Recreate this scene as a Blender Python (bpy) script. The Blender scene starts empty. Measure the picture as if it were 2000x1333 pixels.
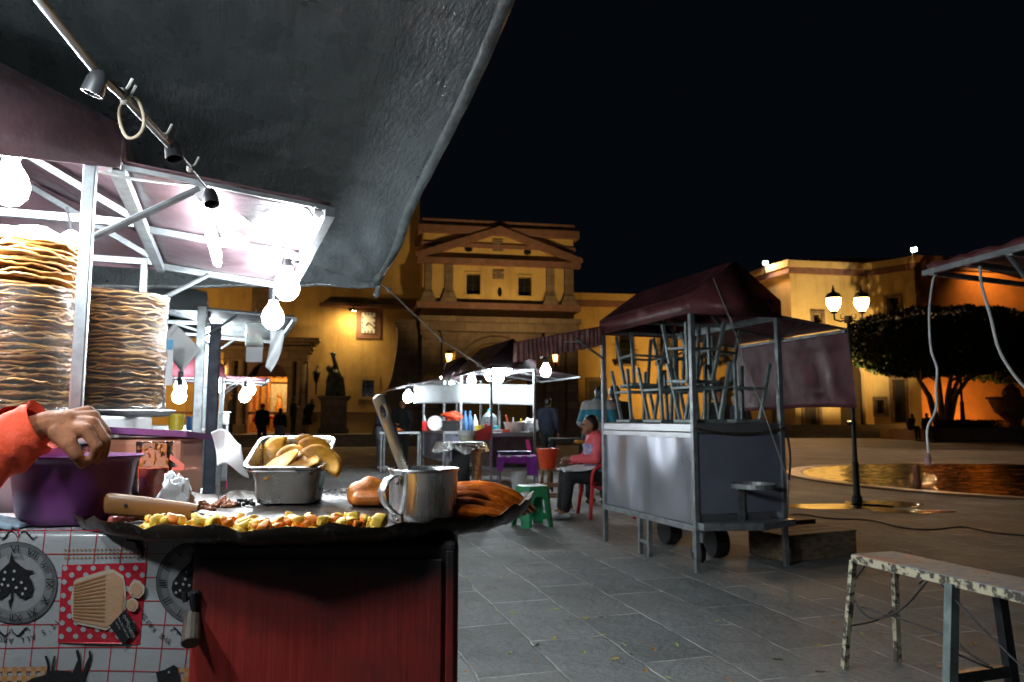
import bpy, bmesh, math, random
from mathutils import Vector as V, Matrix, Euler, noise
R = math.radians
sin, cos, pi = math.sin, math.cos, math.pi
rnd = random.Random(11)
S = bpy.context.scene
COL = S.collection
# ---------------------------------------------------------------- camera
F = 1450.0                      # focal length in photo pixels (photo is 2000 wide)
CAM = V((0, 0, 1.18)); PITCH = math.atan(153.5 / F)
cd = bpy.data.cameras.new("camera"); cam = bpy.data.objects.new("camera", cd); COL.objects.link(cam)
cd.sensor_width = 36; cd.lens = 36 * F / 2000; cd.clip_start = .05; cd.clip_end = 600
cam.location = CAM; cam.rotation_euler = (pi / 2 + PITCH, 0, 0); S.camera = cam
cd.dof.use_dof = True; cd.dof.focus_distance = 1.75; cd.dof.aperture_fstop = 7.0
# ---------------------------------------------------------------- night sky, exposure
W = bpy.data.worlds.new("World"); S.world = W; W.use_nodes = True
_n = W.node_tree; _sky = _n.nodes.new('ShaderNodeTexSky'); _sky.sky_type = 'NISHITA'; _sky.sun_disc = False
_sky.sun_elevation = R(-6); _sky.sun_rotation = R(200)
_bg = _n.nodes['Background']; _bg.inputs[1].default_value = .028
_mx = _n.nodes.new('ShaderNodeMix'); _mx.data_type = 'RGBA'; _mx.inputs[0].default_value = .9
_n.links.new(_sky.outputs[0], _mx.inputs[6]); _mx.inputs[7].default_value = (.028, .045, .075, 1)
_n.links.new(_mx.outputs[2], _bg.inputs[0])
S.view_settings.view_transform = 'Standard'; S.view_settings.look = 'None'
S.view_settings.exposure = 0.8; S.view_settings.gamma = 1
S.render.engine = 'CYCLES'
cy = S.cycles; cy.use_denoising = True; cy.sample_clamp_indirect = 4; cy.caustics_reflective = False; cy.caustics_refractive = False
cy.max_bounces = 6; cy.transparent_max_bounces = 16; cy.use_adaptive_sampling = True; cy.adaptive_threshold = .015
# ---------------------------------------------------------------- pixel -> place
def ray(px, py):
    a = (px - 1000) / F; b = (666.5 - py) / F; c, s = cos(PITCH), sin(PITCH)
    d = V((a, c - b * s, s + b * c)); return d / d.y
def P(px, py, Y): return CAM + ray(px, py) * Y
def G(px, py, z=0.0):
    d = ray(px, py); return CAM + d * ((z - CAM.z) / d.z)
# ---------------------------------------------------------------- objects
def tag(o, label=None, cat=None, group=None, kind=None):
    if label: o['label'] = label
    if cat: o['category'] = cat
    if group: o['group'] = group
    if kind: o['kind'] = kind
    return o
def thing(name, label, cat, loc=(0, 0, 0), group=None):
    o = bpy.data.objects.new(name, None); COL.objects.link(o); o.location = loc; o.empty_display_size = .1
    return tag(o, label, cat, group)
def wloc(o):
    p = V((0, 0, 0))
    while o: p += o.location; o = o.parent
    return p
def copy_tree(o, parent=None, label=None, group=None):
    c = o.copy(); COL.objects.link(c); c.parent = parent
    for ch in list(o.children): copy_tree(ch, c)
    if label: c['label'] = label
    if group: c['group'] = group
    return c
class MB:
    def __init__(s, M=None): s.v = []; s.f = []; s.m = []; s.mi = 0; s.M = M or Matrix()
    def add(s, vs, fs):
        b = len(s.v); s.v += [s.M @ V(p) for p in vs]; s.f += [[i + b for i in f] for f in fs]; s.m += [s.mi] * len(fs); return s
    def box(s, x0, x1, y0, y1, z0, z1, T=None):
        vs = [V((x, y, z)) for z in (z0, z1) for y in (y0, y1) for x in (x0, x1)]
        if T: vs = [T @ p for p in vs]
        return s.add(vs, [(0, 2, 3, 1), (4, 5, 7, 6), (0, 1, 5, 4), (2, 6, 7, 3), (0, 4, 6, 2), (1, 3, 7, 5)])
    def bar(s, p, q, w, h=None, up=(0, 0, 1)):
        p, q = V(p), V(q); h = h or w; d = (q - p).normalized(); up = V(up)
        if abs(d.dot(up)) > .98: up = V((0, 1, 0)) if abs(d.y) < .9 else V((1, 0, 0))
        a = d.cross(up).normalized() * w / 2; b = a.cross(d).normalized() * h / 2
        vs = [e + i * a + j * b for e in (p, q) for j in (-1, 1) for i in (-1, 1)]
        return s.add(vs, [(0, 2, 3, 1), (4, 5, 7, 6), (0, 1, 5, 4), (2, 6, 7, 3), (0, 4, 6, 2), (1, 3, 7, 5)])
    def tube(s, pts, r, n=8, cap=True):
        pts = [V(p) for p in pts]; k = len(pts); rs = r if isinstance(r, (list, tuple)) else [r] * k
        t0 = (pts[1] - pts[0]).normalized(); a = t0.orthogonal().normalized(); vs = []
        for i, p in enumerate(pts):
            t = (pts[min(i + 1, k - 1)] - pts[max(i - 1, 0)])
            t = t.normalized() if t.length > 1e-9 else t0
            a = (a - t * a.dot(t)); a = a.normalized() if a.length > 1e-6 else t.orthogonal().normalized()
            b = t.cross(a)
            vs += [p + (a * cos(2 * pi * j / n) + b * sin(2 * pi * j / n)) * rs[i] for j in range(n)]
        fs = [(i * n + j, i * n + (j + 1) % n, (i + 1) * n + (j + 1) % n, (i + 1) * n + j) for i in range(k - 1) for j in range(n)]
        if cap: fs += [tuple(range(n))[::-1], tuple(range((k - 1) * n, k * n))]
        return s.add(vs, fs)
    def lathe(s, prof, c=(0, 0, 0), n=24, T=None, sx=1, sy=1):
        vs = []; c = V(c)
        for r, z in prof:
            for j in range(n):
                p = V((r * sx * cos(2 * pi * j / n), r * sy * sin(2 * pi * j / n), z)); p = T @ p if T else p
                vs.append(c + p)
        k = len(prof); fs = [(i * n + j, i * n + (j + 1) % n, (i + 1) * n + (j + 1) % n, (i + 1) * n + j) for i in range(k - 1) for j in range(n)]
        if prof[0][0] > 1e-5: fs.append(tuple(range(n))[::-1])
        if prof[-1][0] > 1e-5: fs.append(tuple(range((k - 1) * n, k * n)))
        return s.add(vs, fs)
    def ball(s, c, r, n=12, T=None):
        r = r if isinstance(r, (list, tuple)) else (r, r, r); k = max(5, n // 2 + 1)
        prof = [(max(1e-4, sin(pi * i / k)), -cos(pi * i / k)) for i in range(k + 1)]
        D = Matrix.Diagonal((r[0], r[1], r[2], 1)); return s.lathe(prof, c, n, (T @ D) if T else D)
    def grid(s, fn, nu, nv):
        vs = [fn(i / nu, j / nv) for j in range(nv + 1) for i in range(nu + 1)]; w = nu + 1
        return s.add(vs, [(j * w + i, j * w + i + 1, (j + 1) * w + i + 1, (j + 1) * w + i) for j in range(nv) for i in range(nu)])
    def prism(s, pts, d):
        d = V(d); pts = [V(p) for p in pts]; n = len(pts)
        return s.add(pts + [p + d for p in pts], [tuple(range(n))[::-1], tuple(range(n, 2 * n))] + [(i, (i + 1) % n, n + (i + 1) % n, n + i) for i in range(n)])
    def build(s, name, mats, parent=None, smooth=None, bevel=0, solid=0, sub=0, keepn=False, bseg=2):
        off = wloc(parent) if parent else V((0, 0, 0))
        me = bpy.data.meshes.new(name); me.from_pydata([p - off for p in s.v], [], s.f)
        mats = mats if isinstance(mats, (list, tuple)) else [mats]
        for m in mats: me.materials.append(m)
        me.polygons.foreach_set('material_index', s.m)
        if not keepn:
            bm = bmesh.new(); bm.from_mesh(me); bmesh.ops.remove_doubles(bm, verts=bm.verts, dist=1e-6)
            bmesh.ops.recalc_face_normals(bm, faces=bm.faces); bm.to_mesh(me); bm.free()
        if smooth:
            me.polygons.foreach_set('use_smooth', [True] * len(me.polygons))
            if smooth < 180: me.set_sharp_from_angle(angle=R(smooth))
        me.update()
        o = bpy.data.objects.new(name, me); COL.objects.link(o)
        if parent: o.parent = parent
        if solid: m = o.modifiers.new('solid', 'SOLIDIFY'); m.thickness = solid; m.offset = 0
        if bevel:
            m = o.modifiers.new('bevel', 'BEVEL'); m.width = bevel; m.segments = bseg; m.limit_method = 'ANGLE'; m.angle_limit = R(40)
        if sub: m = o.modifiers.new('sub', 'SUBSURF'); m.levels = m.render_levels = sub
        return o
def blob(name, caps, mat, parent=None, vox=.02, smooth=4, extra=None):
    """one continuous skin over tapered capsules (p, q, r1, r2)"""
    mb = MB()
    for c in caps:
        p, q, r1, r2 = V(c[0]), V(c[1]), c[2], c[3]
        if (q - p).length < 1e-4: mb.ball(p, r1, 12); continue
        d = (q - p).normalized(); pts = []; rs = []
        for i in range(5): a = pi / 2 * i / 4; pts.append(p - d * r1 * cos(a)); rs.append(max(r1 * sin(a), r1 * .05))
        for i in range(5): a = pi / 2 * i / 4; pts.append(q + d * r2 * sin(a)); rs.append(max(r2 * cos(a), r2 * .05))
        mb.tube(pts, rs, 12)
    if extra: extra(mb)
    o = mb.build(name, mat, parent)
    m = o.modifiers.new('r', 'REMESH'); m.mode = 'VOXEL'; m.voxel_size = vox
    if smooth: m = o.modifiers.new('s', 'SMOOTH'); m.iterations = smooth; m.factor = .5
    dg = bpy.context.evaluated_depsgraph_get(); me = bpy.data.meshes.new_from_object(o.evaluated_get(dg))
    o.modifiers.clear(); o.data = me; me.polygons.foreach_set('use_smooth', [True] * len(me.polygons))
    if not me.materials: me.materials.append(mat)
    return o
def text_mesh(txt, size=1.0):
    cu = bpy.data.curves.new('t', 'FONT'); cu.body = txt; cu.size = size; cu.align_x = 'CENTER'; cu.align_y = 'CENTER'; cu.resolution_u = 3
    o = bpy.data.objects.new('t', cu); COL.objects.link(o)
    dg = bpy.context.evaluated_depsgraph_get(); me = bpy.data.meshes.new_from_object(o.evaluated_get(dg))
    r = ([v.co.copy() for v in me.vertices], [tuple(p.vertices) for p in me.polygons])
    bpy.data.objects.remove(o); bpy.data.meshes.remove(me); bpy.data.curves.remove(cu); return r
# ---------------------------------------------------------------- materials
def nt(name):
    m = bpy.data.materials.new(name); m.use_nodes = True; t = m.node_tree; return m, t, t.nodes['Principled BSDF']
def nd(t, typ, **kw):
    n = t.nodes.new(typ)
    for k, v in kw.items():
        if k.startswith('i_'): n.inputs[k[2:].replace('_', ' ')].default_value = v
        else: setattr(n, k, v)
    return n
def c4(c): return (c[0], c[1], c[2], 1)
def mixc(t, fac, a, b, blend='MIX'):
    n = nd(t, 'ShaderNodeMix', data_type='RGBA', blend_type=blend)
    for s, v in ((0, fac), (6, a), (7, b)):
        if hasattr(v, 'is_linked'): t.links.new(v, n.inputs[s])
        else: n.inputs[s].default_value = v if s == 0 else c4(v)
    return n.outputs[2]
def ramp(t, src, a, b, ca=(0, 0, 0), cb=(1, 1, 1)):
    n = nd(t, 'ShaderNodeValToRGB'); e = n.color_ramp.elements
    e[0].position = a; e[1].position = b; e[0].color = c4(ca); e[1].color = c4(cb)
    t.links.new(src, n.inputs[0]); return n.outputs[0]
def noise_(t, co, scale, detail=4, rough=.55, stretch=None, dist=0):
    if stretch:
        mp = nd(t, 'ShaderNodeMapping'); mp.inputs['Scale'].default_value = stretch; t.links.new(co, mp.inputs[0]); co = mp.outputs[0]
    n = nd(t, 'ShaderNodeTexNoise', i_Scale=scale, i_Detail=detail, i_Roughness=rough, i_Distortion=dist); t.links.new(co, n.inputs[0]); return n.outputs[0]
def coord(t): return nd(t, 'ShaderNodeTexCoord').outputs['Object']
def bump_(t, b, h, strength, dist=.01):
    n = nd(t, 'ShaderNodeBump', i_Strength=strength, i_Distance=dist); t.links.new(h, n.inputs['Height']); t.links.new(n.outputs[0], b.inputs['Normal']); return n
def mat(name, col, rough=.5, metal=0., var=.25, scale=6., bump=0., bscale=40., col2=None, rvar=.12, coat=0., stretch=None, spec=.5, sss=0, lo=.35, hi=.65, bdist=.005):
    m, t, b = nt(name); co = coord(t)
    n = noise_(t, co, scale, 5, .6, stretch)
    c2 = col2 or tuple(min(1, x * (1 + var)) for x in col); c1 = col if col2 else tuple(x * (1 - var) for x in col)
    t.links.new(ramp(t, n, lo, hi, c1, c2), b.inputs['Base Color'])
    n2 = noise_(t, co, scale * 2.3, 4, .6, stretch)
    t.links.new(ramp(t, n2, .3, .7, (max(.02, rough - rvar),) * 3, (min(1, rough + rvar),) * 3), b.inputs['Roughness'])
    b.inputs['Metallic'].default_value = metal; b.inputs['Coat Weight'].default_value = coat; b.inputs['Specular IOR Level'].default_value = spec
    if sss: b.inputs['Subsurface Weight'].default_value = sss; b.inputs['Subsurface Radius'].default_value = (.012, .006, .003)
    if bump: bump_(t, b, noise_(t, co, bscale, 4, .6, stretch), bump, bdist)
    return m
def glow(name, col, s):
    m = bpy.data.materials.new(name); m.use_nodes = True; t = m.node_tree; b = t.nodes['Principled BSDF']
    b.inputs['Base Color'].default_value = (.8, .8, .8, 1); b.inputs['Emission Color'].default_value = c4(col); b.inputs['Emission Strength'].default_value = s; return m
def film(name, col=(1, 1, 1), clear=.85, rough=.08, bump=.0, bscale=30, stretch=None, ior=1.45):
    """thin clear plastic or glass: see-through with real reflections"""
    m, t, b = nt(name); co = coord(t); out = t.nodes['Material Output']
    b.inputs['Base Color'].default_value = c4(col); b.inputs['Roughness'].default_value = rough; b.inputs['IOR'].default_value = ior
    tr = nd(t, 'ShaderNodeBsdfTransparent'); tr.inputs[0].default_value = c4(tuple(.4 + .6 * x for x in col))
    gl = nd(t, 'ShaderNodeBsdfGlossy'); gl.inputs['Roughness'].default_value = rough
    fr = nd(t, 'ShaderNodeFresnel', i_IOR=ior); mx = nd(t, 'ShaderNodeMixShader'); mx2 = nd(t, 'ShaderNodeMixShader'); mx2.inputs[0].default_value = 1 - clear
    t.links.new(fr.outputs[0], mx.inputs[0]); t.links.new(tr.outputs[0], mx.inputs[1]); t.links.new(gl.outputs[0], mx.inputs[2])
    t.links.new(mx.outputs[0], mx2.inputs[1]); t.links.new(b.outputs[0], mx2.inputs[2]); t.links.new(mx2.outputs[0], out.inputs[0])
    if bump:
        n = bump_(t, b, noise_(t, co, bscale, 5, .6, stretch, dist=1.0), bump, .01); t.links.new(n.outputs[0], gl.inputs['Normal']); t.links.new(n.outputs[0], fr.inputs['Normal'])
    return m
m_ = {}
m_['steel'] = mat('brushed_steel', (.52, .53, .55), .36, .9, .06, 6, .02, 60, rvar=.05)
m_['steelpost'] = mat('galvanised_tube', (.29, .31, .32), .42, .75, .25, 14, .04, 30, rvar=.06)
m_['darksteel'] = mat('dark_metal', (.05, .05, .055), .45, .6, .3, 14)
m_['black'] = mat('black_plastic', (.015, .015, .017), .4, 0, .2)
m_['blackiron'] = mat('black_iron', (.02, .02, .02), .5, .3, .3)
m_['white'] = mat('white_plastic', (.75, .75, .76), .4, 0, .05)
m_['whitecloth'] = mat('white_cloth', (.72, .74, .76), .8, 0, .06, 8, .3, 14, bdist=.01)
m_['paper'] = mat('paper', (.78, .78, .78), .7, 0, .05, 6, .4, 18, bdist=.006)
m_['maroon'] = mat('maroon_vinyl', (.16, .045, .05), .42, 0, .3, 5, .25, 9, bdist=.02)
m_['wood'] = mat('old_wood', (.22, .12, .05), .6, 0, .4, 5, .3, 30, stretch=(1, 8, 8))
m_['greywood'] = mat('weathered_wood', (.16, .11, .065), .75, 0, .45, 4, .5, 20, stretch=(1.2, 6, 9))
m_['purple'] = mat('purple_plastic', (.12, .024, .125), .42, 0, .1, 4)
m_['purplecloth'] = mat('purple_cloth', (.28, .03, .36), .75, 0, .15, 8, .3, 14)
m_['red'] = mat('red_plastic', (.6, .03, .03), .4, 0, .1)
m_['orange'] = mat('orange_plastic', (.75, .075, .02), .4, 0, .1)
m_['green'] = mat('green_plastic', (.012, .2, .075), .38, 0, .12)
m_['pink'] = mat('pink_plastic', (.75, .05, .25), .4, 0, .1)
m_['yellow'] = mat('yellow_plastic', (.75, .55, .04), .4, 0, .1)
m_['blue'] = mat('blue_plastic', (.04, .18, .5), .3, 0, .15)
m_['cable'] = mat('white_cable', (.62, .62, .6), .5, 0, .08)
m_['rope'] = mat('grey_rope', (.3, .29, .27), .8, 0, .3, 60)
COOL = (.86, .95, 1.0); WARM = (1, .56, .16)
m_['bulb'] = glow('lit_bulb', COOL, 190)
m_['bulbnear'] = glow('lit_bulb_near', COOL, 115)
m_['bulbdim'] = glow('lit_bulb_dim', COOL, 90)
m_['bulbfar'] = glow('lit_bulb_far', COOL, 82)
m_['tube'] = glow('lit_tube', COOL, 110)
m_['bulbhot'] = glow('lit_bulb_hot', COOL, 430)
m_['amberlamp'] = glow('amber_lamp', (1, .5, .12), 7)
m_['warmlamp'] = glow('sodium_lamp', (1, .6, .2), 34)
# ================================================================ SETTING
def ground_mat():
    m, t, b = nt('slate_paving'); co = coord(t)
    mp = nd(t, 'ShaderNodeMapping'); mp.inputs['Rotation'].default_value = (0, 0, R(-106)); t.links.new(co, mp.inputs[0])
    wob = nd(t, 'ShaderNodeTexNoise', i_Scale=2.5, i_Detail=3); t.links.new(mp.outputs[0], wob.inputs[0])
    ad = nd(t, 'ShaderNodeMix', data_type='RGBA', blend_type='LINEAR_LIGHT'); ad.inputs[0].default_value = .035
    t.links.new(mp.outputs[0], ad.inputs[6]); t.links.new(wob.outputs[1], ad.inputs[7])
    br = nd(t, 'ShaderNodeTexBrick', i_Scale=1, i_Brick_Width=.86, i_Row_Height=.41, i_Mortar_Size=.0075, i_Mortar_Smooth=.5, i_Bias=0.0)
    br.offset = .43; br.inputs['Color1'].default_value = (.42, .44, .45, 1); br.inputs['Color2'].default_value = (1, 1, 1, 1); br.inputs['Mortar'].default_value = (0, 0, 0, 1)
    t.links.new(ad.outputs[2], br.inputs[0])
    big = noise_(t, co, .55, 5, .6); fine = noise_(t, co, 26, 6, .7, (1, 1.6, 1)); mid = noise_(t, co, 5, 6, .65, dist=.6)
    base = ramp(t, mid, .32, .7, (.17, .178, .175), (.33, .34, .33))
    base = mixc(t, .55, base, ramp(t, fine, .3, .75, (.11, .116, .116), (.38, .385, .375)))
    base = mixc(t, .55, base, br.outputs[0], 'MULTIPLY')
    base = mixc(t, ramp(t, big, .45, .62, (0, 0, 0), (.5, .5, .5)), base, (.14, .122, .108))
    brk = ramp(t, noise_(t, co, 3.1, 4, .7), .42, .6, (.2, .2, .2), (.95, .95, .95))
    mf = nd(t, 'ShaderNodeMath', operation='MULTIPLY'); t.links.new(br.outputs[1], mf.inputs[0]); t.links.new(brk, mf.inputs[1])
    t.links.new(mixc(t, mf.outputs[0], base, (.62, .59, .55)), b.inputs['Base Color'])
    t.links.new(ramp(t, noise_(t, co, .8, 5, .7, (.4, 1.5, 1)), .3, .7, (.5, .5, .5), (.8, .8, .8)), b.inputs['Roughness'])
    b.inputs['Specular IOR Level'].default_value = .4
    h = mixc(t, .65, fine, mid); h = mixc(t, mf.outputs[0], h, (0, 0, 0))
    bump_(t, b, h, 1.0, .045); return m
mb = MB(); mb.grid(lambda u, v: V((-90 + 180 * u, -20 + 140 * v, 0)), 18, 14)
tag(mb.build('ground', ground_mat()), kind='structure')

def plaster(name, c1, c2):
    m, t, b = nt(name); co = coord(t); base = ramp(t, noise_(t, co, .7, 6, .65), .25, .72, c1, c2)
    st = ramp(t, noise_(t, co, 1.6, 5, .7, (1, 1, .12)), .5, .78, (0, 0, 0), (.55, .55, .55)); base = mixc(t, st, base, tuple(x * .5 for x in c1))
    sp_ = ramp(t, noise_(t, co, 4.5, 5, .7), .62, .72, (0, 0, 0), (.4, .4, .4)); t.links.new(mixc(t, sp_, base, tuple(min(1, x * 1.25) for x in c2)), b.inputs['Base Color'])
    b.inputs['Roughness'].default_value = .88; bump_(t, b, noise_(t, co, 5, 6, .65), .35, .04); return m
m_plaster = plaster('ochre_plaster', (.42, .26, .085), (.66, .44, .16))
m_plaster2 = plaster('yellow_plaster', (.50, .35, .15), (.68, .49, .23))
def ashlar(name, c1, c2):
    m, t, b = nt(name); co = coord(t); mp = nd(t, 'ShaderNodeMapping'); mp.inputs['Rotation'].default_value = (R(90), 0, 0); t.links.new(co, mp.inputs[0])
    br = nd(t, 'ShaderNodeTexBrick', i_Scale=1, i_Brick_Width=.85, i_Row_Height=.42, i_Mortar_Size=.018, i_Mortar_Smooth=.3); br.inputs['Color1'].default_value = (.7, .7, .7, 1); br.inputs['Color2'].default_value = (1, 1, 1, 1); br.inputs['Mortar'].default_value = (.42, .42, .42, 1); t.links.new(mp.outputs[0], br.inputs[0])
    t.links.new(mixc(t, .9, ramp(t, noise_(t, co, 2.2, 6, .65), .28, .74, c1, c2), br.outputs[0], 'MULTIPLY'), b.inputs['Base Color']); b.inputs['Roughness'].default_value = .85; bump_(t, b, mixc(t, .5, br.outputs[0], noise_(t, co, 9, 5)), .5, .03); return m
m_trim = mat('red_brown_trim', (.20, .095, .07), .8, 0, .2, 3, .2, 20)
m_stone = ashlar('cut_stone_blocks', (.15, .10, .07), (.28, .19, .13))
m_pane = mat('dark_window_glass', (.015, .014, .014), .15, 0, .2)
m_gold = mat('gilded_wood', (.7, .42, .12), .35, .5, .4, 9, .5, 18)
m_step = mat('step_stone', (.13, .1, .08), .7, 0, .25, 3, .3, 20)

O_CH = V((-4.39, 36, 0)); CHM = Matrix.Translation(O_CH) @ Matrix.Rotation(R(10.6), 4, 'Z'); CHI = CHM.inverted()
def CH(px, py, dy=0):
    o = CHI @ CAM; d = CHI.to_3x3() @ ray(px, py); p = o + d * ((dy - o.y) / d.y); return p.x, p.z
def wall_holes(mb, x0, x1, z0, z1, holes, y0, y1):
    xs = sorted({x0, x1, *[v for h in holes for v in h[:2]]}); zs = sorted({z0, z1, *[v for h in holes for v in h[2:]]})
    for i in range(len(xs) - 1):
        for k in range(len(zs) - 1):
            cx, cz = (xs[i] + xs[i + 1]) / 2, (zs[k] + zs[k + 1]) / 2
            if not any(h[0] < cx < h[1] and h[2] < cz < h[3] for h in holes): mb.box(xs[i], xs[i + 1], y0, y1, zs[k], zs[k + 1])
def spandrel(mb, cx, cz, r, ztop, y0, y1, n=14):
    for s in (-1, 1):
        pts = [(cx + s * r, y0, ztop)] + [(cx + s * r * cos(pi / 2 * i / n), y0, cz + r * sin(pi / 2 * i / n)) for i in range(n + 1)] + [(cx, y0, ztop)]
        mb.prism(pts, (0, y1 - y0, 0))
# ---- steps in front of the church and of the wing
mb = MB(CHM)
for i in range(5): mb.box(-32, 9.5, -2.6 + .42 * i, 9, -.2, .1 * (i + 1))
tag(mb.build('church_steps', m_step), kind='structure')
mb = MB()
for i in range(6): mb.box(9, 60, 48.2 + .38 * i, 75, -.2, .14 * (i + 1))
tag(mb.build('plaza_steps', m_step), kind='structure')
# ---- the church
church = thing('church', 'ochre church front with a triangular pediment, wall clock and arched doorways beyond the stalls', 'church', O_CH)
X1 = CH(1120, 520)[0]; zt = CH(823, 428)[1]
wins = [(*[CH(p, 550)[0] for p in w[:2]], CH(w[0], w[3])[1], CH(w[0], w[2])[1]) for w in ((911, 938, 535, 575), (1012, 1038, 541, 578))]
zc1 = CH(823, 597)[1]; zlow = CH(823, 618)[1]
mb = MB(CHM); wall_holes(mb, 0, X1, zlow, zt, wins, 0, .4); mb.box(.001, X1 - .001, .4, 8, zlow, zt - .002)
acx = CH(968, 735)[0]; acz = CH(968, 738)[1]; ar = CH(1036, 735)[0] - acx
nich = [(CH(a, 697)[0], CH(b, 697)[0], CH(a, 716)[1], CH(a, 682)[1]) for a, b in ((866, 889), (1076, 1093))]
mb.build('wall', m_plaster, church)
mb = MB(CHM)
wall_holes(mb, .05, X1 - .05, .4, zlow, [(acx - ar, acx + ar, .4, acz + ar)] + nich, 0.05, .9); spandrel(mb, acx, acz, ar, acz + ar, 0.05, .9)
for i in range(17):   # raised arch moulding
    a = pi * i / 17; b2 = pi * (i + 1) / 17
    mb.prism([(acx + r * cos(t), -.06, acz + r * sin(t)) for r, t in ((ar, a), (ar + .28, a), (ar + .28, b2), (ar, b2))], (0, .1, 0))
for a, b in ((823, 850), (863, 866), (1062, 1075), (1103, 1124)):
    xa, xb = CH(a, 650)[0], CH(b, 650)[0]; mb.box(xa, xb, -.45, .02, .4, zlow - .75)
    mb.box(xa - .08, xb + .08, -.53, .03, zlow - .95, zlow - .76); mb.box(xa - .08, xb + .08, -.53, .03, .4, 1.1)
mb.box(-.12, X1 + .12, -.55, .03, zlow - .74, zlow - .3); mb.box(-.2, X1 + .2, -.7, .03, zlow - .29, zlow - .04)
mb.build('stone_portal', m_stone, church)
mb = MB(CHM); mb.box(.06, X1 - .06, 2.6, 2.8, .4, zlow - .01); mb.box(.06, .3, .9, 2.6, .4, zlow - .01); mb.box(X1 - .3, X1 - .06, .9, 2.6, .4, zlow - .01)
mb.build('porch_wall', m_plaster, church)
mb = MB(CHM)   # cornices and raking mouldings
for y0, y1, pr in ((440, 455, .26), (472, 480, .1), (590, 602, .3)):
    za, zb = CH(823, y0)[1], CH(823, y1)[1]; mb.box(-pr, X1 + pr, -pr, 7.9, zb, za)
mb.box(-.06, X1 + .06, -.06, 7.9, zt - .12, zt + .05)
zp = CH(823, 512)[1]; apx, apz = CH(975, 452)[0], CH(975, 450)[1]
mb.box(-.3, X1 + .3, -.32, -.01, zp - .08, zp + .22)
for sx in (-1, 1):
    xe = -.4 if sx < 0 else X1 + .4
    mb.prism([(xe, -.36, zp + .22), (xe + sx * -.5, -.36, zp + .22), (apx, -.36, apz - .2), (apx, -.36, apz + .12), (xe, -.36, zp + .42)], (0, .35, 0))
mb.build('cornice', m_trim, church)
for a, b in ((829, 843), (868, 884), (1066, 1081), (1101, 1118)):
    mb = MB(CHM); xa, xb = CH(a, 550)[0], CH(b, 550)[0]; z0 = zc1 + .17
    mb.box(xa, xb, -.22, .0, z0 + .5, zp - .1); mb.prism([(xa - .22, -.28, z0), (xb + .22, -.28, z0), (xb + .04, -.28, z0 + .5), (xa - .04, -.28, z0 + .5)], (0, .28, 0))
    mb.build('pilaster', m_stone, church)
for h in wins:
    mb = MB(CHM); x0, x1, z0, z1 = h
    for q in ((x0 - .1, x0, z0 - .1, z1 + .1), (x1, x1 + .1, z0 - .1, z1 + .1), (x0, x1, z1, z1 + .1), (x0, x1, z0 - .1, z0)): mb.box(q[0], q[1], -.05, .1, q[2], q[3])
    w = mb.build('window', m_plaster, church)
    mb = MB(CHM); mb.box(x0, x1, .25, .3, z0, z1); mb.build('pane', m_pane, w)
    mb = MB(CHM); mb.box((x0 + x1) / 2 - .03, (x0 + x1) / 2 + .03, .2, .25, z0, z1); mb.box(x0, x1, .2, .25, (z0 + z1) / 2, (z0 + z1) / 2 + .05); mb.build('glazing_bar', m_['blackiron'], w)
for px, py, rx, rz in ((915, 487, .2, .15), (1030, 493, .2, .15), (976, 571, .11, .24)):
    x, z = CH(px, py); mb = MB(CHM); ring = lambda k: [(x + rx * k * cos(2 * pi * i / 20), -.03, z + rz * k * sin(2 * pi * i / 20)) for i in range(20)]
    mb.prism(ring(1), (0, .02, 0)); mb.build('oculus', m_pane, church)
for px, py, w_, h_, nm in ((972, 480, .26, .3, 'stone_plaque'), (973, 537, .28, .22, 'stone_crest')):
    x, z = CH(px, py); mb = MB(CHM); mb.box(x - w_, x + w_, -.07, 0, z - h_, z + h_)
    for i in range(5): mb.ball((x + rnd.uniform(-.7, .7) * w_, -.07, z + rnd.uniform(-.7, .7) * h_), (.09, .05, .09), 8)
    mb.build(nm, m_stone, church)
# long wall left of the portico, clock, doorway
DY = 3.0
dcx, dsz = CH(525, 745, DY); dr = CH(563, 745, DY)[0] - dcx; dtop = dsz + dr
wx0, wx1, wz0, wz1 = CH(707, 775, DY)[0], CH(730, 775, DY)[0], CH(707, 775, DY)[1], CH(707, 743, DY)[1]
mb = MB(CHM); wall_holes(mb, -30, -.01, .4, 13.5, [(dcx - dr, dcx + dr, .4, dtop), (wx0, wx1, wz0, wz1)], DY, DY + .6); spandrel(mb, dcx, dsz, dr, dtop, DY + .001, DY + .6)
mb.build('long_wall', m_plaster, church)
mb = MB(CHM); xa, xb = CH(625, 597, DY)[0], -.02; z0, z1 = CH(650, 601, DY)[1], CH(650, 595, DY)[1]; mb.box(xa, xb, DY - .5, DY - .005, z0, z1)
zb = CH(620, 806, DY)[1]; mb.box(-30, -.02, DY - .07, DY - .005, zb - .1, zb + .02); mb.build('ledge', m_trim, church)
mb = MB(CHM); xs, xe = CH(495, 560, DY)[0], CH(535, 560, DY)[0]; mb.box(xs, xe, DY - .35, DY - .005, dtop + 1.2, 13.4); mb.build('drain_shaft', m_stone, church)
ck = MB(CHM); x0, z0 = CH(695, 661, DY); x1, z1 = CH(745, 601, DY); ck.box(x0, x1, DY - .06, DY - .005, z0, z1 - .03); clock = ck.build('clock', m_trim, church)
x0, z0 = CH(706, 651, DY); x1, z1 = CH(733, 612, DY); mb = MB(CHM); mb.box(x0, x1, DY - .1, DY - .062, z0, z1); mb.build('clock_face', m_['white'], clock)
mb = MB(CHM); cx_, cz_ = (x0 + x1) / 2, (z0 + z1) / 2; hw, hh = (x1 - x0) * .42, (z1 - z0) * .43
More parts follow.
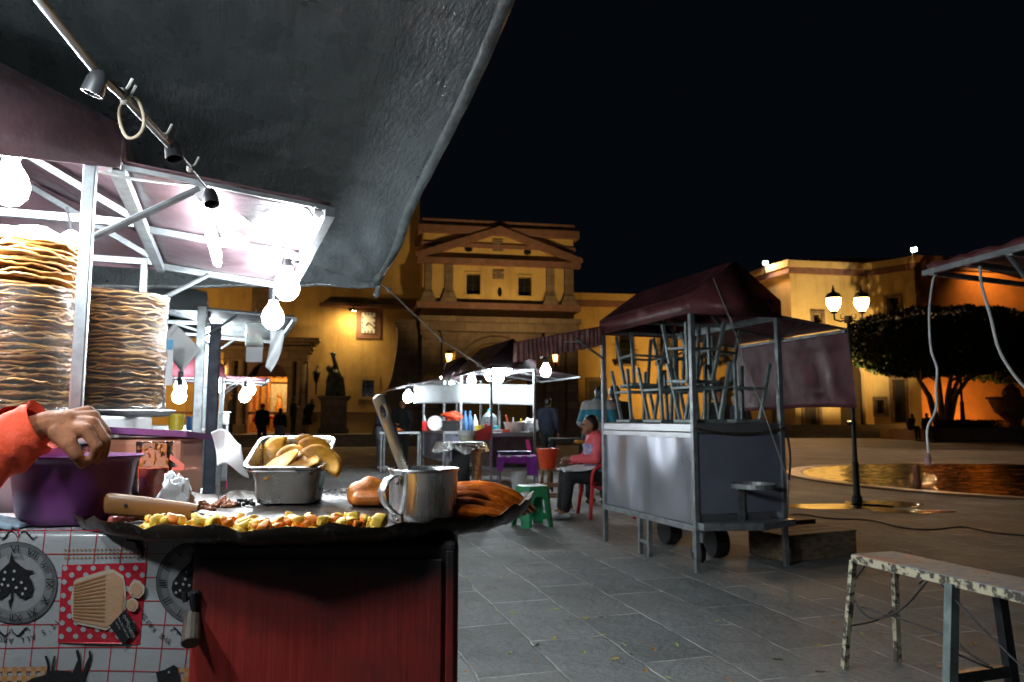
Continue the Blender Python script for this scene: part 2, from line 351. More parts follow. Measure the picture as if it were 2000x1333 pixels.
for i in range(12):
    a = 2 * pi * i / 12; k = 1 / max(abs(sin(a)), abs(cos(a))); x, z = cx_ + hw * k * sin(a) , cz_ + hh * k * cos(a); mb.box(x - .035, x + .035, DY - .115, DY - .1, z - .045, z + .045)
for tx, tz, w_ in ((.3, -.22, .05), (-.14, -.16, .07)):
    mb.bar((cx_, DY - .125, cz_), (cx_ + tx, DY - .125, cz_ + tz), w_, .02, up=(0, 1, 0))
mb.build('clock_hands', m_['black'], clock)
mb = MB(CHM)
for q in ((wx0 - .2, wx0, wz0 - .15, wz1 + .25), (wx1, wx1 + .3, wz0 - .15, wz1 + .25), (wx0, wx1, wz1, wz1 + .25), (wx0, wx1, wz0 - .15, wz0)): mb.box(q[0], q[1], DY - .06, DY - .004, q[2], q[3])
w = mb.build('window', m_plaster, church); mb = MB(CHM); mb.box(wx0, wx1, DY + .2, DY + .25, wz0, wz1); mb.build('pane', m_pane, w)
# carved doorway surround
xl, xr = CH(440, 700, DY)[0], CH(604, 700, DY)[0]; zt2 = CH(500, 690, DY)[1]
mb = MB(CHM); wall_holes(mb, xl, xr, .4, zt2, [(dcx - dr, dcx + dr, .4, dtop)], DY - .45, DY - .004); spandrel(mb, dcx, dsz, dr, dtop, DY - .45, DY - .004)
for a, b in ((445, 466), (470, 484), (566, 578), (582, 601)):
    xa, xb = CH(a, 700, DY)[0], CH(b, 700, DY)[0]; mb.tube([((xa + xb) / 2, DY - .5, .4), ((xa + xb) / 2, DY - .5, zt2 - .45)], (xb - xa) / 2, 12); mb.box(xa - .05, xb + .05, DY - .72, DY - .44, zt2 - .45, zt2); mb.box(xa - .06, xb + .06, DY - .75, DY - .44, .4, .95)
for z0, z1, e in ((0, .18, .1), (.18, .3, .25), (.3, .5, .1), (.5, .62, .4), (.62, .72, .55)): mb.box(xl - e, xr + e, DY - .6 - e, DY - .004, zt2 + z0, zt2 + z1)
mb.build('carved_doorway', m_stone, church)
mb = MB(CHM); mb.box(dcx - dr, dcx + dr, DY + .1, DY + .16, CH(525, 736, DY)[1], dtop); mb.build('door_curtain', mat('dark_drape', (.05, .02, .02), .8, 0, .4, 6, .4, 10), church)
# altar room behind the doorway
mb = MB(CHM)
mb.box(dcx - 2.2, dcx + 2.2, DY + 5, DY + 5.2, .4, 6); mb.box(dcx - 2.3, dcx - 2.2, DY + .6, DY + 5.2, .4, 6); mb.box(dcx + 2.2, dcx + 2.3, DY + .6, DY + 5.2, .4, 6); mb.box(dcx - 2.3, dcx + 2.3, DY + .6, DY + 5.2, 6, 6.1)
mb.build('altar_room', mat('warm_chapel_wall', (.55, .33, .16), .7, 0, .3, 3), church)
mb = MB(CHM); b0 = DY + 4.9
for s in (-1, 1):
    for k in (.62, .95, 1.25): mb.tube([(dcx + s * k, b0 - .1, 1.2), (dcx + s * k, b0 - .1, 3.3)], .09, 8)
mb.box(dcx - 1.45, dcx + 1.45, b0 - .2, b0, 3.3, 3.5); mb.box(dcx - 1.5, dcx + 1.5, b0 - .5, b0, .5, 1.2)
for i in range(14): mb.ball((dcx - 1.3 + .2 * i, b0 - .2, 3.6 + .1 * (i % 2)), .1, 6)
mb.tube([(dcx, b0 - .25, 1.3), (dcx, b0 - .25, 1.9), (dcx, b0 - .25, 2.4)], [.3, .22, .08], 12); mb.ball((dcx, b0 - .25, 2.5), .13, 10)
for i in range(12): mb.tube([(dcx - 1.1 + .2 * i, b0 - .55, 1.2), (dcx - 1.1 + .2 * i, b0 - .55, 1.2 + .3 + .12 * (i % 3))], .03, 6)
mb.build('altar', m_gold, church)
mb = MB(CHM); mb.box(dcx - .5, dcx + .5, b0 - .06, b0 - .01, 1.3, 3.2); mb.build('altar_niche', mat('pale_niche', (.6, .62, .45), .6), church)
mb = MB(CHM)
for i in range(46): mb.ball((dcx + rnd.uniform(-1.4, 1.4), b0 - .75 + rnd.uniform(-.1, .1), 1.05 + rnd.uniform(0, .28)), rnd.uniform(.06, .11), 6)
mb.build('altar_flowers', mat('red_flowers', (.4, .02, .02), .7, 0, .5, 9), church)
# buttress with a curved flare
mb = MB(CHM); pr = [(776, 636), (772, 632), (772, 624), (826, 624), (826, 862), (722, 862), (736, 812), (752, 775), (766, 735), (774, 690), (778, 655)]
mb.prism([(CH(a, b, .3)[0], .3, CH(a, b, .3)[1]) for a, b in pr], (0, 2.69, 0)); mb.build('buttress', m_stone, church)
# ---- statue, lanterns, floodlights (most of them added) on the church front
st = thing('statue', 'dark bronze statue with one arm raised on a stone pedestal by the church wall', 'statue', CHM @ V((CH(652, 800, 1.9)[0], 1.9, .5)))
mb = MB(CHM); xa, xb = CH(628, 800, 1.9)[0], CH(677, 800, 1.9)[0]; zt3 = CH(650, 783, 1.9)[1]; xm = (xa + xb) / 2
mb.box(xa, xb, 1.3, 2.5, .5, zt3); mb.box(xa - .08, xb + .08, 1.22, 2.58, zt3, zt3 + .1); mb.box(xa - .18, xb + .18, 1.15, 2.65, zt3 + .1, zt3 + .22); mb.box(xa - .1, xb + .1, 1.2, 2.6, .5, .75)
mb.build('pedestal', m_stone, st)
z0 = zt3 + .22
def sp(px, py, d=0): x, z = CH(px, py, 1.9); return CHM @ V((x, 1.9 + d, z))
blob('figure', [(sp(645, 772, -.2), sp(648, 757, -.1), .24, .3), (sp(664, 772, .1), sp(660, 755), .22, .3), (sp(654, 757), sp(655, 733), .33, .3), (sp(655, 735), sp(646, 727), .18, .14), (sp(644, 722, -.1), sp(643, 720, -.1), .17, .16),
    (sp(660, 735), sp(655, 712), .17, .12), (sp(655, 712), sp(650, 694), .12, .09), (sp(649, 694), sp(644, 689), .06, .04), (sp(651, 694), sp(651, 687), .06, .04), (sp(653, 695), sp(657, 690), .05, .04), (sp(645, 735), sp(640, 748, -.2), .13, .1),
    (sp(664, 740), sp(670, 770), .2, .14), (sp(640, 748, -.2), sp(648, 752, -.3), .1, .09)], mat('bronze', (.045, .055, .05), .5, .5, .4, 4), st, .05, 3)
def wall_lantern(px, py, dy, label, lit, lm='warmlamp'):
    x, z = CH(px, py, dy); p = CHM @ V((x, dy, z)); t = thing('wall_lantern', label, 'lantern', p)
    mb = MB(); mb.lathe([(.02, .42), (.03, .34), (.2, .2), (.22, .16), (.2, .14)], p, 6); mb.lathe([(.11, -.26), (.05, -.34), (.03, -.9), (.005, -1.0)], p, 6)
    mb.tube([p + V((0, .0, .4)), p + V((0, .05, .55)), p + V((0, .45, .5))], .02, 6)
    for i in range(6): a = 2 * pi * i / 6; mb.tube([p + V((.2 * cos(a), .2 * sin(a), .15)), p + V((.11 * cos(a), .11 * sin(a), -.27))], .012, 5)
    mb.build('frame', m_['blackiron'], t)
    mb = MB(); mb.lathe([(.09, -.25), (.165, .13)], p, 6); mb.build('glass', m_[lm] if lit else m_pane, t); return t
wall_lantern(618, 735, 2.5, 'unlit black wall lantern beside the statue', False)
wall_lantern(430, 722, 2.4, 'lit wall lantern on the church wall left of the carved doorway', True)
wall_lantern(877, 697, .55, 'lit lantern in the left recess of the church portal', True, 'amberlamp')
wall_lantern(1085, 697, .55, 'lit lantern in the right recess of the church portal', True, 'amberlamp')
def flood(name, label, p, target, power, col=WARM, size=R(110), r=.12, em=None, blend=.8):
    p, target = V(p), V(target); d = (target - p).normalized(); t = thing(name, label, 'floodlight', p)
    T = Matrix.Translation(p) @ d.to_track_quat('-Z', 'Y').to_matrix().to_4x4(); mb = MB(T)
    mb.box(-.16, .16, -.11, .11, -.02, .1); mb.box(-.18, -.16, -.13, .13, -.06, .1); mb.box(.16, .18, -.13, .13, -.06, .1); mb.box(-.03, .03, -.03, .03, .1, .22)
    mb.build('housing', m_['darksteel'], t)
    mb = MB(T); mb.box(-.15, .15, -.1, .1, -.035, -.025); mb.build('lamp_face', em or glow('flood_face', col, 30), t)
    ld = bpy.data.lights.new('flood_beam', 'SPOT'); ld.energy = power; ld.color = col; ld.spot_size = size; ld.spot_blend = blend; ld.shadow_soft_size = r
    lo = bpy.data.objects.new('flood_beam', ld); COL.objects.link(lo); lo.parent = t; lo.rotation_euler = d.to_track_quat('-Z', 'Y').to_euler(); lo.location = d * .06
    return t
YEL = (1, .70, .29)
def chp(x, y, z): return CHM @ V((x, y, z))
flood('floodlight', 'small floodlight under the ledge left of the church clock', chp(CH(690, 605, DY)[0], DY - .62, CH(690, 605, DY)[1] - .12), chp(CH(660, 700, DY)[0], DY + .2, 3), 330, YEL, R(170), .6)
flood('floodlight', 'added unseen floodlight on the church steps washing the far left wall', chp(-13.5, -5.5, .4), chp(-12.5, 3, 7.5), 1500, (1, .6, .2), R(115))  # added lamp, hidden by the stalls, to brighten the left end of the wall
flood('floodlight', 'added unseen floodlight standing on the plaza before the left of the church portico', chp(1.6, -9, .3), chp(2.3, 0, 9.0), 1250, YEL, R(52))  # added fixture hidden behind the central stall, lights the upper portico
flood('floodlight', 'added unseen floodlight standing on the plaza before the right of the church portico', chp(6.3, -9, .3), chp(5.4, 0, 9.0), 1250, YEL, R(52))  # second added portico light, likewise out of sight
ld = bpy.data.lights.new('chapel_lamp', 'POINT'); ld.energy = 330; ld.color = (1, .6, .25); ld.shadow_soft_size = .2
chl = thing('chapel_lamp', 'hanging lamp glowing inside the church doorway above the altar', 'lamp', chp(dcx, DY + 2.8, 4.6))
mb = MB(); p = wloc(chl); mb.tube([p + V((0, 0, .1)), p + V((0, 0, 1.4))], .015, 6); mb.lathe([(.12, .12), (.2, 0.05), (.2, .03)], p, 12); mb.build('shade', m_['blackiron'], chl)
lo = bpy.data.objects.new('chapel_light', ld); COL.objects.link(lo); lo.parent = chl
# ---- buildings round the plaza, right
def facade(name, label, a, b, h, mt, holes=(), thick=.6, cornice=True, z0=0):
    a, b = V((*a, 0)), V((*b, 0)); L = (b - a).length; ang = math.atan2(b.y - a.y, b.x - a.x); T = Matrix.Translation(a) @ Matrix.Rotation(ang, 4, 'Z')
    t = thing(name, label, 'building', a); TI = T.inverted()
    def loc(px, py): o = TI @ CAM; d = TI.to_3x3() @ ray(px, py); p = o + d * (-o.y / d.y); return p.x, p.z
    hs = []
    for q in holes: (x0, z1), (x1, z0_) = loc(q[0], q[2]), loc(q[1], q[3]); hs.append((x0, x1, z0_, z1, q[4]))
    mb = MB(T); wall_holes(mb, 0, L, z0, h, [q[:4] for q in hs], 0, thick); mb.build('wall', mt, t)
    if cornice:
        mb = MB(T); mb.box(-.1, L + .1, -.16, thick, h - .9, h - .45); mb.build('cornice', m_trim, t)
        mb = MB(T); mb.box(-.14, L + .14, -.22, thick, h - .44, h + .02); mb.build('parapet', mt, t)
    for x0, x1, z0_, z1, kind in hs:
        mb = MB(T); e = .22
        if kind == 'door': q4 = ((x0 - e, x0, z0_, z1 + e), (x1, x1 + e, z0_, z1 + e), (x0, x1, z1, z1 + e))
        else: q4 = ((x0 - e, x0, z0_ - e, z1 + e), (x1, x1 + e, z0_ - e, z1 + e), (x0, x1, z1, z1 + e), (x0, x1, z0_ - e, z0_))
        if kind == 'arch': spandrel(mb, (x0 + x1) / 2, z1 - (x1 - x0) / 2, (x1 - x0) / 2, z1, .001, .5)
        else:
            for q in q4: mb.box(q[0], q[1], -.08, .1, q[2], q[3])
        if kind == 'balcony':
            mb.box(x0 - .35, x1 + .35, -.5, -.08, z0_ - .35, z0_ - .22)
        f = mb.build({'door': 'door', 'arch': 'archway'}.get(kind, 'window'), m_stone if kind != 'arch' else mt, t)
        mb = MB(T); mb.box(x0, x1, .3, .36, z0_, z1); mb.build('pane' if kind not in ('door', 'arch') else 'door_leaf', m_pane if kind not in ('door', 'arch') else mat('dark_door', (.03, .018, .012), .6), f)
        if kind == 'balcony':
            mb = MB(T)
            for i in range(12): x = x0 - .3 + (x1 - x0 + .6) * i / 11; mb.tube([(x, -.46, z0_ - .22), (x, -.46, z0_ + .75)], .014, 5)
            mb.box(x0 - .32, x1 + .32, -.48, -.44, z0_ + .74, z0_ + .78); mb.build('railing', m_['blackiron'], f)
    return t
wa, wb, wc, wd, we = (17.3, 58.4), (19.45, 51.2), (25.4, 52.3), (27.4, 49.8), (42, 52.5)
facade('building_wing', 'long low ochre wing with barred windows right of the church, behind the cart', (2.6, 49.8), (18.2, 52.2), 9.75, m_plaster,
       [(1209, 1234, 648, 706, 'balcony'), (1288, 1310, 652, 706, 'balcony'), (1376, 1394, 655, 708, 'balcony'), (1412, 1426, 660, 705, 'balcony'), (1150, 1180, 745, 822, 'door'), (1400, 1436, 735, 824, 'arch')])
facade('yellow_building', 'yellow receding wall topped by a floodlight, behind the peaked cart roof', wa, wb, 12.3, m_plaster2)
facade('yellow_building', 'pale floodlit yellow wall with a dark archway behind the street lamp', wb, wc, 12.25, m_plaster2, [(1588, 1605, 613, 631, 'win'), (1637, 1692, 705, 834, 'arch'), (1570, 1600, 790, 832, 'door')])
facade('yellow_building', 'yellow wall with a stone framed window above the topiary tree', wc, wd, 12.25, m_plaster2, [(1732, 1757, 583, 622, 'win'), (1743, 1772, 742, 826, 'door'), (1709, 1728, 782, 808, 'win')])
facade('orange_building', 'dim orange wall beyond the tree at the right edge', wd, we, 12.3, mat('burnt_orange_plaster', (.5, .2, .06), .85, 0, .15, .8, .15, 6))
mb = MB(); t = thing('rooftop_block', 'small orange block rising behind the yellow parapet', 'building', (24.5, 58, 0)); mb.box(24, 33, 58, 64, 0, 13.7); mb.build('wall', mat('orange_render', (.42, .16, .06), .85), t)
mb = MB(); mb.box(23.9, 33.1, 57.9, 64, 13.7, 13.95); mb.build('parapet', m_trim, t)
# roof floodlights (seen blown out) and added, unseen lamps that wash the walls
fl_em = glow('white_flood_face', (1, .93, .78), 900)
def roofflood(px, py, Y, label, tgt, power, col):
    p = P(px, py, Y); t = flood('roof_floodlight', label, p, tgt, power, col, R(150), .3, fl_em)
    mb = MB(); mb.tube([p + V((0, .2, 0)), p + V((0, .25, -1.1))], .05, 6); mb.build('bracket', m_['darksteel'], t); return t
t = roofflood(1495, 514, 53.2, 'bright roof floodlight over the left yellow wall', (2, 12, 0), 2100, (1, .46, .13))
t = roofflood(1785, 488, 50.2, 'bright roof floodlight on the parapet over the tree', (9, 18, 0), 1500, (1, .44, .11))
flood('floodlight', 'added unseen floodlight on the upper plaza step facing the pale yellow wall', (20.6, 45.5, 1.0), (22, 52, 8.5), 5000, (1, .72, .3), R(100))  # added wall washer with an invented fixture
flood('floodlight', 'added unseen floodlight on the upper plaza step facing the building wing', (10, 44, .4), (11, 51, 7), 1900, (1, .62, .18), R(110))  # added lamp brightening the wing, no known source
flood('floodlight', 'added low floodlight hidden behind the planter beside the stone fountain', (29.6, 46.5, .95), (29.0, 52, 3), 650, (1, .48, .1), R(165))  # added lamp giving the orange glow low on the wall
flood('floodlight', 'added small floodlight bracketed from the parapet of the dim orange wall', (32.5, 48.4, 12.4), (35, 51.5, 7.5), 650, (1, .5, .12), R(150))  # invented fixture added to lift the dark orange wall
# ---- plaza fountain with a flush kerb
fc = V((11.0, 15.0, 0))
mb = MB()
mb.lathe([(4.9, .012), (4.93, .03), (5.2, .03), (5.24, .004)], fc, 72)
ft = thing('fountain', 'round flush plaza fountain with a low stone kerb and rippled dark water', 'fountain', fc)
mb.f = mb.f[:-2]; mb.m = mb.m[:-2]
mb.build('kerb', mat('kerb_stone', (.14, .10, .065), .45, 0, .25, 3, .3, 20), ft)
m, t_, b = nt('rippled_water'); co = coord(t_); b.inputs['Base Color'].default_value = (.012, .011, .01, 1); b.inputs['Roughness'].default_value = .06; b.inputs['IOR'].default_value = 1.6
bump_(t_, b, noise_(t_, co, 3.2, 5, .6, (1, 1.5, 1), .6), 1.0, .008)
def ripple(x, y): return .017 * (.7 * noise.noise((x * 2.1, y * 2.6, 0)) + .6 * noise.noise((x * 4.6, y * 5.5, 4)) + .3 * noise.noise((x * 9, y * 11, 8)))
mb = MB(); n_ = 200
mb.grid(lambda u, v: fc + V((-4.9 + 9.8 * u, -4.9 + 9.8 * v, .016 + ripple(11 + 9.8 * u, 9.8 * v))), n_, n_)
kp = [i for i, f in enumerate(mb.f) if all(((mb.v[k] - fc).xy).length < 4.9 for k in f)]; mb.f = [mb.f[i] for i in kp]; mb.m = [0] * len(kp)
w_ = mb.build('water', m, ft, smooth=180)
def puddle(name, px, py, rx, ry, seed):
    c = G(px, py); mb = MB(); N = 40
    ring = lambda k: [c + V((rx * k * (1 + .35 * noise.noise((cos(t) * 1.7, sin(t) * 1.7, seed))) * cos(t), ry * k * (1 + .35 * noise.noise((cos(t) * 1.7, sin(t) * 1.7, seed + 3))) * sin(t), .005)) for t in [2 * pi * i / N for i in range(N)]]
    mb.add(ring(1), [tuple(range(N))]); tag(mb.build(name, m, ft and None), kind='structure')
puddle('puddle', 1640, 990, .8, .35, 1); puddle('puddle', 1725, 985, .55, .4, 5); puddle('puddle', 1780, 1000, .5, .2, 9)
nz = P(1791, 945, 13.4)
mb = MB(); mb.lathe([(.07, .0), (.06, .1), (.055, .34), (.05, .36)], (nz.x, nz.y, .012), 12); mb.build('nozzle', mat('rusty_pipe', (.35, .16, .11), .6), ft)
# ---- street lamp with two lanterns
def lamp_post(label, base, h=3.0, s=1.0, lit=True):
    t = thing('street_lamp', label, 'street lamp', base); b = V(base)
    mb = MB(); mb.lathe([(.075, 0), (.075, .05), (.05, .09), (.042, .5), (.05, .54), (.034, .58), (.03, 1.1), (.038, 1.14), (.028, 1.2), (.024, h - .55)], b, 10)
    mb.lathe([(.06, h - .62), (.06, h - .52)], b, 10); mb.build('pole', m_['blackiron'], t)
    for sx in (-1, 1):
        mb = MB(); c = b + V((sx * .21, 0, h - .55)); mb.tube([b + V((0, 0, h - .57)), b + V((sx * .12, 0, h - .6)), c + V((0, 0, -.02)), c + V((0, 0, .08))], .014, 6)
        mb.tube([b + V((sx * (.08 + .04 * cos(a * .6)), 0, h - .52 + .04 * sin(a * .6))) for a in range(11)], .008, 5); arm = mb.build('arm', m_['blackiron'], t)
        mb = MB(); mb.lathe([(.04, .07), (.05, .1), (.06, .105)], c, 8); mb.lathe([(.115, .3), (.12, .315), (.09, .37), (.03, .40), (.018, .44), (.004, .5)], c, 8)
        for i in range(8): a = 2 * pi * i / 8; mb.tube([c + V((.055 * cos(a), .055 * sin(a), .1)), c + V((.118 * cos(a), .118 * sin(a), .3))], .006, 4)
        L = mb.build('lantern', m_['blackiron'], t)
        mb = MB(); mb.lathe([(.05, .105), (.085, .16), (.112, .24), (.113, .295)], c, 8); mb.build('glass', m_['warmlamp'], L)
    return t
lp = G(1674, 978); lamp_post('double lantern street lamp glowing amber in front of the trees', lp, h=1.18 + (820 - 604) * lp.y / F + .42)
# dark lamp post beside tree
# ---- trees in planters
m_leaf = mat('dark_foliage', (.018, .03, .01), .7, 0, .5, .9, col2=(.04, .058, .02), spec=.2); m_bark = mat('pale_bark', (.2, .15, .1), .8, 0, .3, 6, .4, 20)
def topiary(label, x, y, z0, rx, zb, zt_, seed):
    rr = random.Random(seed); t = thing('topiary_tree', label, 'tree', (x, y, z0))
    mb = MB()
    for i in range(6):
        a = 2 * pi * i / 6 + rr.random(); k = rr.uniform(.18, .42) * rx; p0 = V((x + .3 * cos(a), y + .3 * sin(a), z0))
        p1 = V((x + (.3 + .25 * k) * cos(a), y + (.3 + .25 * k) * sin(a), z0 + (zb - z0) * .6)); p2 = V((x + k * cos(a), y + k * sin(a), zb + .5))
        mb.tube([p0, p1, p2], [.22, .15, .08], 8)
        for j in range(3): b = a + rr.uniform(-.8, .8); mb.tube([p1.lerp(p2, .5 + .2 * j), V((x + (k + 1.2) * cos(b), y + (k + 1.2) * sin(b), zb + .6))], [.08, .04], 6)
    mb.build('trunk', m_bark, t)
    mb = MB(); H = zt_ - zb
    def surf(th, q):   # q -1 bottom .. 1 top
        r = rx * (1 - abs(q) ** 3.2) ** .42 * (1 + .05 * noise.noise((3 * cos(th), 3 * sin(th), q * 2 + seed)))
        if q < 0: r *= 1 - .12 * abs(q)
        return V((x + r * cos(th), y + r * sin(th), zb + H * (.5 + .5 * q) + .25 * noise.noise((cos(th) * 4, sin(th) * 4, q * 4))))
    ctr = V((x, y, zb + H * .55))
    mb.grid(lambda a, b: ctr.lerp(surf(2 * pi * a, -.97 + 1.94 * b), .86 + .09 * noise.noise((cos(2 * pi * a) * 5, sin(2 * pi * a) * 5, b * 9))), 60, 20)
    for fi in range(len(mb.f) - 1, -1, -1):
        if noise.noise(mb.v[mb.f[fi][0]] * .55) < -.3 or (mb.v[mb.f[fi][0]].z < zb + .75 and noise.noise(mb.v[mb.f[fi][0]] * 1.1) < .1): del mb.f[fi], mb.m[fi]
    for i in range(19000):
        th, q = rr.uniform(0, 2 * pi), rr.uniform(-1, 1)
        if rr.random() < .3: q = (1 - abs(rr.gauss(0, .1))) * (1 if rr.random() < .5 else -1)
        q = max(-.999, min(.999, q)); k = 1 - abs(rr.gauss(0, .09)); 
        if rr.random() < .33: k = rr.uniform(.25, 1)
        p = ctr.lerp(surf(th, q), k); s = rr.uniform(.07, .16)
        if noise.noise(p * .9) < -.5 and k < .97: continue
        e = Euler((rr.uniform(0, 6), rr.uniform(0, 6), rr.uniform(0, 6))).to_matrix(); u = e @ V((s, 0, 0)); v = e @ V((0, s * .6, 0))
        mb.add([p - u, p - v, p + u, p + v], [(0, 1, 2, 3)])
    mb.build('crown', m_leaf, t, keepn=True); return t
topiary('broad flat clipped tree in a low planter behind the street lamp', 25.6, 44.4, .75, 5.45, 3.75, 7.75, 3)
topiary('second clipped tree cut off by the right edge of the picture', 33.6, 47.0, .75, 5.6, 3.5, 7.6, 5)
pl = thing('planter', 'long low stone planter under the clipped tree', 'planter', (25.4, 44, 0))
mb = MB()
for q in ((22.9, 28.3, 41.5, 41.9), (22.9, 28.3, 46.1, 46.5), (22.9, 23.3, 41.9, 46.1), (27.9, 28.3, 41.9, 46.1)): mb.box(q[0], q[1], q[2], q[3], 0, .62)
for q in ((22.8, 28.4, 41.4, 42.0),): mb.box(q[0], q[1], q[2], q[3], .625, .72)
mb.build('kerb', mat('planter_stone', (.28, .17, .1), .8, 0, .2, 2), pl)
mb = MB(); mb.box(23.3, 27.9, 41.9, 46.1, .1, .6); mb.build('soil', mat('soil', (.04, .03, .02), .9), pl)
mb = MB()
for i in range(2600):
    p = V((rnd.uniform(24.4, 27.8), rnd.uniform(41.95, 43.4), .6 + rnd.uniform(0, .55))); s = rnd.uniform(.04, .09); e = Euler((rnd.uniform(0, 6), rnd.uniform(0, 6), 0)).to_matrix(); u = e @ V((s, 0, 0)); v = e @ V((0, s * .6, 0)); mb.add([p - u, p - v, p + u, p + v], [(0, 1, 2, 3)])
tag(mb.build('hedge', m_leaf, keepn=True), 'low dark clipped hedge along the front of the planter', 'hedge')
p = P(1882, 838, 43.0); t = thing('dark_post', 'slim black post standing in the planter beside the trunks', 'post', p); mb = MB(); mb.lathe([(.25, -.4), (.25, 0), (.14, .35), (.1, 1.4), (.12, 1.45), (.07, 1.6), (.06, 3.0)], p, 10); mb.build('shaft', m_['blackiron'], t)
fb = V((29.2, 43.5, 0)); t = thing('stone_fountain', 'pink stone fountain bowl on a pedestal right of the planter', 'fountain', fb)
mb = MB(); mb.lathe([(.5, 0), (.6, .2), (.45, .45), (.35, 1.0), (.5, 1.25), (.9, 1.6), (1.2, 2.35), (1.32, 2.4), (1.3, 2.5), (1.1, 2.5), (.9, 2.3), (.01, 2.2)], fb, 24); m_pst = mat('pink_stone', (.34, .15, .08), .8, 0, .25, 3, .3, 12); mb.build('bowl', m_pst, t)
mb = MB(); mb.lathe([(.3, 2.25), (.5, 2.6), (.45, 2.9), (.25, 3.1), (.28, 3.2), (.05, 3.3)], fb, 16); mb.build('finial', m_pst, t)
mb = MB(); mb.box(28.45, 36, 45.0, 45.4, 0, .75); tag(mb.build('low_wall', m_pst), 'low stone wall behind the stone fountain at the right', 'wall')
# ================================================================ MARKET CARTS
def steel_panel():
    m, t, b = nt('dented_steel_panel'); co = coord(t)
    t.links.new(ramp(t, noise_(t, co, 1.6, 1, .4), .3, .7, (.36, .37, .42), (.47, .48, .54)), b.inputs['Base Color']); b.inputs['Metallic'].default_value = .85
    t.links.new(ramp(t, noise_(t, co, 1.8, 1, .4), .3, .75, (.27, .27, .27), (.36, .36, .36)), b.inputs['Roughness'])
    bump_(t, b, noise_(t, co, 2.4, 0, .3, (1, 1, .4), .5), .7, .10); return m
m_panel = steel_panel()
m_brownpanel = mat('stained_brown_panel', (.06, .04, .035), .5, .2, .4, 5, .2, 12)
m_bluepanel = mat('blue_grey_panel', (.22, .23, .30), .35, .7, .2, 3, .3, 4, bdist=.03)
def frame_tf(N, th): return Matrix.Translation(V((N[0], N[1], 0))) @ Matrix.Rotation(R(th), 4, 'Z')
def make_cart(name, label, N, th, L, W_, side, zc, zp, rise, body=None, roof=None, flaps=(), post=.042, val=.1, zb=.36, group=None, pin=0):
    T = frame_tf(N, th); t = thing(name, label, 'market stall', (N[0], N[1], 0), group)
    x0, x1 = (0, W_) if side > 0 else (-W_, 0); body = body or m_panel; roof = roof or m_['maroon']; q = post / 2
    mb = MB(T); mb.box(x0 + .012, x1 - .012, .012, L - .012, zb, zc - .075); mb.build('body_panel', body, t, bevel=.004)
    mb = MB(T); mb.box(x0 - .015, x1 + .015, -.015, L + .015, zc - .072, zc); mb.build('counter', m_['steel'], t, bevel=.008)
    mb = MB(T)
    for a, b in (((x0, 0), (x1, 0)), ((x0, L), (x1, L)), ((x0, 0), (x0, L)), ((x1, 0), (x1, L))): mb.bar((*a, zb - .025), (*b, zb - .025), .045)
    mb.build('base_frame', m_['steelpost'], t)
    for px, py in ((x0 + pin, 0), (x1 - pin, 0), (x0 + pin, L), (x1 - pin, L)):
        mb = MB(T); mb.bar((px, py, zb - .03), (px, py, zp), post, up=(0, 1, 0)); mb.build('post', m_['steelpost'], t, bevel=.004)
        mb = MB(T); mb.bar((px, py, 0), (px, py, zb - .032), post * .9, up=(0, 1, 0)); mb.build('leg', m_['steelpost'], t)
    mb = MB(T)
    for a, b in (((x0, 0), (x1, 0)), ((x0, L), (x1, L)), ((x0, 0), (x0, L)), ((x1, 0), (x1, L)), ((x0, L / 2), (x1, L / 2))): mb.bar((*a, zp - .008), (*b, zp - .008), .026)
    xm = (x0 + x1) / 2
    for yy in (0.02, L / 2, L - .02):
        for xx in (x0, x1): mb.bar((xx, yy, zp), (xm, yy, zp + rise - .03), .022)
    mb.bar((xm, .02, zp + rise - .03), (xm, L - .02, zp + rise - .03), .025); mb.build('roof_frame', m_['steelpost'], t)
    mb = MB(T); e = .025; ya, yb = -e, L + e; zv = zp + val
    for sx, xx in ((-1, x0 - e), (1, x1 + e)):
        mb.grid(lambda u, v: V((xx, ya + (yb - ya) * u, zp - .035 + (zv - zp + .035) * v)), 10, 2)
        mb.grid(lambda u, v: V((xx + (xm - xx) * v, ya + (yb - ya) * u, zv + (zp + rise - zv) * v - .022 * sin(pi * v) * abs(sin(2 * pi * u)))), 16, 8)
    for yy in (ya, yb): mb.add([(x0 - e, yy, zp - .035), (x1 + e, yy, zp - .035), (x1 + e, yy, zv), (xm, yy, zp + rise), (x0 - e, yy, zv)], [(0, 1, 2, 3, 4)])
    mb.build('canvas_roof', roof, t, smooth=35, solid=.004)
    for f in flaps:
        sx, ln, dz, y0, y1 = f[:5]; xx = x1 if sx > 0 else x0; xo = xx + sx * ln
        mb = MB(T); mb.grid(lambda u, v: V((xx + sx * ln * v, y0 + (y1 - y0) * u, zp - .004 + dz * v - .02 * sin(pi * v) * abs(sin(2 * pi * u)))), 16, 8); fl = mb.build('awning_flap', roof, t, smooth=60, solid=.004)
        mb = MB(T); ze = zp + dz - .03
        mb.bar((xx + sx * .02, y0, zp - .035), (xx + sx * .02, y1, zp - .035), .03); mb.bar((xo, y0, ze), (xo, y1, ze), .028)
        for yy, bw in ((y0 + .012, .012), ((y0 + y1) / 2, .022), (y1 - .015, .026)): mb.bar((xx, yy, zp - .012 - bw / 2), (xo, yy, zp + dz - .012 - bw / 2), bw)
        mb.build('flap_frame', m_['steelpost'], fl)
        for yy in (y0 + .03, y1 - .03): mb = MB(T); mb.tube([(xx - sx * pin, yy, zp - .22), (xx + sx * ln * .38, yy, zp + dz * .38 - .03)], .010, 8); mb.build('strut', m_['steelpost'], fl)
    return t, T
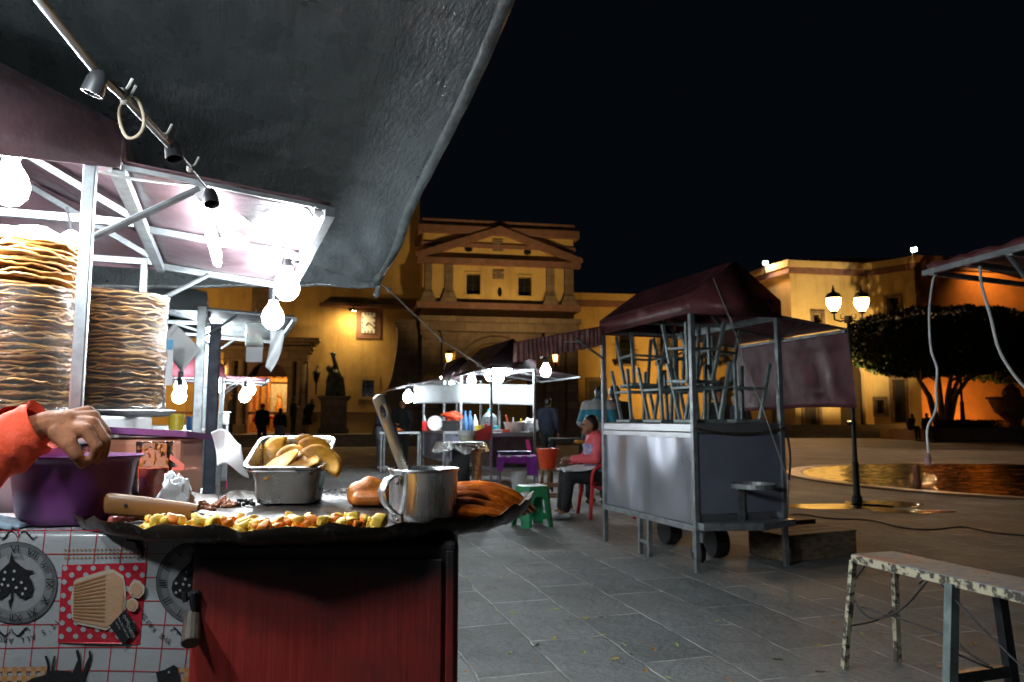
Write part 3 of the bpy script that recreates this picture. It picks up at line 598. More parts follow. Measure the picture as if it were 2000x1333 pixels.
# ---- the closed cart on the right
cart, CT = make_cart('food_cart', 'closed steel food cart with a maroon peaked roof and upturned stools on its counter', (1.436, 5.9), 19, 1.6, .83, 1, 1.15, 2.06, .42, flaps=[(1, .72, -.085, 0, 1.6)], val=.11)
mb = MB(CT)   # gathered side curtain hanging from the flap
def curt(u, v):
    a = 6 * pi * u; return V((1.56 + .012 * sin(a * 1.1 + 2 * v + 2 * sin(5 * u)) * (.3 + v) + .02 * noise.noise((u * 6, v * 2, 3)) * (.3 + v) + .03 * v, .0 + 1.6 * u + .05 * v * (u - .5), 1.965 - .012 * abs(sin(a * 1.5)) * (1 - v) - .685 * v + .012 * sin(5 * u) * v))
mb.grid(curt, 60, 16); mb.build('side_curtain', mat('maroon_curtain', (.15, .045, .055), .5, 0, .25, 4, .3, 14, bdist=.015), cart, smooth=180, solid=.003)
mb = MB(CT)   # rolled awning held out at the far left corner
def roll(u, v): g_ = .011 * sin(120 * u + 3 * sin(9 * u)) * (.3 + v) + .02 * noise.noise((u * 9, v * 2, 0)); return V((-.95 * u, 1.6 + g_, 2.12 - .2 * u - .2 * v + .006 * sin(47 * u) * v))
mb.grid(roll, 240, 8); mb.build('gathered_awning', mat('gathered_vinyl', (.3, .12, .10), .4, 0, .4, 9, .5, 16, bdist=.02), cart, smooth=180, solid=.004)
mb = MB(CT); mb.tube([(0, 1.58, 1.78), (-.32, 1.58, 1.98)], .012, 8); mb.build('strut', m_['steelpost'], cart)
mb = MB(CT)   # end shelf with chamfered corner, vent slots, drip rail
mb.prism([(0, -.012, .33), (0, -.1, .33), (.46, -.22, .33), (.86, -.1, .33), (.86, -.012, .33)], (0, 0, .055)); mb.build('end_shelf', m_['steelpost'], cart, bevel=.004)
mb = MB(CT)
for i in range(30): x = .05 + .025 * i; mb.box(x, x + .012, -.003, .0, 1.085, 1.125)
mb.build('vent_slots', m_['darksteel'], cart)
mb = MB(CT); mb.box(.02, .81, -.006, .011, .44, 1.06); mb.build('end_panel', mat('dark_steel_sheet', (.20, .21, .27), .42, .4, .12, 2, .3, 3, bdist=.02), cart)
mb = MB(CT)
ring = [(.40 + .165 * cos(2 * pi * i / 32), -.19 + .165 * sin(2 * pi * i / 32), .67) for i in range(33)]
for i in range(32): a, b = V(ring[i]), V(ring[i + 1]); mb.bar(a, b + (b - a) * .1, .006, .035)
mb.build('ring_holder', m_['steelpost'], cart)
mb = MB(CT); mb.box(.37, .43, -.03, -.022, .385, .66); mb.box(.37, .43, -.03, -.006, .62, .66); mb.build('holder_bracket', m_['steelpost'], cart)
def wheel(T, c, r, w, ax, parent, rim=True):
    D = Matrix.Translation(V(c)) @ ax; mb = MB(T @ D); mb.lathe([(r * .62, -w / 2), (r * .93, -w / 2), (r, -w / 4), (r, w / 4), (r * .93, w / 2), (r * .62, w / 2), (r * .62, -w / 2)], n=24)
    wh = mb.build('wheel', m_['black'], parent, smooth=50)
    mb = MB(T @ D); mb.lathe([(.01, -w * .3), (r * .2, -w * .45), (r * .25, -w * .2), (r * .6, -w * .3), (r * .62, w * .3), (r * .25, w * .2), (.01, w * .3)], n=16)
    mb.build('hub', m_['steelpost'], wh, smooth=40); return wh
AX = Matrix.Rotation(pi / 2, 4, 'Y'); AY = Matrix.Rotation(pi / 2, 4, 'X')
wheel(CT, (.09, .12, .13), .085, .045, AX, cart)
mb = MB(CT); mb.bar((.055, .12, .31), (.055, .12, .13), .008, .05, up=(0, 1, 0)); mb.bar((.125, .12, .31), (.125, .12, .13), .008, .05, up=(0, 1, 0)); mb.build('caster_fork', m_['steelpost'], cart)
wheel(CT, (.52, .5, .135), .135, .12, AX @ Matrix.Rotation(.15, 4, 'X'), cart)
wheel(CT, (.5, 1.25, .135), .135, .12, AX, cart)
mb = MB(CT)   # folding prop on the long side
for yy in (.72, .88): mb.bar((-.01, yy, 0), (-.01, yy, .33), .035, up=(0, 1, 0))
mb.bar((-.01, .72, .12), (-.01, .88, .12), .03); mb.build('prop_stand', m_['steelpost'], cart)
mb = MB(CT); mb.box(-.018, -.002, .02, 1.58, 1.035, 1.075); mb.build('drip_rail', m_['steel'], cart)
pts = []
for i in range(90):
    u = i / 89; pts.append(V((-.02 + .86 * u, -.045, 1.115 - .17 * u * (1 - u) * 1.2)))
for i in range(45): u = i / 44; pts.append(V((.84 + .03 * sin(u * 3), -.045 - .01 * u, 1.11 - .42 * u)))
mb = MB(CT)
for i in range(0, len(pts) - 1):
    a, b = pts[i], pts[i + 1]; mb.bar(a, b, .017 if i % 2 else .007, .007 if i % 2 else .017)
tag(mb.build('rusty_chain', mat('rusty_chain_steel', (.08, .045, .035), .7, .6, .5, 30)), 'rusty chain draped along the end of the closed cart counter', 'chain')
def rope(name, label, pts, r, m, cat='rope', grp=None):
    mb = MB(); mb.tube(pts, r, 6); return tag(mb.build(name, m, smooth=180), label, cat, grp)
rope('tie_rope', 'thin grey rope running down the end of the closed cart from its roof ridge', [CT @ V(p) for p in ((.2, -.03, 2.32), (.34, -.06, 1.95), (.42, -.07, 1.72), (.44, -.05, 1.68), (.6, -.06, 1.3), (.72, -.05, 1.0), (.82, -.08, .68), (.83, -.05, .42))], .005, m_['rope'])
# ---- upturned stools stacked on the cart
m_stool = mat('blue_grey_paint', (.20, .24, .235), .45, .35, .3, 12, .1, 40)
def upturned_stool(M):
    t = thing('metal_stool', 'x', 'stool')
    mb = MB(); mb.box(-.16, .16, -.15, .15, 0, .03); mb.build('seat', m_stool, t, bevel=.006)
    for sx in (-1, 1):
        for sy in (-1, 1): mb = MB(); mb.bar((sx * .12, sy * .11, .03), (sx * .185, sy * .175, .5), .026, up=(0, 1, 0)); mb.build('leg', m_stool, t)
    k = .12 + .065 * .55; j = .11 + .065 * .55
    for a, b in (((-k, -j), (k, -j)), ((-k, j), (k, j)), ((-k, -j), (-k, j)), ((k, -j), (k, j))):
        mb = MB(); mb.bar((*a, .29), (*b, .29), .02); mb.build('stretcher', m_stool, t)
    return t
st0 = upturned_stool(None)
low = 'blue grey metal stool upside down on the closed cart counter, lower layer'; up_ = 'blue grey metal stool upside down in the upper layer on the closed cart'
spots = [(.2, .22, 1.152, 0, 0, 0), (.2, .74, 1.152, 3, 0, 0), (.2, 1.28, 1.152, -2, 0, 0), (.62, .26, 1.152, 4, 0, 0), (.62, .8, 1.152, -3, 0, 0), (.6, 1.32, 1.152, 2, 0, 0),
         (.19, .30, 1.482, 2, 3, 0), (.2, 1.2, 1.482, -4, -2, 2), (.6, .62, 1.482, 8, -3, 2), (.63, 1.22, 1.482, 3, 2, 0)]
for i, (x, y, z, rz, rx, ry) in enumerate(spots):
    s = st0 if i == 0 else copy_tree(st0)
    s.location = CT @ V((x, y, z)); s.rotation_euler = (R(rx), R(ry), R(19 + rz)); s['label'] = low if z < 1.3 else up_; s['group'] = 'stools stacked on the closed cart'
# ---- centre stalls
m_dkroof = mat('dark_maroon_canvas', (.035, .014, .018), .5, 0, .3, 5, .2, 9)
stA, AT = make_cart('market_stall', 'lit market stall with a dark peaked roof, bulbs and a crowded counter in the centre', (-.36, 12.9), 19, 2.0, .8, 1, .96, 2.1, .5, m_brownpanel, m_dkroof, [(1, .9, -.12, 0, 2.0), (-1, .75, -.2, 0, 2.0)])
stB, BT = make_cart('market_stall', 'second lit stall behind the central one with a blue grey side panel', (-1.42, 15.6), 19, 2.0, .8, 1, .95, 2.05, .45, m_bluepanel, m_dkroof, [(-1, 1.0, -.2, 0, 2.0)])
mb = MB()
a, b = P(808, 750, 15.6), P(1043, 752, 14.3)
def sheet(u, v): p = a.lerp(b, u); return p + V((.02 * sin(9 * u + 3 * v), .03 * sin(14 * u), -(.36 + .03 * u) * v - .05 * (1 - u) * v * (1 - u)))
mb.grid(sheet, 40, 10); tag(mb.build('white_sheet', mat('grey_white_lona', (.34, .36, .37), .7, 0, .1, 5, .4, 9, bdist=.02), smooth=180, solid=.003), 'long white tarpaulin sheet hung across the back of the central stalls', 'tarpaulin')
# ---- stalls in the row on the left
s1, T1 = make_cart('front_stall', 'bright front food stall with maroon roof and tubular frame at the left', (-1.06, 1.9), 21, 1.38, 1.0, -1, 1.19, 1.87, .31, flaps=[(1, .57, -.06, 0, 1.38)], post=.03, pin=.045, val=.08, roof=mat('dusty_plum_vinyl', (.10, .058, .068), .42, 0, .3, 5, .25, 9, bdist=.02))
mb = MB(T1); mb.box(.025, .25, -.2, .42, .944, .964); mb.build('side_shelf', m_['steel'], s1)
s2, T2 = make_cart('market_stall', 'second stall in the left row with a pale awning frame and tube light', (-2.15, 5.1), 21, 1.8, 1.1, -1, 1.1, 1.96, .2, m_panel, mat('grey_awning', (.13, .15, .16), .5, 0, .2), [(1, .62, -.03, 0, 1.8)], post=.06)
s3, T3 = make_cart('market_stall', 'far stall in the left row with a plum red roof and steel counter', (-3.9, 10.0), 21, 1.8, 1.1, -1, 1.1, 1.78, .38, m_panel, mat('plum_canvas', (.2, .03, .05), .6, 0, .2), [(1, .6, -.03, 0, 1.8)], post=.05)
# dark upright column beside stall 2
mb = MB(T2); mb.box(.05, .13, .1, .2, .0, 1.86); tag(mb.build('dark_upright', mat('blue_black_cloth', (.03, .035, .055), .6, 0, .4, 6, .5, 8, bdist=.02), bevel=.01), 'dark blue wrapped upright beside the second left stall', 'post')
# ---- awning at the right edge with hanging cables
ra = thing('stall_awning', 'maroon awning of another stall poking in at the top right corner', 'awning', P(1900, 520, 4.2))
q0, q1 = P(1808, 530, 4.3), P(2100, 452, 3.35)
ax = (q1 - q0); ay = V((.9, .5, .02))
mb = MB(); mb.grid(lambda u, v: q0 + ax * u + ay * v + V((0, 0, .03 + .01 * sin(20 * u) + .03 * sin(pi * v))), 20, 6); mb.build('canvas', m_['maroon'], ra, smooth=60, solid=.006)
mb = MB(); mb.grid(lambda u, v: q0 + ax * u + V((0, -.02, .035 - .06 * v + .008 * sin(31 * u + v))), 30, 3); mb.build('valance', m_['maroon'], ra, smooth=60, solid=.004)
mb = MB(); mb.bar(q0 + V((0, .02, -.01)), q1 + V((0, .02, -.01)), .03)
for u in (.05, .33, .62, .95): mb.bar(q0 + ax * u + V((0, 0, -.02)), q0 + ax * u + ay * .98 + V((0, 0, -.02)), .028)
mb.tube([q0 + ax * .62 + V((0, .02, -.02)), P(2080, 640, 3.9)], .013, 8); mb.build('frame', m_['steelpost'], ra)
mb = MB(); pq = q0 + ax * .95 + ay * .5; mb.bar((pq.x, pq.y, 0), pq, .04, up=(0, 1, 0)); mb.build('post', m_['steelpost'], ra)
def smoothpts(pts, n=6):
    pts = [V(p) for p in pts]; out = []
    for i in range(len(pts) - 1):
        p0, p1, p2, p3 = pts[max(0, i - 1)], pts[i], pts[i + 1], pts[min(len(pts) - 1, i + 2)]
        for k in range(n):
            t = k / n; out.append(.5 * ((2 * p1) + (p2 - p0) * t + (2 * p0 - 5 * p1 + 4 * p2 - p3) * t * t + (3 * p1 - p0 - 3 * p2 + p3) * t ** 3))
    return out + [pts[-1]]
hc = thing('hanging_cable', 'thin white cable with an empty socket hanging from the right awning tip', 'cable', P(1826, 541, 4.25))
mb = MB(); mb.tube(smoothpts([P(*p, 4.25) for p in ((1828, 537), (1822, 550), (1815, 610), (1818, 680), (1830, 720), (1828, 760), (1828, 800), (1812, 835), (1812, 870), (1814, 888))]), .0065, 6); mb.build('wire', m_['cable'], hc, smooth=180)
e = P(1812, 892, 4.25); mb = MB(); mb.lathe([(.008, .02), (.018, .0), (.02, -.045), (.016, -.05)], e, 10); mb.build('socket', mat('rust_brown_plastic', (.3, .15, .12), .5), hc)
rope('hanging_cable', 'thicker white cable slanting down at the right edge under the awning', smoothpts([P(*p, 4.0) for p in ((1914, 520), (1918, 560), (1935, 620), (1950, 680), (1972, 720), (2000, 755), (2040, 790))]), .0085, m_['cable'], 'cable')
# ---- black tarpaulin overhead
def tarp_mat():
    m, t, b = nt('black_tarpaulin'); co = coord(t)
    mp = nd(t, 'ShaderNodeMapping'); mp.inputs['Rotation'].default_value = (0, 0, R(-21)); t.links.new(co, mp.inputs[0]); c2 = mp.outputs[0]
    weave = noise_(t, c2, 70, 3, .6, (1, .22, 1)); crack = noise_(t, c2, 15, 6, .74, (1, .16, 1), .5); fold = noise_(t, c2, 4.2, 5, .6, (1, .14, 1), .4)
    t.links.new(ramp(t, crack, .3, .75, (.045, .053, .056), (.115, .13, .132)), b.inputs['Base Color'])
    t.links.new(ramp(t, noise_(t, co, 6, 4), .3, .7, (.2, .2, .2), (.36, .36, .36)), b.inputs['Roughness'])
    b.inputs['Specular IOR Level'].default_value = 1.0
    h = mixc(t, .6, crack, fold); bump_(t, b, mixc(t, .25, h, weave), .6, .03); return m
tp = thing('tarpaulin', 'large black tarpaulin canopy stretched over the foreground stall', 'tarpaulin', P(738, 556, 4.2))
edge = smoothpts([P(738, 558, 4.2), P(747, 540, 4.12), P(781, 486, 3.9), P(806, 412, 3.6), P(857, 310, 3.15), P(925, 175, 2.62), P(1001, 0, 2.15), P(1180, -480, 1.4), P(1500, -1500, .8)], 8)
dl = V((-.934, -.358, 0)); TI1 = T1.inverted()
def tarp(u, v):
    k = u * (len(edge) - 1); i = min(int(k), len(edge) - 2); p = edge[i].lerp(edge[i + 1], k - i); w = 3.4 * v; s = (p - edge[0]).length
    z = p.z - .068 * w * max(0, 1 - s / 1.3) + .05 * sin(pi * min(1, v * 1.2)) * min(1, s) + .02 * v * s
    q = p + dl * w; d0 = (q - edge[0]).length; a = math.atan2(w + .02, s + .02)
    z += .013 * sin(17 * a) * math.exp(-((d0 - .12) / .55) ** 2) * min(1, d0 * 6)
    hx, hy = q.x + .62, q.y - 1.95; hr = math.hypot(hx, hy); z += .02 * sin(9 * math.atan2(hy, hx)) * math.exp(-(hr / .3) ** 2) * min(1, hr * 12)
    z += .02 * noise.noise((q.x * 2.2, q.y * 2.2, 1)) * min(1, s * 2) * min(1, w * 2) + (.007 * noise.noise((q.x * 4 + q.y * 9, q.y * 3, 5)) + .004 * noise.noise((q.x * 9 - q.y * 15, q.y * 4 + q.x * 9, 9))) * min(1, w * 3)
    l = TI1 @ V((q.x, q.y, 0))
    if -1.12 < l.x < .12 and -.12 < l.y < 1.5: z = max(z, 1.87 + .085 + .23 * max(0, 1 - abs(l.x + .5) / .52) + .035)
    if 0 < l.x < .75 and -.1 < l.y < 1.55: z = max(z, 1.9)
    return V((q.x, q.y, z))
mb = MB(); mb.grid(tarp, 130, 90); mb.build('sheet', tarp_mat(), tp, smooth=180)
mb = MB(); mb.grid(lambda u, v: tarp(u, .0135 * v) + V((.004 * (1 - v), 0, -.008 - .004 * v + .0025 * sin(90 * u + 3 * v))), 130, 2); mb.build('hem', mat('grey_hem', (.07, .08, .08), .5, 0, .4, 30, .6, 60), tp, smooth=180, solid=.006)
mb = MB(); mb.tube([tarp(0, i / 60) + V((0, .004, 0)) for i in range(61)], .012, 6); mb.build('hem', bpy.data.materials['black_tarpaulin'], tp, smooth=180)
k0 = P(738, 556, 4.2); mb = MB(); mb.tube([k0, k0 + V((.0, 0, -.03)), k0 + V((-.008, 0, -.06)), k0 + V((-.004, 0, -.075))], [.02, .014, .02, .006], 8); mb.build('corner_knot', bpy.data.materials['black_tarpaulin'], tp)
rp = [P(742, 553, 4.2), P(760, 567, 4.9), P(800, 606, 6.5), P(862, 664, 8.9), P(935, 712, 12.0), P(958, 730, 12.85)]
g = thing('guy_rope', 'knotted guy rope from the tarpaulin corner to the central stall', 'rope', rp[0])
mb = MB(); mb.tube(rp, [.004, .004, .006, .008, .011, .011], 6); mb.build('line', m_['rope'], g)
mb = MB()
for p, r in ((rp[1], .018), (rp[2], .014), (rp[3], .03), (rp[4], .045)): mb.ball(p, r, 8)
mb.build('knots', m_['rope'], g)
rope('tie_rope', 'rope tied from the rolled awning of the closed cart down to the lit stall', [P(1140, 668, 7.1), P(1104, 668, 7.2), P(1055, 700, 13.0)], .008, m_['rope'])
# ================================================================ LAMPS
def bulb(label, p, r=.045, glass='bulb', cord=None, grp=None, tilt=None):
    p = V(p); t = thing('light_bulb', label, 'light bulb', p, grp); T = Matrix.Translation(p) @ (tilt or Matrix())
    mb = MB(T); k = r / .045
    mb.lathe([(.001, -.048 * k), (.024 * k, -.041 * k), (.04 * k, -.022 * k), (.045 * k, .002 * k), (.038 * k, .03 * k), (.022 * k, .055 * k), (.016 * k, .07 * k)], n=14); mb.build('glass', m_[glass], t, smooth=180)
    mb = MB(T); mb.lathe([(.016 * k, .071 * k), (.021 * k, .073 * k), (.021 * k, .12 * k), (.008 * k, .13 * k)], n=12); mb.build('socket', m_['black'] if glass != 'off' else m_['white'], t)
    if cord: mb = MB(); mb.tube([T @ V((0, 0, .128 * k)), V(cord)], .004 if p.y < 5 else .009, 6); mb.build('cord', m_['cable'] if p.y > 5 else m_['black'], t)
    return t
def tube(label, a, b, r=.015, m='tube'):
    a, b = V(a), V(b); t = thing('tube_light', label, 'tube light', (a + b) / 2); d = (b - a).normalized()
    mb = MB(); mb.tube([a, b], r, 10); mb.build('tube', m_[m], t, smooth=60)
    mb = MB(); mb.tube([a - d * .03, a], r * 1.1, 10); mb.tube([b, b + d * .03], r * 1.1, 10); u = V((0, 0, r * 1.9)); mb.bar(a - d * .02 + u, b + d * .02 + u, .03, .02); mb.build('batten', m_['white'], t); return t
m_['off'] = mat('frosted_glass', (.62, .66, .66), .25, 0, .03)
bulb('big blown out bulb hanging under the far corner of the stall flap', P(560, 562, 2.85), .05, cord=P(572, 505, 2.82))
bulb('pear shaped bulb hanging just below the biggest bulb', P(533, 622, 3.25), .048, cord=P(537, 560, 3.25))
bulb('large unlit bulb hanging between the tostada stacks', P(134, 548, 2.28), .055, 'off', cord=P(130, 405, 2.28))
bulb('bulb glaring under the front stall roof at the left edge', P(18, 366, 1.97), .05, 'bulbhot', cord=P(20, 318, 1.97))
bulb('bulb hanging out of frame at the left of the front stall', P(-190, 380, 1.75), .05, cord=P(-190, 260, 1.75))
bulb('bulb on the socket string over the near edge of the griddle, out of frame', (-.80, 1.0, 1.80), .05, 'bulbnear', cord=(-.78, 1.02, 1.93))
bulb('bulb hanging from the tarpaulin left of the camera, out of frame', (-1.3, .85, 1.75), .05, 'bulb', cord=(-1.3, .85, 2.25))
tube('short tube light fixed across the stall flap', P(393, 385, 2.03), P(424, 512, 2.75), .014)
tube('tube light along the outer edge of the stall flap', P(620, 420, 2.17), P(592, 505, 2.72), .012)
tube('short tube light under the second left stall awning', P(402, 632, 5.6), P(409, 660, 6.6), .035)
for px, py, Y, lab in ((488, 762, 10.4, 'upper bulb of the right pair at the far left stall'), (478, 775, 10.2, 'lower bulb of the right pair at the far left stall'), (428, 755, 10.3, 'bulb over the tostadas on the far left stall'), (350, 775, 8.5, 'bulb glaring behind the second left stall'), (352, 757, 9.5, 'bulb behind the second left stall, beside another')):
    bulb(lab, P(px, py, Y), .075, 'bulbfar', cord=P(px + 4, py - 26, Y))
for px, py, Y, r, lab in ((797, 777, 15.6, .10, 'bulb hanging at the left end of the white sheet'), (971, 737, 13.2, .12, 'largest bulb of the bright cluster in the central stall'), (988, 722, 13.4, .1, 'upper right bulb of the bright cluster in the central stall'), (958, 733, 13.4, .1, 'left bulb of the bright cluster in the central stall'),
                       (1066, 726, 13.4, .095, 'bulb outside the right post of the central stall'), (921, 744, 14.6, .085, 'bulb between two posts of the central stall'), (866, 738, 15.8, .06, 'small bulb under the second central stall roof'), (882, 757, 15.4, .08, 'bulb in front of the white sheet')):
    bulb(lab, P(px, py, Y), r, 'bulbfar', cord=P(px + 5, py - 30, Y))
# string of sockets from over the camera to the flap corner
sl = thing('socket_string', 'cable pole with empty black bulb sockets slanting under the tarpaulin', 'cable', P(340, 290, 1.7))
SP = [P(-220, -380, .75), P(70, -5, 1.12), P(190, 145, 1.36), P(245, 195, 1.45), P(330, 285, 1.66), P(360, 320, 1.76), P(410, 380, 1.96), P(480, 435, 2.3), P(560, 492, 2.74), P(590, 497, 2.85)]
mb = MB(); mb.tube(SP[:5], .0065, 8); mb.build('pole', m_['steelpost'], sl, smooth=60)
mb = MB(); mb.tube(smoothpts([p + V((.004, -.004, .006)) for p in SP], 5), .0035, 6); mb.build('wire', m_['black'], sl, smooth=180)
for p, d in ((P(190, 158, 1.35), V((-.35, 0, -1))), (P(338, 292, 1.68), V((.3, -.2, -1))), (P(411, 383, 1.95), V((.3, -.3, -1))), (P(578, 498, 2.78), V((.2, 0, -1)))):
    mb = MB(Matrix.Translation(p) @ (-d).to_track_quat('Z', 'Y').to_matrix().to_4x4()); k = p.y / 1.6
    mb.lathe([(.004, .022), (.013, .018), (.019, .0), (.0205, -.028), (.017, -.028), (.016, -.005), (.001, -.004)], n=16); mb.build('socket', m_['black'], sl, smooth=50)
mb = MB()
for p in (SP[3], P(238, 182, 1.44), P(318, 268, 1.63), P(372, 330, 1.8)): mb.ball(p, .011, 8); mb.tube([p, p + V((.012, 0, .012)), p + V((.02, 0, .03))], .003, 5)
mb.build('tape', mat('dull_tape', (.42, .42, .38), .7), sl)
rope('wire_loop', 'loop of brown cord dangling from the socket string', [P(257 + 24 * sin(a) + 1.5 * cos(3 * a), 231 - 40 * cos(a), 1.46) for a in [i * 2 * pi / 22 for i in range(23)]], .0035, mat('brown_cord', (.25, .2, .14), .8), 'cord')
rope('flap_wire', 'pale wire sagging along the near edge of the stall flap', smoothpts([P(192, 335, 1.88), P(250, 348, 1.92), P(300, 355, 1.98), P(400, 366, 2.05), P(500, 383, 2.1), P(560, 393, 2.12), P(600, 408, 2.13), P(612, 425, 2.14)]), .004, m_['cable'], 'wire')
# ================================================================ FOREGROUND: griddle, table, food
def soot_red():
    m, t, b = nt('sooty_red_paint'); co = coord(t); sp_ = nd(t, 'ShaderNodeSeparateXYZ'); t.links.new(co, sp_.inputs[0])
    n = noise_(t, co, 4.5, 6, .65); grain = noise_(t, co, 30, 4, .6, (6, 1, .25))
    base = ramp(t, grain, .3, .75, (.24, .018, .013), (.40, .036, .028)); base = mixc(t, ramp(t, n, .5, .75), base, (.17, .024, .02))
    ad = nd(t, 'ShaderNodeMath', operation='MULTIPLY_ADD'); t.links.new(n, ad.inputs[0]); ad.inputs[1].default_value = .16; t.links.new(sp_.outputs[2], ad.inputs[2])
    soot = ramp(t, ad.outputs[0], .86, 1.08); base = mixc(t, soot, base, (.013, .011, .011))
    fl = ramp(t, noise_(t, co, 38, 5, .7), .69, .74); md = ramp(t, noise_(t, co, 5, 2, .5), .5, .62)
    f2 = nd(t, 'ShaderNodeMath', operation='MULTIPLY'); t.links.new(fl, f2.inputs[0]); t.links.new(md, f2.inputs[1])
    t.links.new(mixc(t, f2.outputs[0], base, (.16, .15, .15)), b.inputs['Base Color'])
    t.links.new(ramp(t, n, .3, .7, (.38,) * 3, (.62,) * 3), b.inputs['Roughness']); bump_(t, b, mixc(t, .5, grain, n), .3, .006); return m
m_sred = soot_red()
bx = thing('griddle_stand', 'soot blackened red wooden stand box under the black griddle', 'stand', (-.345, 1.65, 0))
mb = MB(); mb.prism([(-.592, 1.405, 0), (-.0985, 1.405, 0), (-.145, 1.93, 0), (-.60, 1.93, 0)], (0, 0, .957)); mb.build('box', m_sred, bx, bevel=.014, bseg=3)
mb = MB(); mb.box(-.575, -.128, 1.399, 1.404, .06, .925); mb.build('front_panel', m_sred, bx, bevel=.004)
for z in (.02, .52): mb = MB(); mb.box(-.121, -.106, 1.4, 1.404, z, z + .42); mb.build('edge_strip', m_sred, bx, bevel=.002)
# handle and valve at the left of the stand
hv = thing('gas_handle', 'worn round wooden roller and small valve at the left edge of the red stand', 'handle', P(372, 1235, 1.395))
mb = MB(); mb.tube([P(372, 1258, 1.36), P(376, 1200, 1.40)], [.0165, .0145], 14); mb.build('roller', mat('greasy_roller_wood', (.075, .055, .04), .6, 0, .4, 20, .3, 60), hv, bevel=.003)
mb = MB(); mb.tube([P(365, 1166, 1.39), P(388, 1158, 1.40)], .007, 8); mb.tube([P(378, 1158, 1.39), P(380, 1205, 1.395)], .006, 8); mb.tube([P(360, 1158, 1.385), P(362, 1176, 1.385)], .005, 8); mb.build('valve', m_['darksteel'], hv)
# griddle
GC = V((-.445, 1.68, .968))
def griddle_mat():
    m, t, b = nt('seasoned_iron'); co = coord(t); n = noise_(t, co, 7, 6, .65, dist=.6); n2 = noise_(t, co, 40, 5, .65)
    base = ramp(t, n, .3, .72, (.012, .011, .010), (.05, .035, .024)); t.links.new(mixc(t, ramp(t, n2, .56, .72), base, (.15, .145, .14)), b.inputs['Base Color'])
    b.inputs['Metallic'].default_value = .5; t.links.new(ramp(t, n, .3, .7, (.16,) * 3, (.5,) * 3), b.inputs['Roughness']); bump_(t, b, mixc(t, .4, n, n2), .6, .006); return m
gd = thing('griddle', 'large black iron griddle pan with a crinkled raised rim on the red stand', 'griddle', GC)
def gring(k, z, wv=0):
    out = []
    for j in range(120):
        a = 2 * pi * j / 120; w = 1 + wv * (.5 * sin(11 * a + 1) + .35 * sin(19 * a) + .4 * sin(5 * a + 2)) * .016
        tip = wv * .022 * (max(0, cos(a)) ** 12 + .7 * max(0, -cos(a)) ** 12)
        out.append(GC + V((.485 * k * w * cos(a), .36 * k * w * sin(a), z + tip + wv * .0035 * (sin(13 * a) + sin(29 * a + 1) + .7 * sin(47 * a)))))
    return out
prof = [(.001, 0, 0), (.3, 0, 0), (.6, 0, 0), (.86, 0, .1), (.93, .004, .5), (.985, .02, 1), (1.0, .025, 1), (1.003, .022, 1), (.985, .004, .7), (.94, -.008, .3), (.5, -.01, 0), (.001, -.01, 0)]
mb = MB(); vs = []; 
for k, z, w in prof: vs += gring(k, z, w)
mb.add(vs, [(i * 120 + j, i * 120 + (j + 1) % 120, (i + 1) * 120 + (j + 1) % 120, (i + 1) * 120 + j) for i in range(len(prof) - 1) for j in range(120)])
mb.build('pan', griddle_mat(), gd, smooth=60)
FZ = .9685
# ---- diced potato, carrot, ham, minced meat
m_pot = mat('boiled_potato', (.85, .54, .075), .4, 0, .2, 30, .3, 90, sss=.15, bdist=.002); m_car = mat('carrot', (.8, .22, .02), .4, 0, .2, 30, .25, 80, sss=.1, bdist=.002)
m_ham = mat('ham', (.42, .10, .085), .4, 0, .3, 26, .3, 60, col2=(.58, .2, .17), sss=.1); m_mince = mat('fried_mince', (.18, .05, .02), .45, 0, .5, 40, .6, 120, col2=(.42, .14, .05))
def chunk(seed, sx, sy, sz):
    r = random.Random(seed); mb = MB(); j = lambda: r.uniform(-.33, .33)
    vs = [(sx * (x + j()), sy * (y + j()), sz * (z + j())) for z in (-.5, .5) for y in (-.5, .5) for x in (-.5, .5)]
    mb.add(vs, [(0, 2, 3, 1), (4, 5, 7, 6), (0, 1, 5, 4), (2, 6, 7, 3), (0, 4, 6, 2), (1, 3, 7, 5)]); return mb
def scatter(kind, m, label, cat, group, variants, places):
    protos = []
    for i, pl_ in enumerate(places):
        k = i % len(variants)
        if len(protos) <= k: o = variants[k].build(kind, m, None, bevel=.0045, smooth=180); protos.append(o)
        else: o = protos[k].copy(); COL.objects.link(o)
        o.location = pl_; k_ = rnd.uniform(.65, 1.25); o.scale = (k_, k_, k_); o.rotation_euler = (rnd.uniform(-.5, .5), rnd.uniform(-.5, .5), rnd.uniform(0, 6)); tag(o, label, cat, group)
def onpan(px, dy):  # a spot dy metres inside the near rim
    x = (px - 1000) / F * 1.4; c = max(0, 1 - ((x - GC.x) / .455) ** 2) ** .5; Y = GC.y - .325 * c + dy; return V((x * (Y / 1.4) , Y, FZ))
pp = []; cp = []
for i in range(230):
    px = rnd.uniform(296, 752); q = onpan(px, abs(rnd.gauss(0, .034))); lay = .009 if rnd.random() < .55 else rnd.uniform(.018, .028)
    q.z += lay; (cp if rnd.random() < .4 else pp).append(q)
pp.append(onpan(688, .01) + V((0, 0, .03)))
scatter('diced_potato', m_pot, 'pale yellow boiled potato cube heaped along the near rim of the griddle', 'potato', 'diced potatoes along the griddle rim', [chunk(i, .021, .018, .016) for i in range(5)], pp)
scatter('diced_carrot', m_car, 'orange carrot cube among the potatoes along the near griddle rim', 'carrot', 'diced carrots along the griddle rim', [chunk(20 + i, .02, .017, .014) for i in range(4)], cp)
hp = [P(px, py, Y) for px, py, Y in ((232, 1003, 1.54), (248, 1000, 1.56), (262, 1006, 1.52), (278, 1004, 1.53), (292, 1008, 1.5), (306, 1006, 1.52), (250, 1010, 1.5), (318, 1004, 1.54), (272, 996, 1.58))]
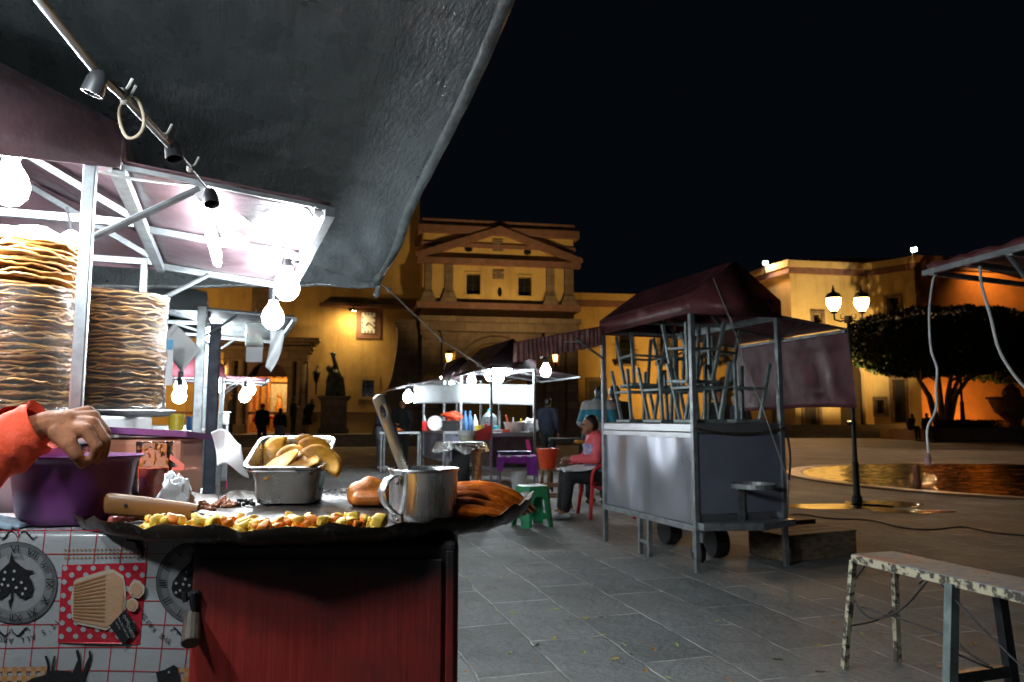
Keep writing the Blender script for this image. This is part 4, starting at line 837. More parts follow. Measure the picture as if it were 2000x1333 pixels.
hp = [V((p.x, p.y, FZ + rnd.uniform(.01, .02))) for p in hp]
scatter('ham_strip', m_ham, 'pink ham piece at the left end of the griddle', 'ham', 'ham pieces at the left of the griddle', [chunk(40 + i, .04, .02, .012) for i in range(3)], hp)
def crumbs(label, px, Y, rx, n, m, s0=.007, cat='minced meat', name='minced_meat'):
    c = P(px, 900, Y); mb = MB()
    for i in range(n):
        a, r = rnd.uniform(0, 6.28), rnd.random() ** .6; z = FZ + .004 + (1 - r) * rnd.uniform(0, .022)
        e = Euler((rnd.uniform(0, 6), rnd.uniform(0, 6), rnd.uniform(0, 6))).to_matrix().to_4x4(); mb.ball((c.x + rx * r * cos(a), Y + .6 * rx * r * sin(a), z), (s0 * rnd.uniform(.6, 1.5), s0 * rnd.uniform(.5, 1), s0 * rnd.uniform(.5, 1)), 6, e)
    tag(mb.build(name, m, smooth=70), label, cat)
crumbs('reddish fried minced meat heap by the crumpled napkin on the griddle', 345, 1.78, .048, 90, m_mince)
crumbs('small heap of browned minced meat right of the larger one', 398, 1.76, .03, 50, m_mince)
crumbs('scatter of fried mince crumbs in the middle of the griddle back', 440, 1.84, .03, 36, m_mince)
crumbs('charred black bits at the back of the griddle left of the steel pan', 482, 1.86, .028, 14, mat('charred_bits', (.015, .012, .01), .35), .007, 'food scraps', 'charred_bits')
# ---- wooden handled scraper
sc = thing('griddle_scraper', 'griddle scraper with a thick worn wooden handle lying over the left rim', 'scraper', P(300, 990, 1.58))
a_, b_ = P(206, 984, 1.47), P(388, 1001, 1.47); mb = MB()
pts = [a_.lerp(b_, k) for k in (0, .02, .06, .5, .85, 1)]
for i in range(5):
    pass
d = (b_ - a_).normalized(); up = V((0, 0, 1)); sd = d.cross(up).normalized()
sec = [(0, .6), (.02, .92), (.06, 1), (.5, .92), (.85, .78), (1, .72)]; vs = []
for k, s_ in sec:
    c = a_.lerp(b_, k)
    for j in range(12): aa = 2 * pi * j / 12; vs.append(c + sd * (.011 * s_ * abs(cos(aa)) ** .6 * (1 if cos(aa) > 0 else -1)) + up * (.0215 * s_ * abs(sin(aa)) ** .6 * (1 if sin(aa) > 0 else -1)))
mb.add(vs, [(i * 12 + j, i * 12 + (j + 1) % 12, (i + 1) * 12 + (j + 1) % 12, (i + 1) * 12 + j) for i in range(5) for j in range(12)] + [tuple(range(12)), tuple(range(60, 72))])
mb.build('wooden_handle', mat('varnished_handle_wood', (.2, .085, .022), .42, 0, .35, 6, .2, 40, stretch=(.6, 3, 3)), sc, smooth=50)
for k in (.26,): c = a_.lerp(b_, k) - V((.002, .0125, -.002)); mb = MB(); mb.tube([c, c + V((0, .004, 0))], .0035, 10); mb.build('rivet_hole', m_['black'], sc)
c0 = b_ - d * .01; c1 = b_ + d * .16; c1.z = FZ + .004; mb = MB(); mb.prism([c0 + sd * .012, c0 - sd * .012, c1 - sd * .05, c1 + sd * .05], (0, 0, .004)); mb.build('blade', m_['darksteel'], sc)
# ---- steel pans with folded tortillas
m_pan = mat('pan_steel', (.5, .5, .49), .3, 1, .15, 8, .06, 40)
def gn_pan(name, label, T, w, l, h, m):
    t = thing(name, label, 'pan', T.translation); n = 7
    def rr(w, l, r, z):
        out = []
        for cx, cy_, a0 in ((w / 2 - r, l / 2 - r, 0), (-w / 2 + r, l / 2 - r, 90), (-w / 2 + r, -l / 2 + r, 180), (w / 2 - r, -l / 2 + r, 270)):
            for i in range(n): a = R(a0 + 90 * i / (n - 1)); out.append(T @ V((cx + r * cos(a), cy_ + r * sin(a), z)))
        return out
    rings = [rr(w - .05, l - .05, .012, 0), rr(w - .026, l - .026, .02, .004), rr(w - .018, l - .018, .02, .02), rr(w - .012, l - .012, .02, h * .72), rr(w - .006, l - .006, .02, h * .78), rr(w - .004, l - .004, .02, h - .004), rr(w + .004, l + .004, .022, h), rr(w + .018, l + .018, .026, h), rr(w + .02, l + .02, .027, h - .005), rr(w + .017, l + .017, .026, h - .0055), rr(w + .002, l + .002, .021, h - .003)]
    mb = MB(); vs = [p for r in rings for p in r]; N = 4 * n
    mb.add(vs, [(i * N + j, i * N + (j + 1) % N, (i + 1) * N + (j + 1) % N, (i + 1) * N + j) for i in range(len(rings) - 1) for j in range(N)] + [tuple(range(N))[::-1]])
    mb.build('body', m, t, smooth=50, solid=.0012); return t
p1 = P(568, 975, 1.95); PT = Matrix.Translation((p1.x, 1.945, FZ + .001)) @ Matrix.Rotation(R(4), 4, 'Z')
gn_pan('steel_pan', 'deep stainless steel pan standing on the back of the griddle', PT, .164, .165, .088, m_pan)
PT2 = PT @ Matrix.Translation((0, -.085, .093)) @ Matrix.Rotation(R(23), 4, 'X') @ Matrix.Translation((0, .085, -.058))
gn_pan('steel_pan', 'upper steel pan tilted forward in the lower pan and full of folded tortillas', PT2 @ Matrix.Scale(1, 4), .183, .172, .062, m_pan)
m_tor = mat('yellow_tortilla', (.34, .12, .01), .5, 0, .25, 24, .6, 60, col2=(.62, .31, .02), sss=.1, bdist=.003)
def folded_tortilla(r, bulge):
    mb = MB()
    for s in (-1, 1):
        mb.grid(lambda u, v: V((1.05 * r * v * cos(pi * u), -.14 * (r * v * cos(pi * u)) ** 2 / r + .22 * (r * v * sin(pi * u)) ** 2 / r + s * (.002 + bulge * sin(pi * min(1, v)) * (.5 + .5 * sin(pi * u)) * (1 - .35 * v)) + .005 * v * v * sin(8 * u + s) + s * .004 * v ** 3, r * v * sin(pi * u) * (1 + .05 * sin(7 * u * s) + .03 * s))), 18, 6)
    return mb
tv = [folded_tortilla(.052, .004), folded_tortilla(.048, .005), folded_tortilla(.054, .0035)]
tlabels = ['folded yellow tortilla at the front left of the tilted pan', 'folded yellow tortilla at the front middle of the tilted pan', 'folded yellow tortilla at the front right of the tilted pan', 'folded yellow tortilla leaning behind at the right of the pan', 'topmost folded tortilla sticking up at the right of the pan', 'small pointed tortilla corner at the back left of the pan', 'folded yellow tortilla lying in the middle of the pan']
for i, (px, py, Y, rx, ry, rz) in enumerate(((556, 912, 1.87, -58, -38, 4), (590, 914, 1.865, -52, -12, -6), (622, 906, 1.88, -50, 30, -10), (612, 890, 1.94, -40, 42, -5), (598, 882, 1.99, -32, 52, 0), (546, 890, 1.985, -25, -70, 10), (580, 900, 1.92, -50, 8, 5))):
    o = tv[i % 3].build('folded_tortilla', m_tor, None, smooth=60, solid=.002); o.location = P(px, py + 4, Y); o.rotation_euler = (R(rx + 20), R(ry), R(rz)); tag(o, tlabels[i], 'tortilla', 'folded tortillas in the tilted pan')
# ---- red chilli bread roll and folded red tortillas
def crusty(name, c1, c2, cr):
    m, t, b = nt(name); co = coord(t); vo = nd(t, 'ShaderNodeTexVoronoi', feature='DISTANCE_TO_EDGE', i_Scale=75); wp_ = nd(t, 'ShaderNodeMix', data_type='RGBA', blend_type='LINEAR_LIGHT'); wp_.inputs[0].default_value = .02
    nn = nd(t, 'ShaderNodeTexNoise', i_Scale=18, i_Detail=4); t.links.new(co, nn.inputs[0]); t.links.new(co, wp_.inputs[6]); t.links.new(nn.outputs[1], wp_.inputs[7]); t.links.new(wp_.outputs[2], vo.inputs[0])
    base = ramp(t, noise_(t, co, 22, 5, .65), .3, .72, c1, c2); ck = ramp(t, vo.outputs[0], .0, .09, (.55, .55, .55)); t.links.new(mixc(t, ck, cr, base), b.inputs['Base Color'])
    t.links.new(ramp(t, noise_(t, co, 35, 4), .35, .65, (.22,) * 3, (.5,) * 3), b.inputs['Roughness']); h = mixc(t, .75, ck, noise_(t, co, 60, 5, .7)); bump_(t, b, h, .7, .0035); return m
m_roll = crusty('chilli_glazed_bread', (.36, .085, .01), (.66, .22, .035), (.25, .05, .008))
q = P(722, 965, 1.86); q.z = FZ
o = blob('bread_roll', [(q + V((-.028, 0, .024)), q + V((.03, 0, .024)), .028, .026), (q + V((-.03, -.004, .036)), q + V((-.012, -.006, .044)), .024, .022), (q + V((.0, -.004, .05)), q + V((.018, -.002, .046)), .024, .022), (q + V((.03, .0, .034)), q + V((.036, .004, .03)), .026, .024), (q + V((-.02, -.02, .02)), q + V((.026, -.02, .02)), .02, .02)], m_roll, None, .003, 3)
tag(o, 'glossy orange chilli coated bread roll left of the aluminium mug', 'bread roll')
m_red = crusty('red_chilli_tortilla', (.40, .06, .004), (.78, .19, .012), (.24, .04, .004))
q = P(948, 990, 1.66); q.z = FZ
def redfold(k):
    """a soft folded tortilla: a thick lens draped over the ones behind, falling to the right"""
    mb = MB(); h = (.072, .066, .056, .046, .036)[k]; w = .05 - .003 * k
    def f(u, v):
        x = -.09 + .185 * u; s = max(0, 1 - ((u - .28) / .74) ** 2) if u > .28 else 1 - .12 * ((.28 - u) / .28) ** 2
        a = 2 * pi * v; t_ = (.006 + .016 * (1 - (2 * u - 1) ** 4) ** .5); top = h * s ** .75
        y = -w * .55 * cos(a) ** 1 * (.35 + .65 * s ** .5) + .02 * (u - .3); z = top * (.5 + .5 * sin(a)) ** .8 + .003 * noise.noise((u * 6, a, k))
        return V((x, y, max(.001, z)))
    mb.grid(f, 26, 18); mb.add([f(0, j / 18) for j in range(18)], [tuple(range(18))]); return mb
rl = ['hindmost folded red tortilla right of the mug', 'second folded red tortilla from the back, right of the mug', 'third folded red tortilla, in the middle of the stack by the mug', 'fourth folded red tortilla, near the front of the stack by the mug', 'frontmost folded red tortilla beside the mug']
for k in range(5):
    o = redfold(k).build('red_tortilla', m_red, None, smooth=70); o.location = q + V((.016 - .012 * k, .075 - .036 * k, 0)); o.rotation_euler = (0, R(0), R(-10 + 3 * k)); tag(o, rl[k], 'tortilla', 'folded red tortillas by the mug')
# ---- aluminium mug and ladle
m_alu = mat('polished_aluminium', (.78, .79, .80), .27, .95, .08, 14, .15, 22, stretch=(1, 1, .15), bdist=.004)
mc = V(((830 - 1000) / F * 1.6, 1.6, FZ)); mg = thing('mug', 'big polished aluminium mug with a riveted strap handle on the griddle', 'mug', mc)
mb = MB(); mb.lathe([(.001, .002), (.066, .002), (.071, .006), (.072, .02), (.0715, .101), (.073, .104), (.0755, .1065), (.0745, .1095), (.0725, .109), (.0705, .105), (.0702, .008), (.001, .006)], mc, 64); mb.build('cup', m_alu, mg, smooth=50)
ha = R(232); hd = V((cos(ha), sin(ha), 0)); hs = V((-sin(ha), cos(ha), 0))
hp_ = [mc + hd * r + V((0, 0, z)) for r, z in ((.0735, .077), (.0735, .095), (.084, .098), (.104, .09), (.116, .073), (.115, .056), (.104, .04), (.08, .021), (.0735, .018), (.0735, .002))]
hp_ = smoothpts(hp_, 5); mb = MB(); mb.grid(lambda u, v: hp_[int(round(u * (len(hp_) - 1)))] + hs * (.0115 * (2 * v - 1)), len(hp_) - 1, 2); mb.build('handle', m_alu, mg, smooth=180, solid=.0016)
for z in (.082, .009): mb = MB(); mb.ball(mc + hd * .0755 + V((0, 0, z)), (.0036, .0036, .0036), 10); mb.build('rivet', m_['steel'], mg, smooth=180)
la, lb = P(739, 772, 1.54), mc + V((-.025, .01, .05)); ld_ = thing('ladle', 'long steel ladle handle with a slot leaning in the aluminium mug', 'ladle', lb)
d = (lb - la).normalized(); sd = d.cross(V((0, 1, 0))).normalized(); nn = sd.cross(d); L = (lb - la).length
def lstrip(u, wd): c = la + d * L * u; return c, wd
mb = MB(); outl = []; W0 = .0155
prof_l = [(0, .0), (.004, .007), (.015, .0125), (.035, W0), (.12, .0150), (.5, .012), (.8, .0095), (1, .0085)]
def hole_w(u): return .0038 * max(0, 1 - ((u - .155) / .062) ** 2) ** .5 if abs(u - .155) < .062 else 0
us = sorted({0, .004, .015, .035, .06, .09, .093, .1, .12, .155, .19, .21, .217, .25, .35, .5, .65, .8, 1})
def wd(u):
    for (u0, w0), (u1, w1) in zip(prof_l, prof_l[1:]):
        if u0 <= u <= u1: return w0 + (w1 - w0) * (u - u0) / (u1 - u0)
for s in (-1, 1):
    row = []
    for u in us: c = la + d * L * u; h = max(hole_w(u), .0 if u < .05 else .0); row.append((c + sd * s * h - nn * .0012 * (u > .2), c + sd * s * (h + (wd(u) - h) * .55) - nn * .0002, c + sd * s * max(wd(u), 1e-5) + nn * .003))
    vs = [p for r_ in row for p in r_]; mb.add(vs, [(i * 3 + j, i * 3 + j + 1, i * 3 + j + 4, i * 3 + j + 3) for i in range(len(us) - 1) for j in range(2)])
mb.build('handle', mat('worn_ladle_steel', (.62, .58, .5), .36, .95, .1, 8), ld_, smooth=60, solid=.0014)
mb = MB(); mb.lathe([(.001, -.026), (.02, -.022), (.028, -.008), (.03, .006), (.029, .006), (.018, -.02), (.001, -.023)], lb + V((.012, 0, -.008)), 20); mb.build('bowl', m_['steel'], ld_, smooth=60)
# ================================================================ TABLE AND CLOTH
TZ = .966
tb = thing('table', 'sturdy table hidden under the printed oilcloth at the left of the griddle', 'table', (-1.0, 1.58, 0))
mb = MB(); mb.box(-1.42, -.6, 1.45, 1.72, TZ - .03, TZ - .004); mb.build('tabletop', m_['greywood'], tb)
for x, y in ((-1.4, 1.47), (-.64, 1.47), (-1.4, 1.7), (-.64, 1.7)): mb = MB(); mb.box(x - .02, x + .02, y - .02, y + .02, 0, TZ - .03); mb.build('leg', m_['greywood'], tb)
YC = 1.43
def wv(x, z):
    k = min(1, max(0, (TZ - z) * 5)); return k * (.004 * sin(9 * x + 2.5 * z + 1) + .0025 * sin(17 * x - 6 * z) + .002 * noise.noise((x * 7, z * 5, 2)))
def cl(px, py, e=0):
    p = P(px, py, YC); return V((p.x, YC + wv(p.x, p.z) - e, p.z))
def oil(name, col, col2=None, rough=.22): return mat(name, col, rough, 0, .06, 5, .35, 11, col2=col2, bdist=.012, coat=.2)
cm = [oil('oilcloth_white', (.34, .35, .355)), oil('oilcloth_red', (.42, .02, .035)), oil('oilcloth_black', (.018, .018, .02)), oil('oilcloth_grey', (.10, .105, .11)), oil('oilcloth_palegrey', (.17, .175, .18)), oil('oilcloth_biscuit', (.45, .27, .16)), oil('oilcloth_cream', (.48, .39, .30)), oil('oilcloth_brown', (.30, .15, .07)), oil('oilcloth_gingham', (.42, .20, .07)), oil('oilcloth_midgrey', (.25, .255, .26))]
mb = MB()
def clothf(u, v):
    x = -1.45 + (.86) * u
    if v < .22: k = v / .22; return V((x, 1.74 - (1.74 - YC - .006) * k, TZ))
    if v < .26: a = (v - .22) / .04 * pi / 2; return V((x, YC + .006 - .006 * sin(a), TZ - .006 + .006 * cos(a)))
    z = TZ - .006 - (v - .26) / .74 * .86; return V((x, YC + wv(x, z), z))
mb.grid(clothf, 110, 120)
def scan(poly, mi, e, step=2.5, hx=12):
    mb.mi = mi; ys = [p[1] for p in poly]; y = min(ys); n = len(poly)
    def cross(yy):
        xs = []
        for i in range(n):
            (xa, ya), (xb, yb) = poly[i], poly[(i + 1) % n]
            if (ya <= yy) != (yb <= yy): xs.append(xa + (yy - ya) / (yb - ya) * (xb - xa))
        return sorted(xs)
    while y < max(ys):
        y2 = min(y + step, max(ys)); xm_ = cross((y + y2) / 2); xa_, xb_ = cross(y + 1e-3), cross(y2 - 1e-3)
        if len(xa_) != len(xm_): xa_ = xm_
        if len(xb_) != len(xm_): xb_ = xm_
        for k in range(0, len(xm_) - 1, 2):
            m = max(1, int(abs(xm_[k + 1] - xm_[k]) / hx) + 1)
            for i in range(m):
                f0, f1 = i / m, (i + 1) / m; mb.add([cl(xa_[k] + (xa_[k + 1] - xa_[k]) * f0, y, e), cl(xa_[k] + (xa_[k + 1] - xa_[k]) * f1, y, e), cl(xb_[k] + (xb_[k + 1] - xb_[k]) * f1, y2, e), cl(xb_[k] + (xb_[k + 1] - xb_[k]) * f0, y2, e)], [(0, 1, 2, 3)])
        y = y2
def circ(x, y, r, n=26, ry=None): return [(x + r * cos(2 * pi * i / n), y + (ry or r) * sin(2 * pi * i / n)) for i in range(n)]
def stroke(pts, w, mi, e):
    pts = [V((*p, 0)) for p in pts]; mb.mi = mi
    for i in range(len(pts) - 1):
        a, b = pts[i], pts[i + 1]; k = w if not callable(w) else w(i / (len(pts) - 1)); k2 = w if not callable(w) else w((i + 1) / (len(pts) - 1)); nrm = V((-(b - a).y, (b - a).x, 0)).normalized()
        m = max(1, int((b - a).length / 12))
        for j in range(m):
            p, q_ = a.lerp(b, j / m), a.lerp(b, (j + 1) / m); mb.add([cl(*(p + nrm * k / 2).xy, e), cl(*(p - nrm * k / 2).xy, e), cl(*(q_ - nrm * k2 / 2).xy, e), cl(*(q_ + nrm * k2 / 2).xy, e)], [(0, 1, 2, 3)])
def txt(s, x, y, size, ang, mi, e):
    vs, fs = text_mesh(s, size); c, sn = cos(ang), sin(ang); mb.mi = mi
    mb.add([cl(x + (v.x * c + v.y * sn), y + (v.x * sn - v.y * c), e) for v in vs], fs)
E = .0007
for y in range(1036, 1660, 46): stroke([(-300, y + 1), (400, y)], 1.7, 1, E)
for x in range(-240, 440, 51): stroke([(x + 12 + 11, 1030), (x - 46, 1620)], 1.7, 1, E)
def clockface(cx, cy_):
    for k, mi in ((1, 2), (.985, 3), (.88, 4), (.7, 9)): scan(circ(cx, cy_, 81 * k, 40), mi, E * (2 + .4 * (1 - k) * 6))
    for i, s in enumerate(('XII', 'I', 'II', 'III', 'IIII', 'V', 'VI', 'VII', 'VIII', 'IX', 'X', 'XI')):
        a = pi / 2 + 2 * pi * i / 12; txt(s, cx + 66 * cos(a), cy_ + 66 * sin(a), 21 if len(s) < 4 else 17, a + pi / 2, 2, E * 6)
    spd = [(cx - 7, cy_ - 62), (cx - 12, cy_ - 40), (cx - 32, cy_ - 22), (cx - 46, cy_ - 2), (cx - 49, cy_ + 12), (cx - 42, cy_ + 26), (cx - 28, cy_ + 30), (cx - 16, cy_ + 22), (cx - 9, cy_ + 14), (cx - 9, cy_ + 30), (cx - 14, cy_ + 34), (cx - 10, cy_ + 52), (cx - 7, cy_ + 34), (cx - 4, cy_ + 30), (cx - 4, cy_ + 14), (cx + 6, cy_ + 26), (cx + 18, cy_ + 30), (cx + 32, cy_ + 24), (cx + 36, cy_ + 8), (cx + 32, cy_ - 6), (cx + 24, cy_ - 18), (cx + 38, cy_ - 22), (cx + 40, cy_ - 24), (cx + 22, cy_ - 26), (cx + 6, cy_ - 38), (cx - 3, cy_ - 46)]
    scan(spd, 2, E * 6)
    for dx, dy in ((-36, 0), (-18, -8), (0, -8), (16, -2), (-28, 14), (-10, 4), (6, 8), (24, 10), (-16, -22), (2, -24), (-36, 18), (18, 20), (-22, 2)): scan(circ(cx + dx - 3, cy_ + dy, 3, 10), 0, E * 8, 2)
    txt('QUARTZ', cx, cy_ - 52, 8, pi, 2, E * 6)
clockface(32, 1139); clockface(386, 1138); clockface(-322, 1140)
sq = [(122, 1104), (287, 1099), (272, 1259), (111, 1258)]; scan(sq, 1, E * 2)
for r_ in range(12):
    for c_ in range(6):
        x = 128 + c_ * 27.5 + (14 if r_ % 2 else 0) - r_ * .9; y = 1110 + r_ * 13.4
        if 121 - (y - 1104) * .07 < x < 281 - (y - 1104) * .09 and y < 1254: scan(circ(x, y, 5.4, 14), 0, E * 3)
scan([(146, 1136), (150, 1131), (212, 1112), (222, 1112), (242, 1124), (247, 1150), (246, 1190), (236, 1214), (206, 1232), (150, 1219), (142, 1210), (139, 1172)], 6, E * 5)
scan([(147, 1139), (211, 1120), (207, 1226), (144, 1212)], 5, E * 6)
for i in range(12): k = i / 12; stroke([(146 - 2 * k, 1143 + 68 * k), (208 - 3 * k, 1124 + 98 * k)], 3.2, 7, E * 7)
scan([(212, 1122), (224, 1117), (240, 1130), (243, 1160), (240, 1195), (228, 1212), (207, 1226), (201, 1206), (206, 1190), (200, 1172), (207, 1155), (203, 1140)], 5, E * 6)
for x, y, s in ((266, 1152, 1), (258, 1182, .75)):
    hpts = [(x - 14 * s, y + 2), (x - 8 * s, y - 14 * s), (x + 3 * s, y - 20 * s), (x + 10 * s, y - 18 * s), (x + 13 * s, y - 14 * s), (x + 19 * s, y - 8 * s), (x + 18 * s, y + 6 * s), (x + 8 * s, y + 16 * s), (x - 6 * s, y + 14 * s)]
    scan(hpts, 6, E * 8); scan([(x + (a - x) * .75, y + (b - y) * .75) for a, b in hpts], 5, E * 9)
stroke([(238, 1160), (250, 1168), (240, 1176)], 1.5, 7, E * 10); stroke([(250, 1168), (238, 1186)], 1.5, 7, E * 10); stroke([(250, 1168), (262, 1158)], 1.5, 7, E * 10)
scan([(246, 1190), (271, 1226), (242, 1260), (215, 1222)], 2, E * 9)
txt('CHECK', 258, 1232, 9, R(62), 0, E * 11); txt('IT OUT', 250, 1238, 5, R(62), 0, E * 11); txt('Time for tea', 240, 1218, 6, R(62), 0, E * 11); txt('and cake', 233, 1221, 5, R(62), 0, E * 11)
for i in range(3): x, y = 246 + 3.6 * i, 1203 + 6 * i; stroke([(x - 2, y - 2), (x + 2, y - 2), (x + 2, y + 2), (x - 2, y + 2), (x - 2, y - 2)], .8, 0, E * 11)
for i in range(21):
    for j in range(3): x, y = 128 + 7.9 * i, 1074.5 + 7.6 * j - .12 * i; scan([(x - 1.9, y - 1.6), (x + 1.9, y - 1.6), (x + 1.9, y + 1.6), (x - 1.9, y + 1.6)], 7, E * 2)
def arc_text(s, cx, cy_, r, a0, da, size):
    for i, ch in enumerate(s):
        a = R(a0 + da * i)
        if ch != ' ': txt(ch, cx + r * cos(a), cy_ + r * sin(a), size, a + pi / 2, 2, E * 2)
arc_text("IT'S ALL ABOUT", 28, 1139, 112, 43, 5.6, 15); arc_text('THE FAITH', 392, 1139, 127, 118, 4.3, 15)
arc_text('THE FAITH', 36, 1139, 127, 118, 4.3, 15)
for ox, oy, f in ((36, 1046, 1), (22, 1234, -1), (372, 1046, 1), (372, 1233, -1)):
    for s in (-1, 1):
        stroke([(ox + s * (3 + 30 * k / 14) , oy - f * 8 * sin(pi * 1.6 * k / 14)) for k in range(15)], lambda q: 1.2 + 2.6 * sin(pi * q), 2, E * 2)
        stroke([(ox + s * (30 + 7 * cos(a / 3)), oy + f * (5 * sin(a / 3))) for a in range(13)], 1.6, 2, E * 2)
    for s in (-1, 1): stroke([(ox + s * 2, oy + 4), (ox + s * 3, oy - 2), (ox, oy - 6)], 1.3, 2, E * 2)
for k in range(9):   # rooster tail
    sx = 236 + 2.2 * k; stroke([(222 + 3.3 * k, 1030), (sx + 4, 1044), (sx + 14 + 1.5 * k, 1056), (268 + 1.6 * k, 1062 + 4 * k - 8), (266 + 1.5 * k, 1070 + 2.6 * k)], lambda q: .8 + 2.0 * sin(pi * q), 2, E * 3)
stroke([(225, 1034), (252, 1044), (276, 1058), (284, 1074), (276, 1090), (268, 1092)], 2.2, 2, E * 3)
for x0_, x1_ in ((-120, 98), (344, 392)):    # gingham band
    for i in range(int((x1_ - x0_) / 9)):
        for j in range(20):
            if i % 2 == 0 or j % 2 == 0: x, y = x0_ + 9 * i, 1303 + 9 * j; mb.mi = 8 if (i % 2 == 0 and j % 2 == 0) else 5; mb.add([cl(x, y, E * 2), cl(x + 9, y, E * 2), cl(x + 9, y + 9, E * 2), cl(x, y + 9, E * 2)], [(0, 1, 2, 3)])
scan([(52, 1336), (60, 1326), (84, 1320), (98, 1312), (110, 1310), (130, 1311), (140, 1314), (150, 1290), (146, 1272), (151, 1270), (155, 1282), (156, 1300), (154, 1312), (160, 1312), (166, 1296), (172, 1284), (171, 1274), (176, 1273), (177, 1286), (172, 1302), (164, 1322), (166, 1345), (120, 1400), (70, 1380)], 2, E * 4)
stroke([(92, 1322), (94, 1300), (89, 1282)], 5, 2, E * 4); stroke([(101, 1320), (102, 1300), (106, 1282)], 4, 2, E * 4)
scan([(306, 1311), (322, 1308), (342, 1297), (350, 1302), (350, 1308), (355, 1322), (356, 1345), (318, 1350), (310, 1330)], 2, E * 4); scan(circ(333, 1311, 2.2, 10), 0, E * 6, 1.2); stroke([(316, 1336), (330, 1330)], 1.2, 0, E * 6)
tag(mb.build('oilcloth', cm, keepn=True, smooth=60), 'shiny white oilcloth printed with clocks, a cupcake and red checks over the left table', 'tablecloth')
# ================================================================ THINGS ON THE LEFT TABLE
tc = P(140, 1010, 1.585); tc.z = TZ + .001
t = thing('purple_tub', 'deep purple plastic tub with a flared lip standing on the oilcloth', 'tub', tc)
mb = MB(); mb.lathe([(.001, 0), (.1, 0), (.114, .006), (.122, .02), (.134, .08), (.141, .122), (.15, .133), (.158, .1355), (.158, .139), (.148, .139), (.138, .126), (.119, .02), (.001, .012)], tc, 56, sx=.86, sy=.72); mb.build('body', m_['purple'], t, smooth=50)
def crumple(name, label, cat, c, r, m, seed, amp=.35, sc=1.6, n=40):
    mb = MB(); r = V(r) if not isinstance(r, float) else V((r, r, r))
    def f(u, v):
        th, ph = 2 * pi * u, pi * v; d = V((cos(th) * sin(ph), sin(th) * sin(ph), cos(ph))); k = 1 + amp * (noise.noise(d * sc + V((seed, 0, 0))) + .5 * abs(noise.noise(d * sc * 2.7 + V((0, seed, 0)))) + .25 * noise.noise(d * sc * 7))
        return V(c) + V((d.x * r.x * k, d.y * r.y * k, max(d.z * r.z * k, -r.z * .8)))
    mb.grid(f, n, n // 2); return tag(mb.build(name, m, smooth=40), label, cat)
crumple('plastic_bag', 'crumpled white plastic bag bulging out of the purple tub', 'bag', P(98, 872, 1.56), (.042, .04, .032), m_['paper'], 3)
mb = MB(); p0 = P(90, 884, 1.53); mb.grid(lambda u, v: p0 + V((.06 * u, .01 + .03 * v, .004 + .006 * sin(3 * u + 2 * v))), 8, 4); tag(mb.build('orange_strip', m_['orange'], solid=.003, smooth=180), 'orange plastic strip lying on the rim of the purple tub', 'strip')
jc = V((-.868, 1.82, .965)); t = thing('salsa_jar', 'waisted glass jar half full of red salsa behind the griddle rim', 'jar', jc)
jp = [(.001, .0), (.036, .0), (.041, .006), (.044, .03), (.047, .07), (.048, .1), (.045, .118), (.039, .138), (.04, .158), (.0415, .162)]
mb = MB(); mb.lathe(jp, jc, 40); mb.f = [f for f in mb.f if len(f) < 10]; mb.m = [0] * len(mb.f); mb.build('glass', film('jar_glass', (.98, .98, .96), .995, .04), t, smooth=60, solid=.0016)
m_salsa = mat('red_salsa', (.5, .06, .008), .25, 0, .3, 14, .15, 40); m_smear = mat('dried_salsa', (.62, .2, .02), .4, 0, .4, 20)
mb = MB(); mb.lathe([(.001, .002), (.034, .002), (.039, .007), (.042, .03), (.045, .07), (.0458, .1), (.001, .1)], jc, 32); mb.build('salsa', m_salsa, t, smooth=50)
mb = MB()
for i in range(60):
    a = rnd.uniform(0, 6.28); z = .108 + .05 * rnd.random() ** .8; r = (.0445 if z < .118 else .0375); mb.ball(jc + V((r * cos(a), r * sin(a), z)), (.0025 * rnd.uniform(.5, 2.2), .0025 * rnd.uniform(.5, 2), .003 * rnd.uniform(.4, 2.4)), 6)
mb.build('salsa_smears', m_smear, t)
bc = V((-.995, 2.06, .965)); t = thing('sauce_container', 'big clear tub of red sauce with a purple lid behind the salsa jar', 'container', bc)
def rbox(mb, c, w, l, z0, z1, taper=1.0): mb.prism([c + V((sx * w / 2 * (1 if abs(k) else 1), sy * l / 2, z0)) for sx, sy, k in ((-1, -1, 0), (1, -1, 0), (1, 1, 0), (-1, 1, 0))], (0, 0, z1 - z0))
mb = MB(); rbox(mb, bc, .24, .15, 0.001, .165); mb.build('tub', film('smeared_clear_plastic', (.9, .42, .26), .4, .25), t, bevel=.015)
mb = MB(); rbox(mb, bc, .225, .135, .004, .082); mb.build('sauce', mat('dark_red_sauce', (.13, .012, .006), .3, 0, .3, 8), t, bevel=.012)
mb = MB()
for i in range(170):
    x, z = rnd.uniform(-.108, .108), .085 + .075 * rnd.random(); mb.ball(bc + V((x, -.069, z)), (.003 * rnd.uniform(.4, 2), .0012, .003 * rnd.uniform(.4, 2)), 6)
mb.build('sauce_smears', m_smear, t)
lT = Matrix.Translation(bc + V((0, 0, .17))) @ Matrix.Rotation(R(3), 4, 'Y') @ Matrix.Rotation(R(-4), 4, 'X'); mb = MB(lT); mb.box(-.137, .137, -.09, .09, 0, .007); mb.box(-.137, .137, -.09, -.082, .007, .016); mb.box(-.137, .137, .082, .09, .007, .016); mb.box(-.137, -.129, -.082, .082, .007, .016); mb.box(.129, .137, -.082, .082, .007, .016); mb.build('lid', m_['purple'], t, bevel=.004)
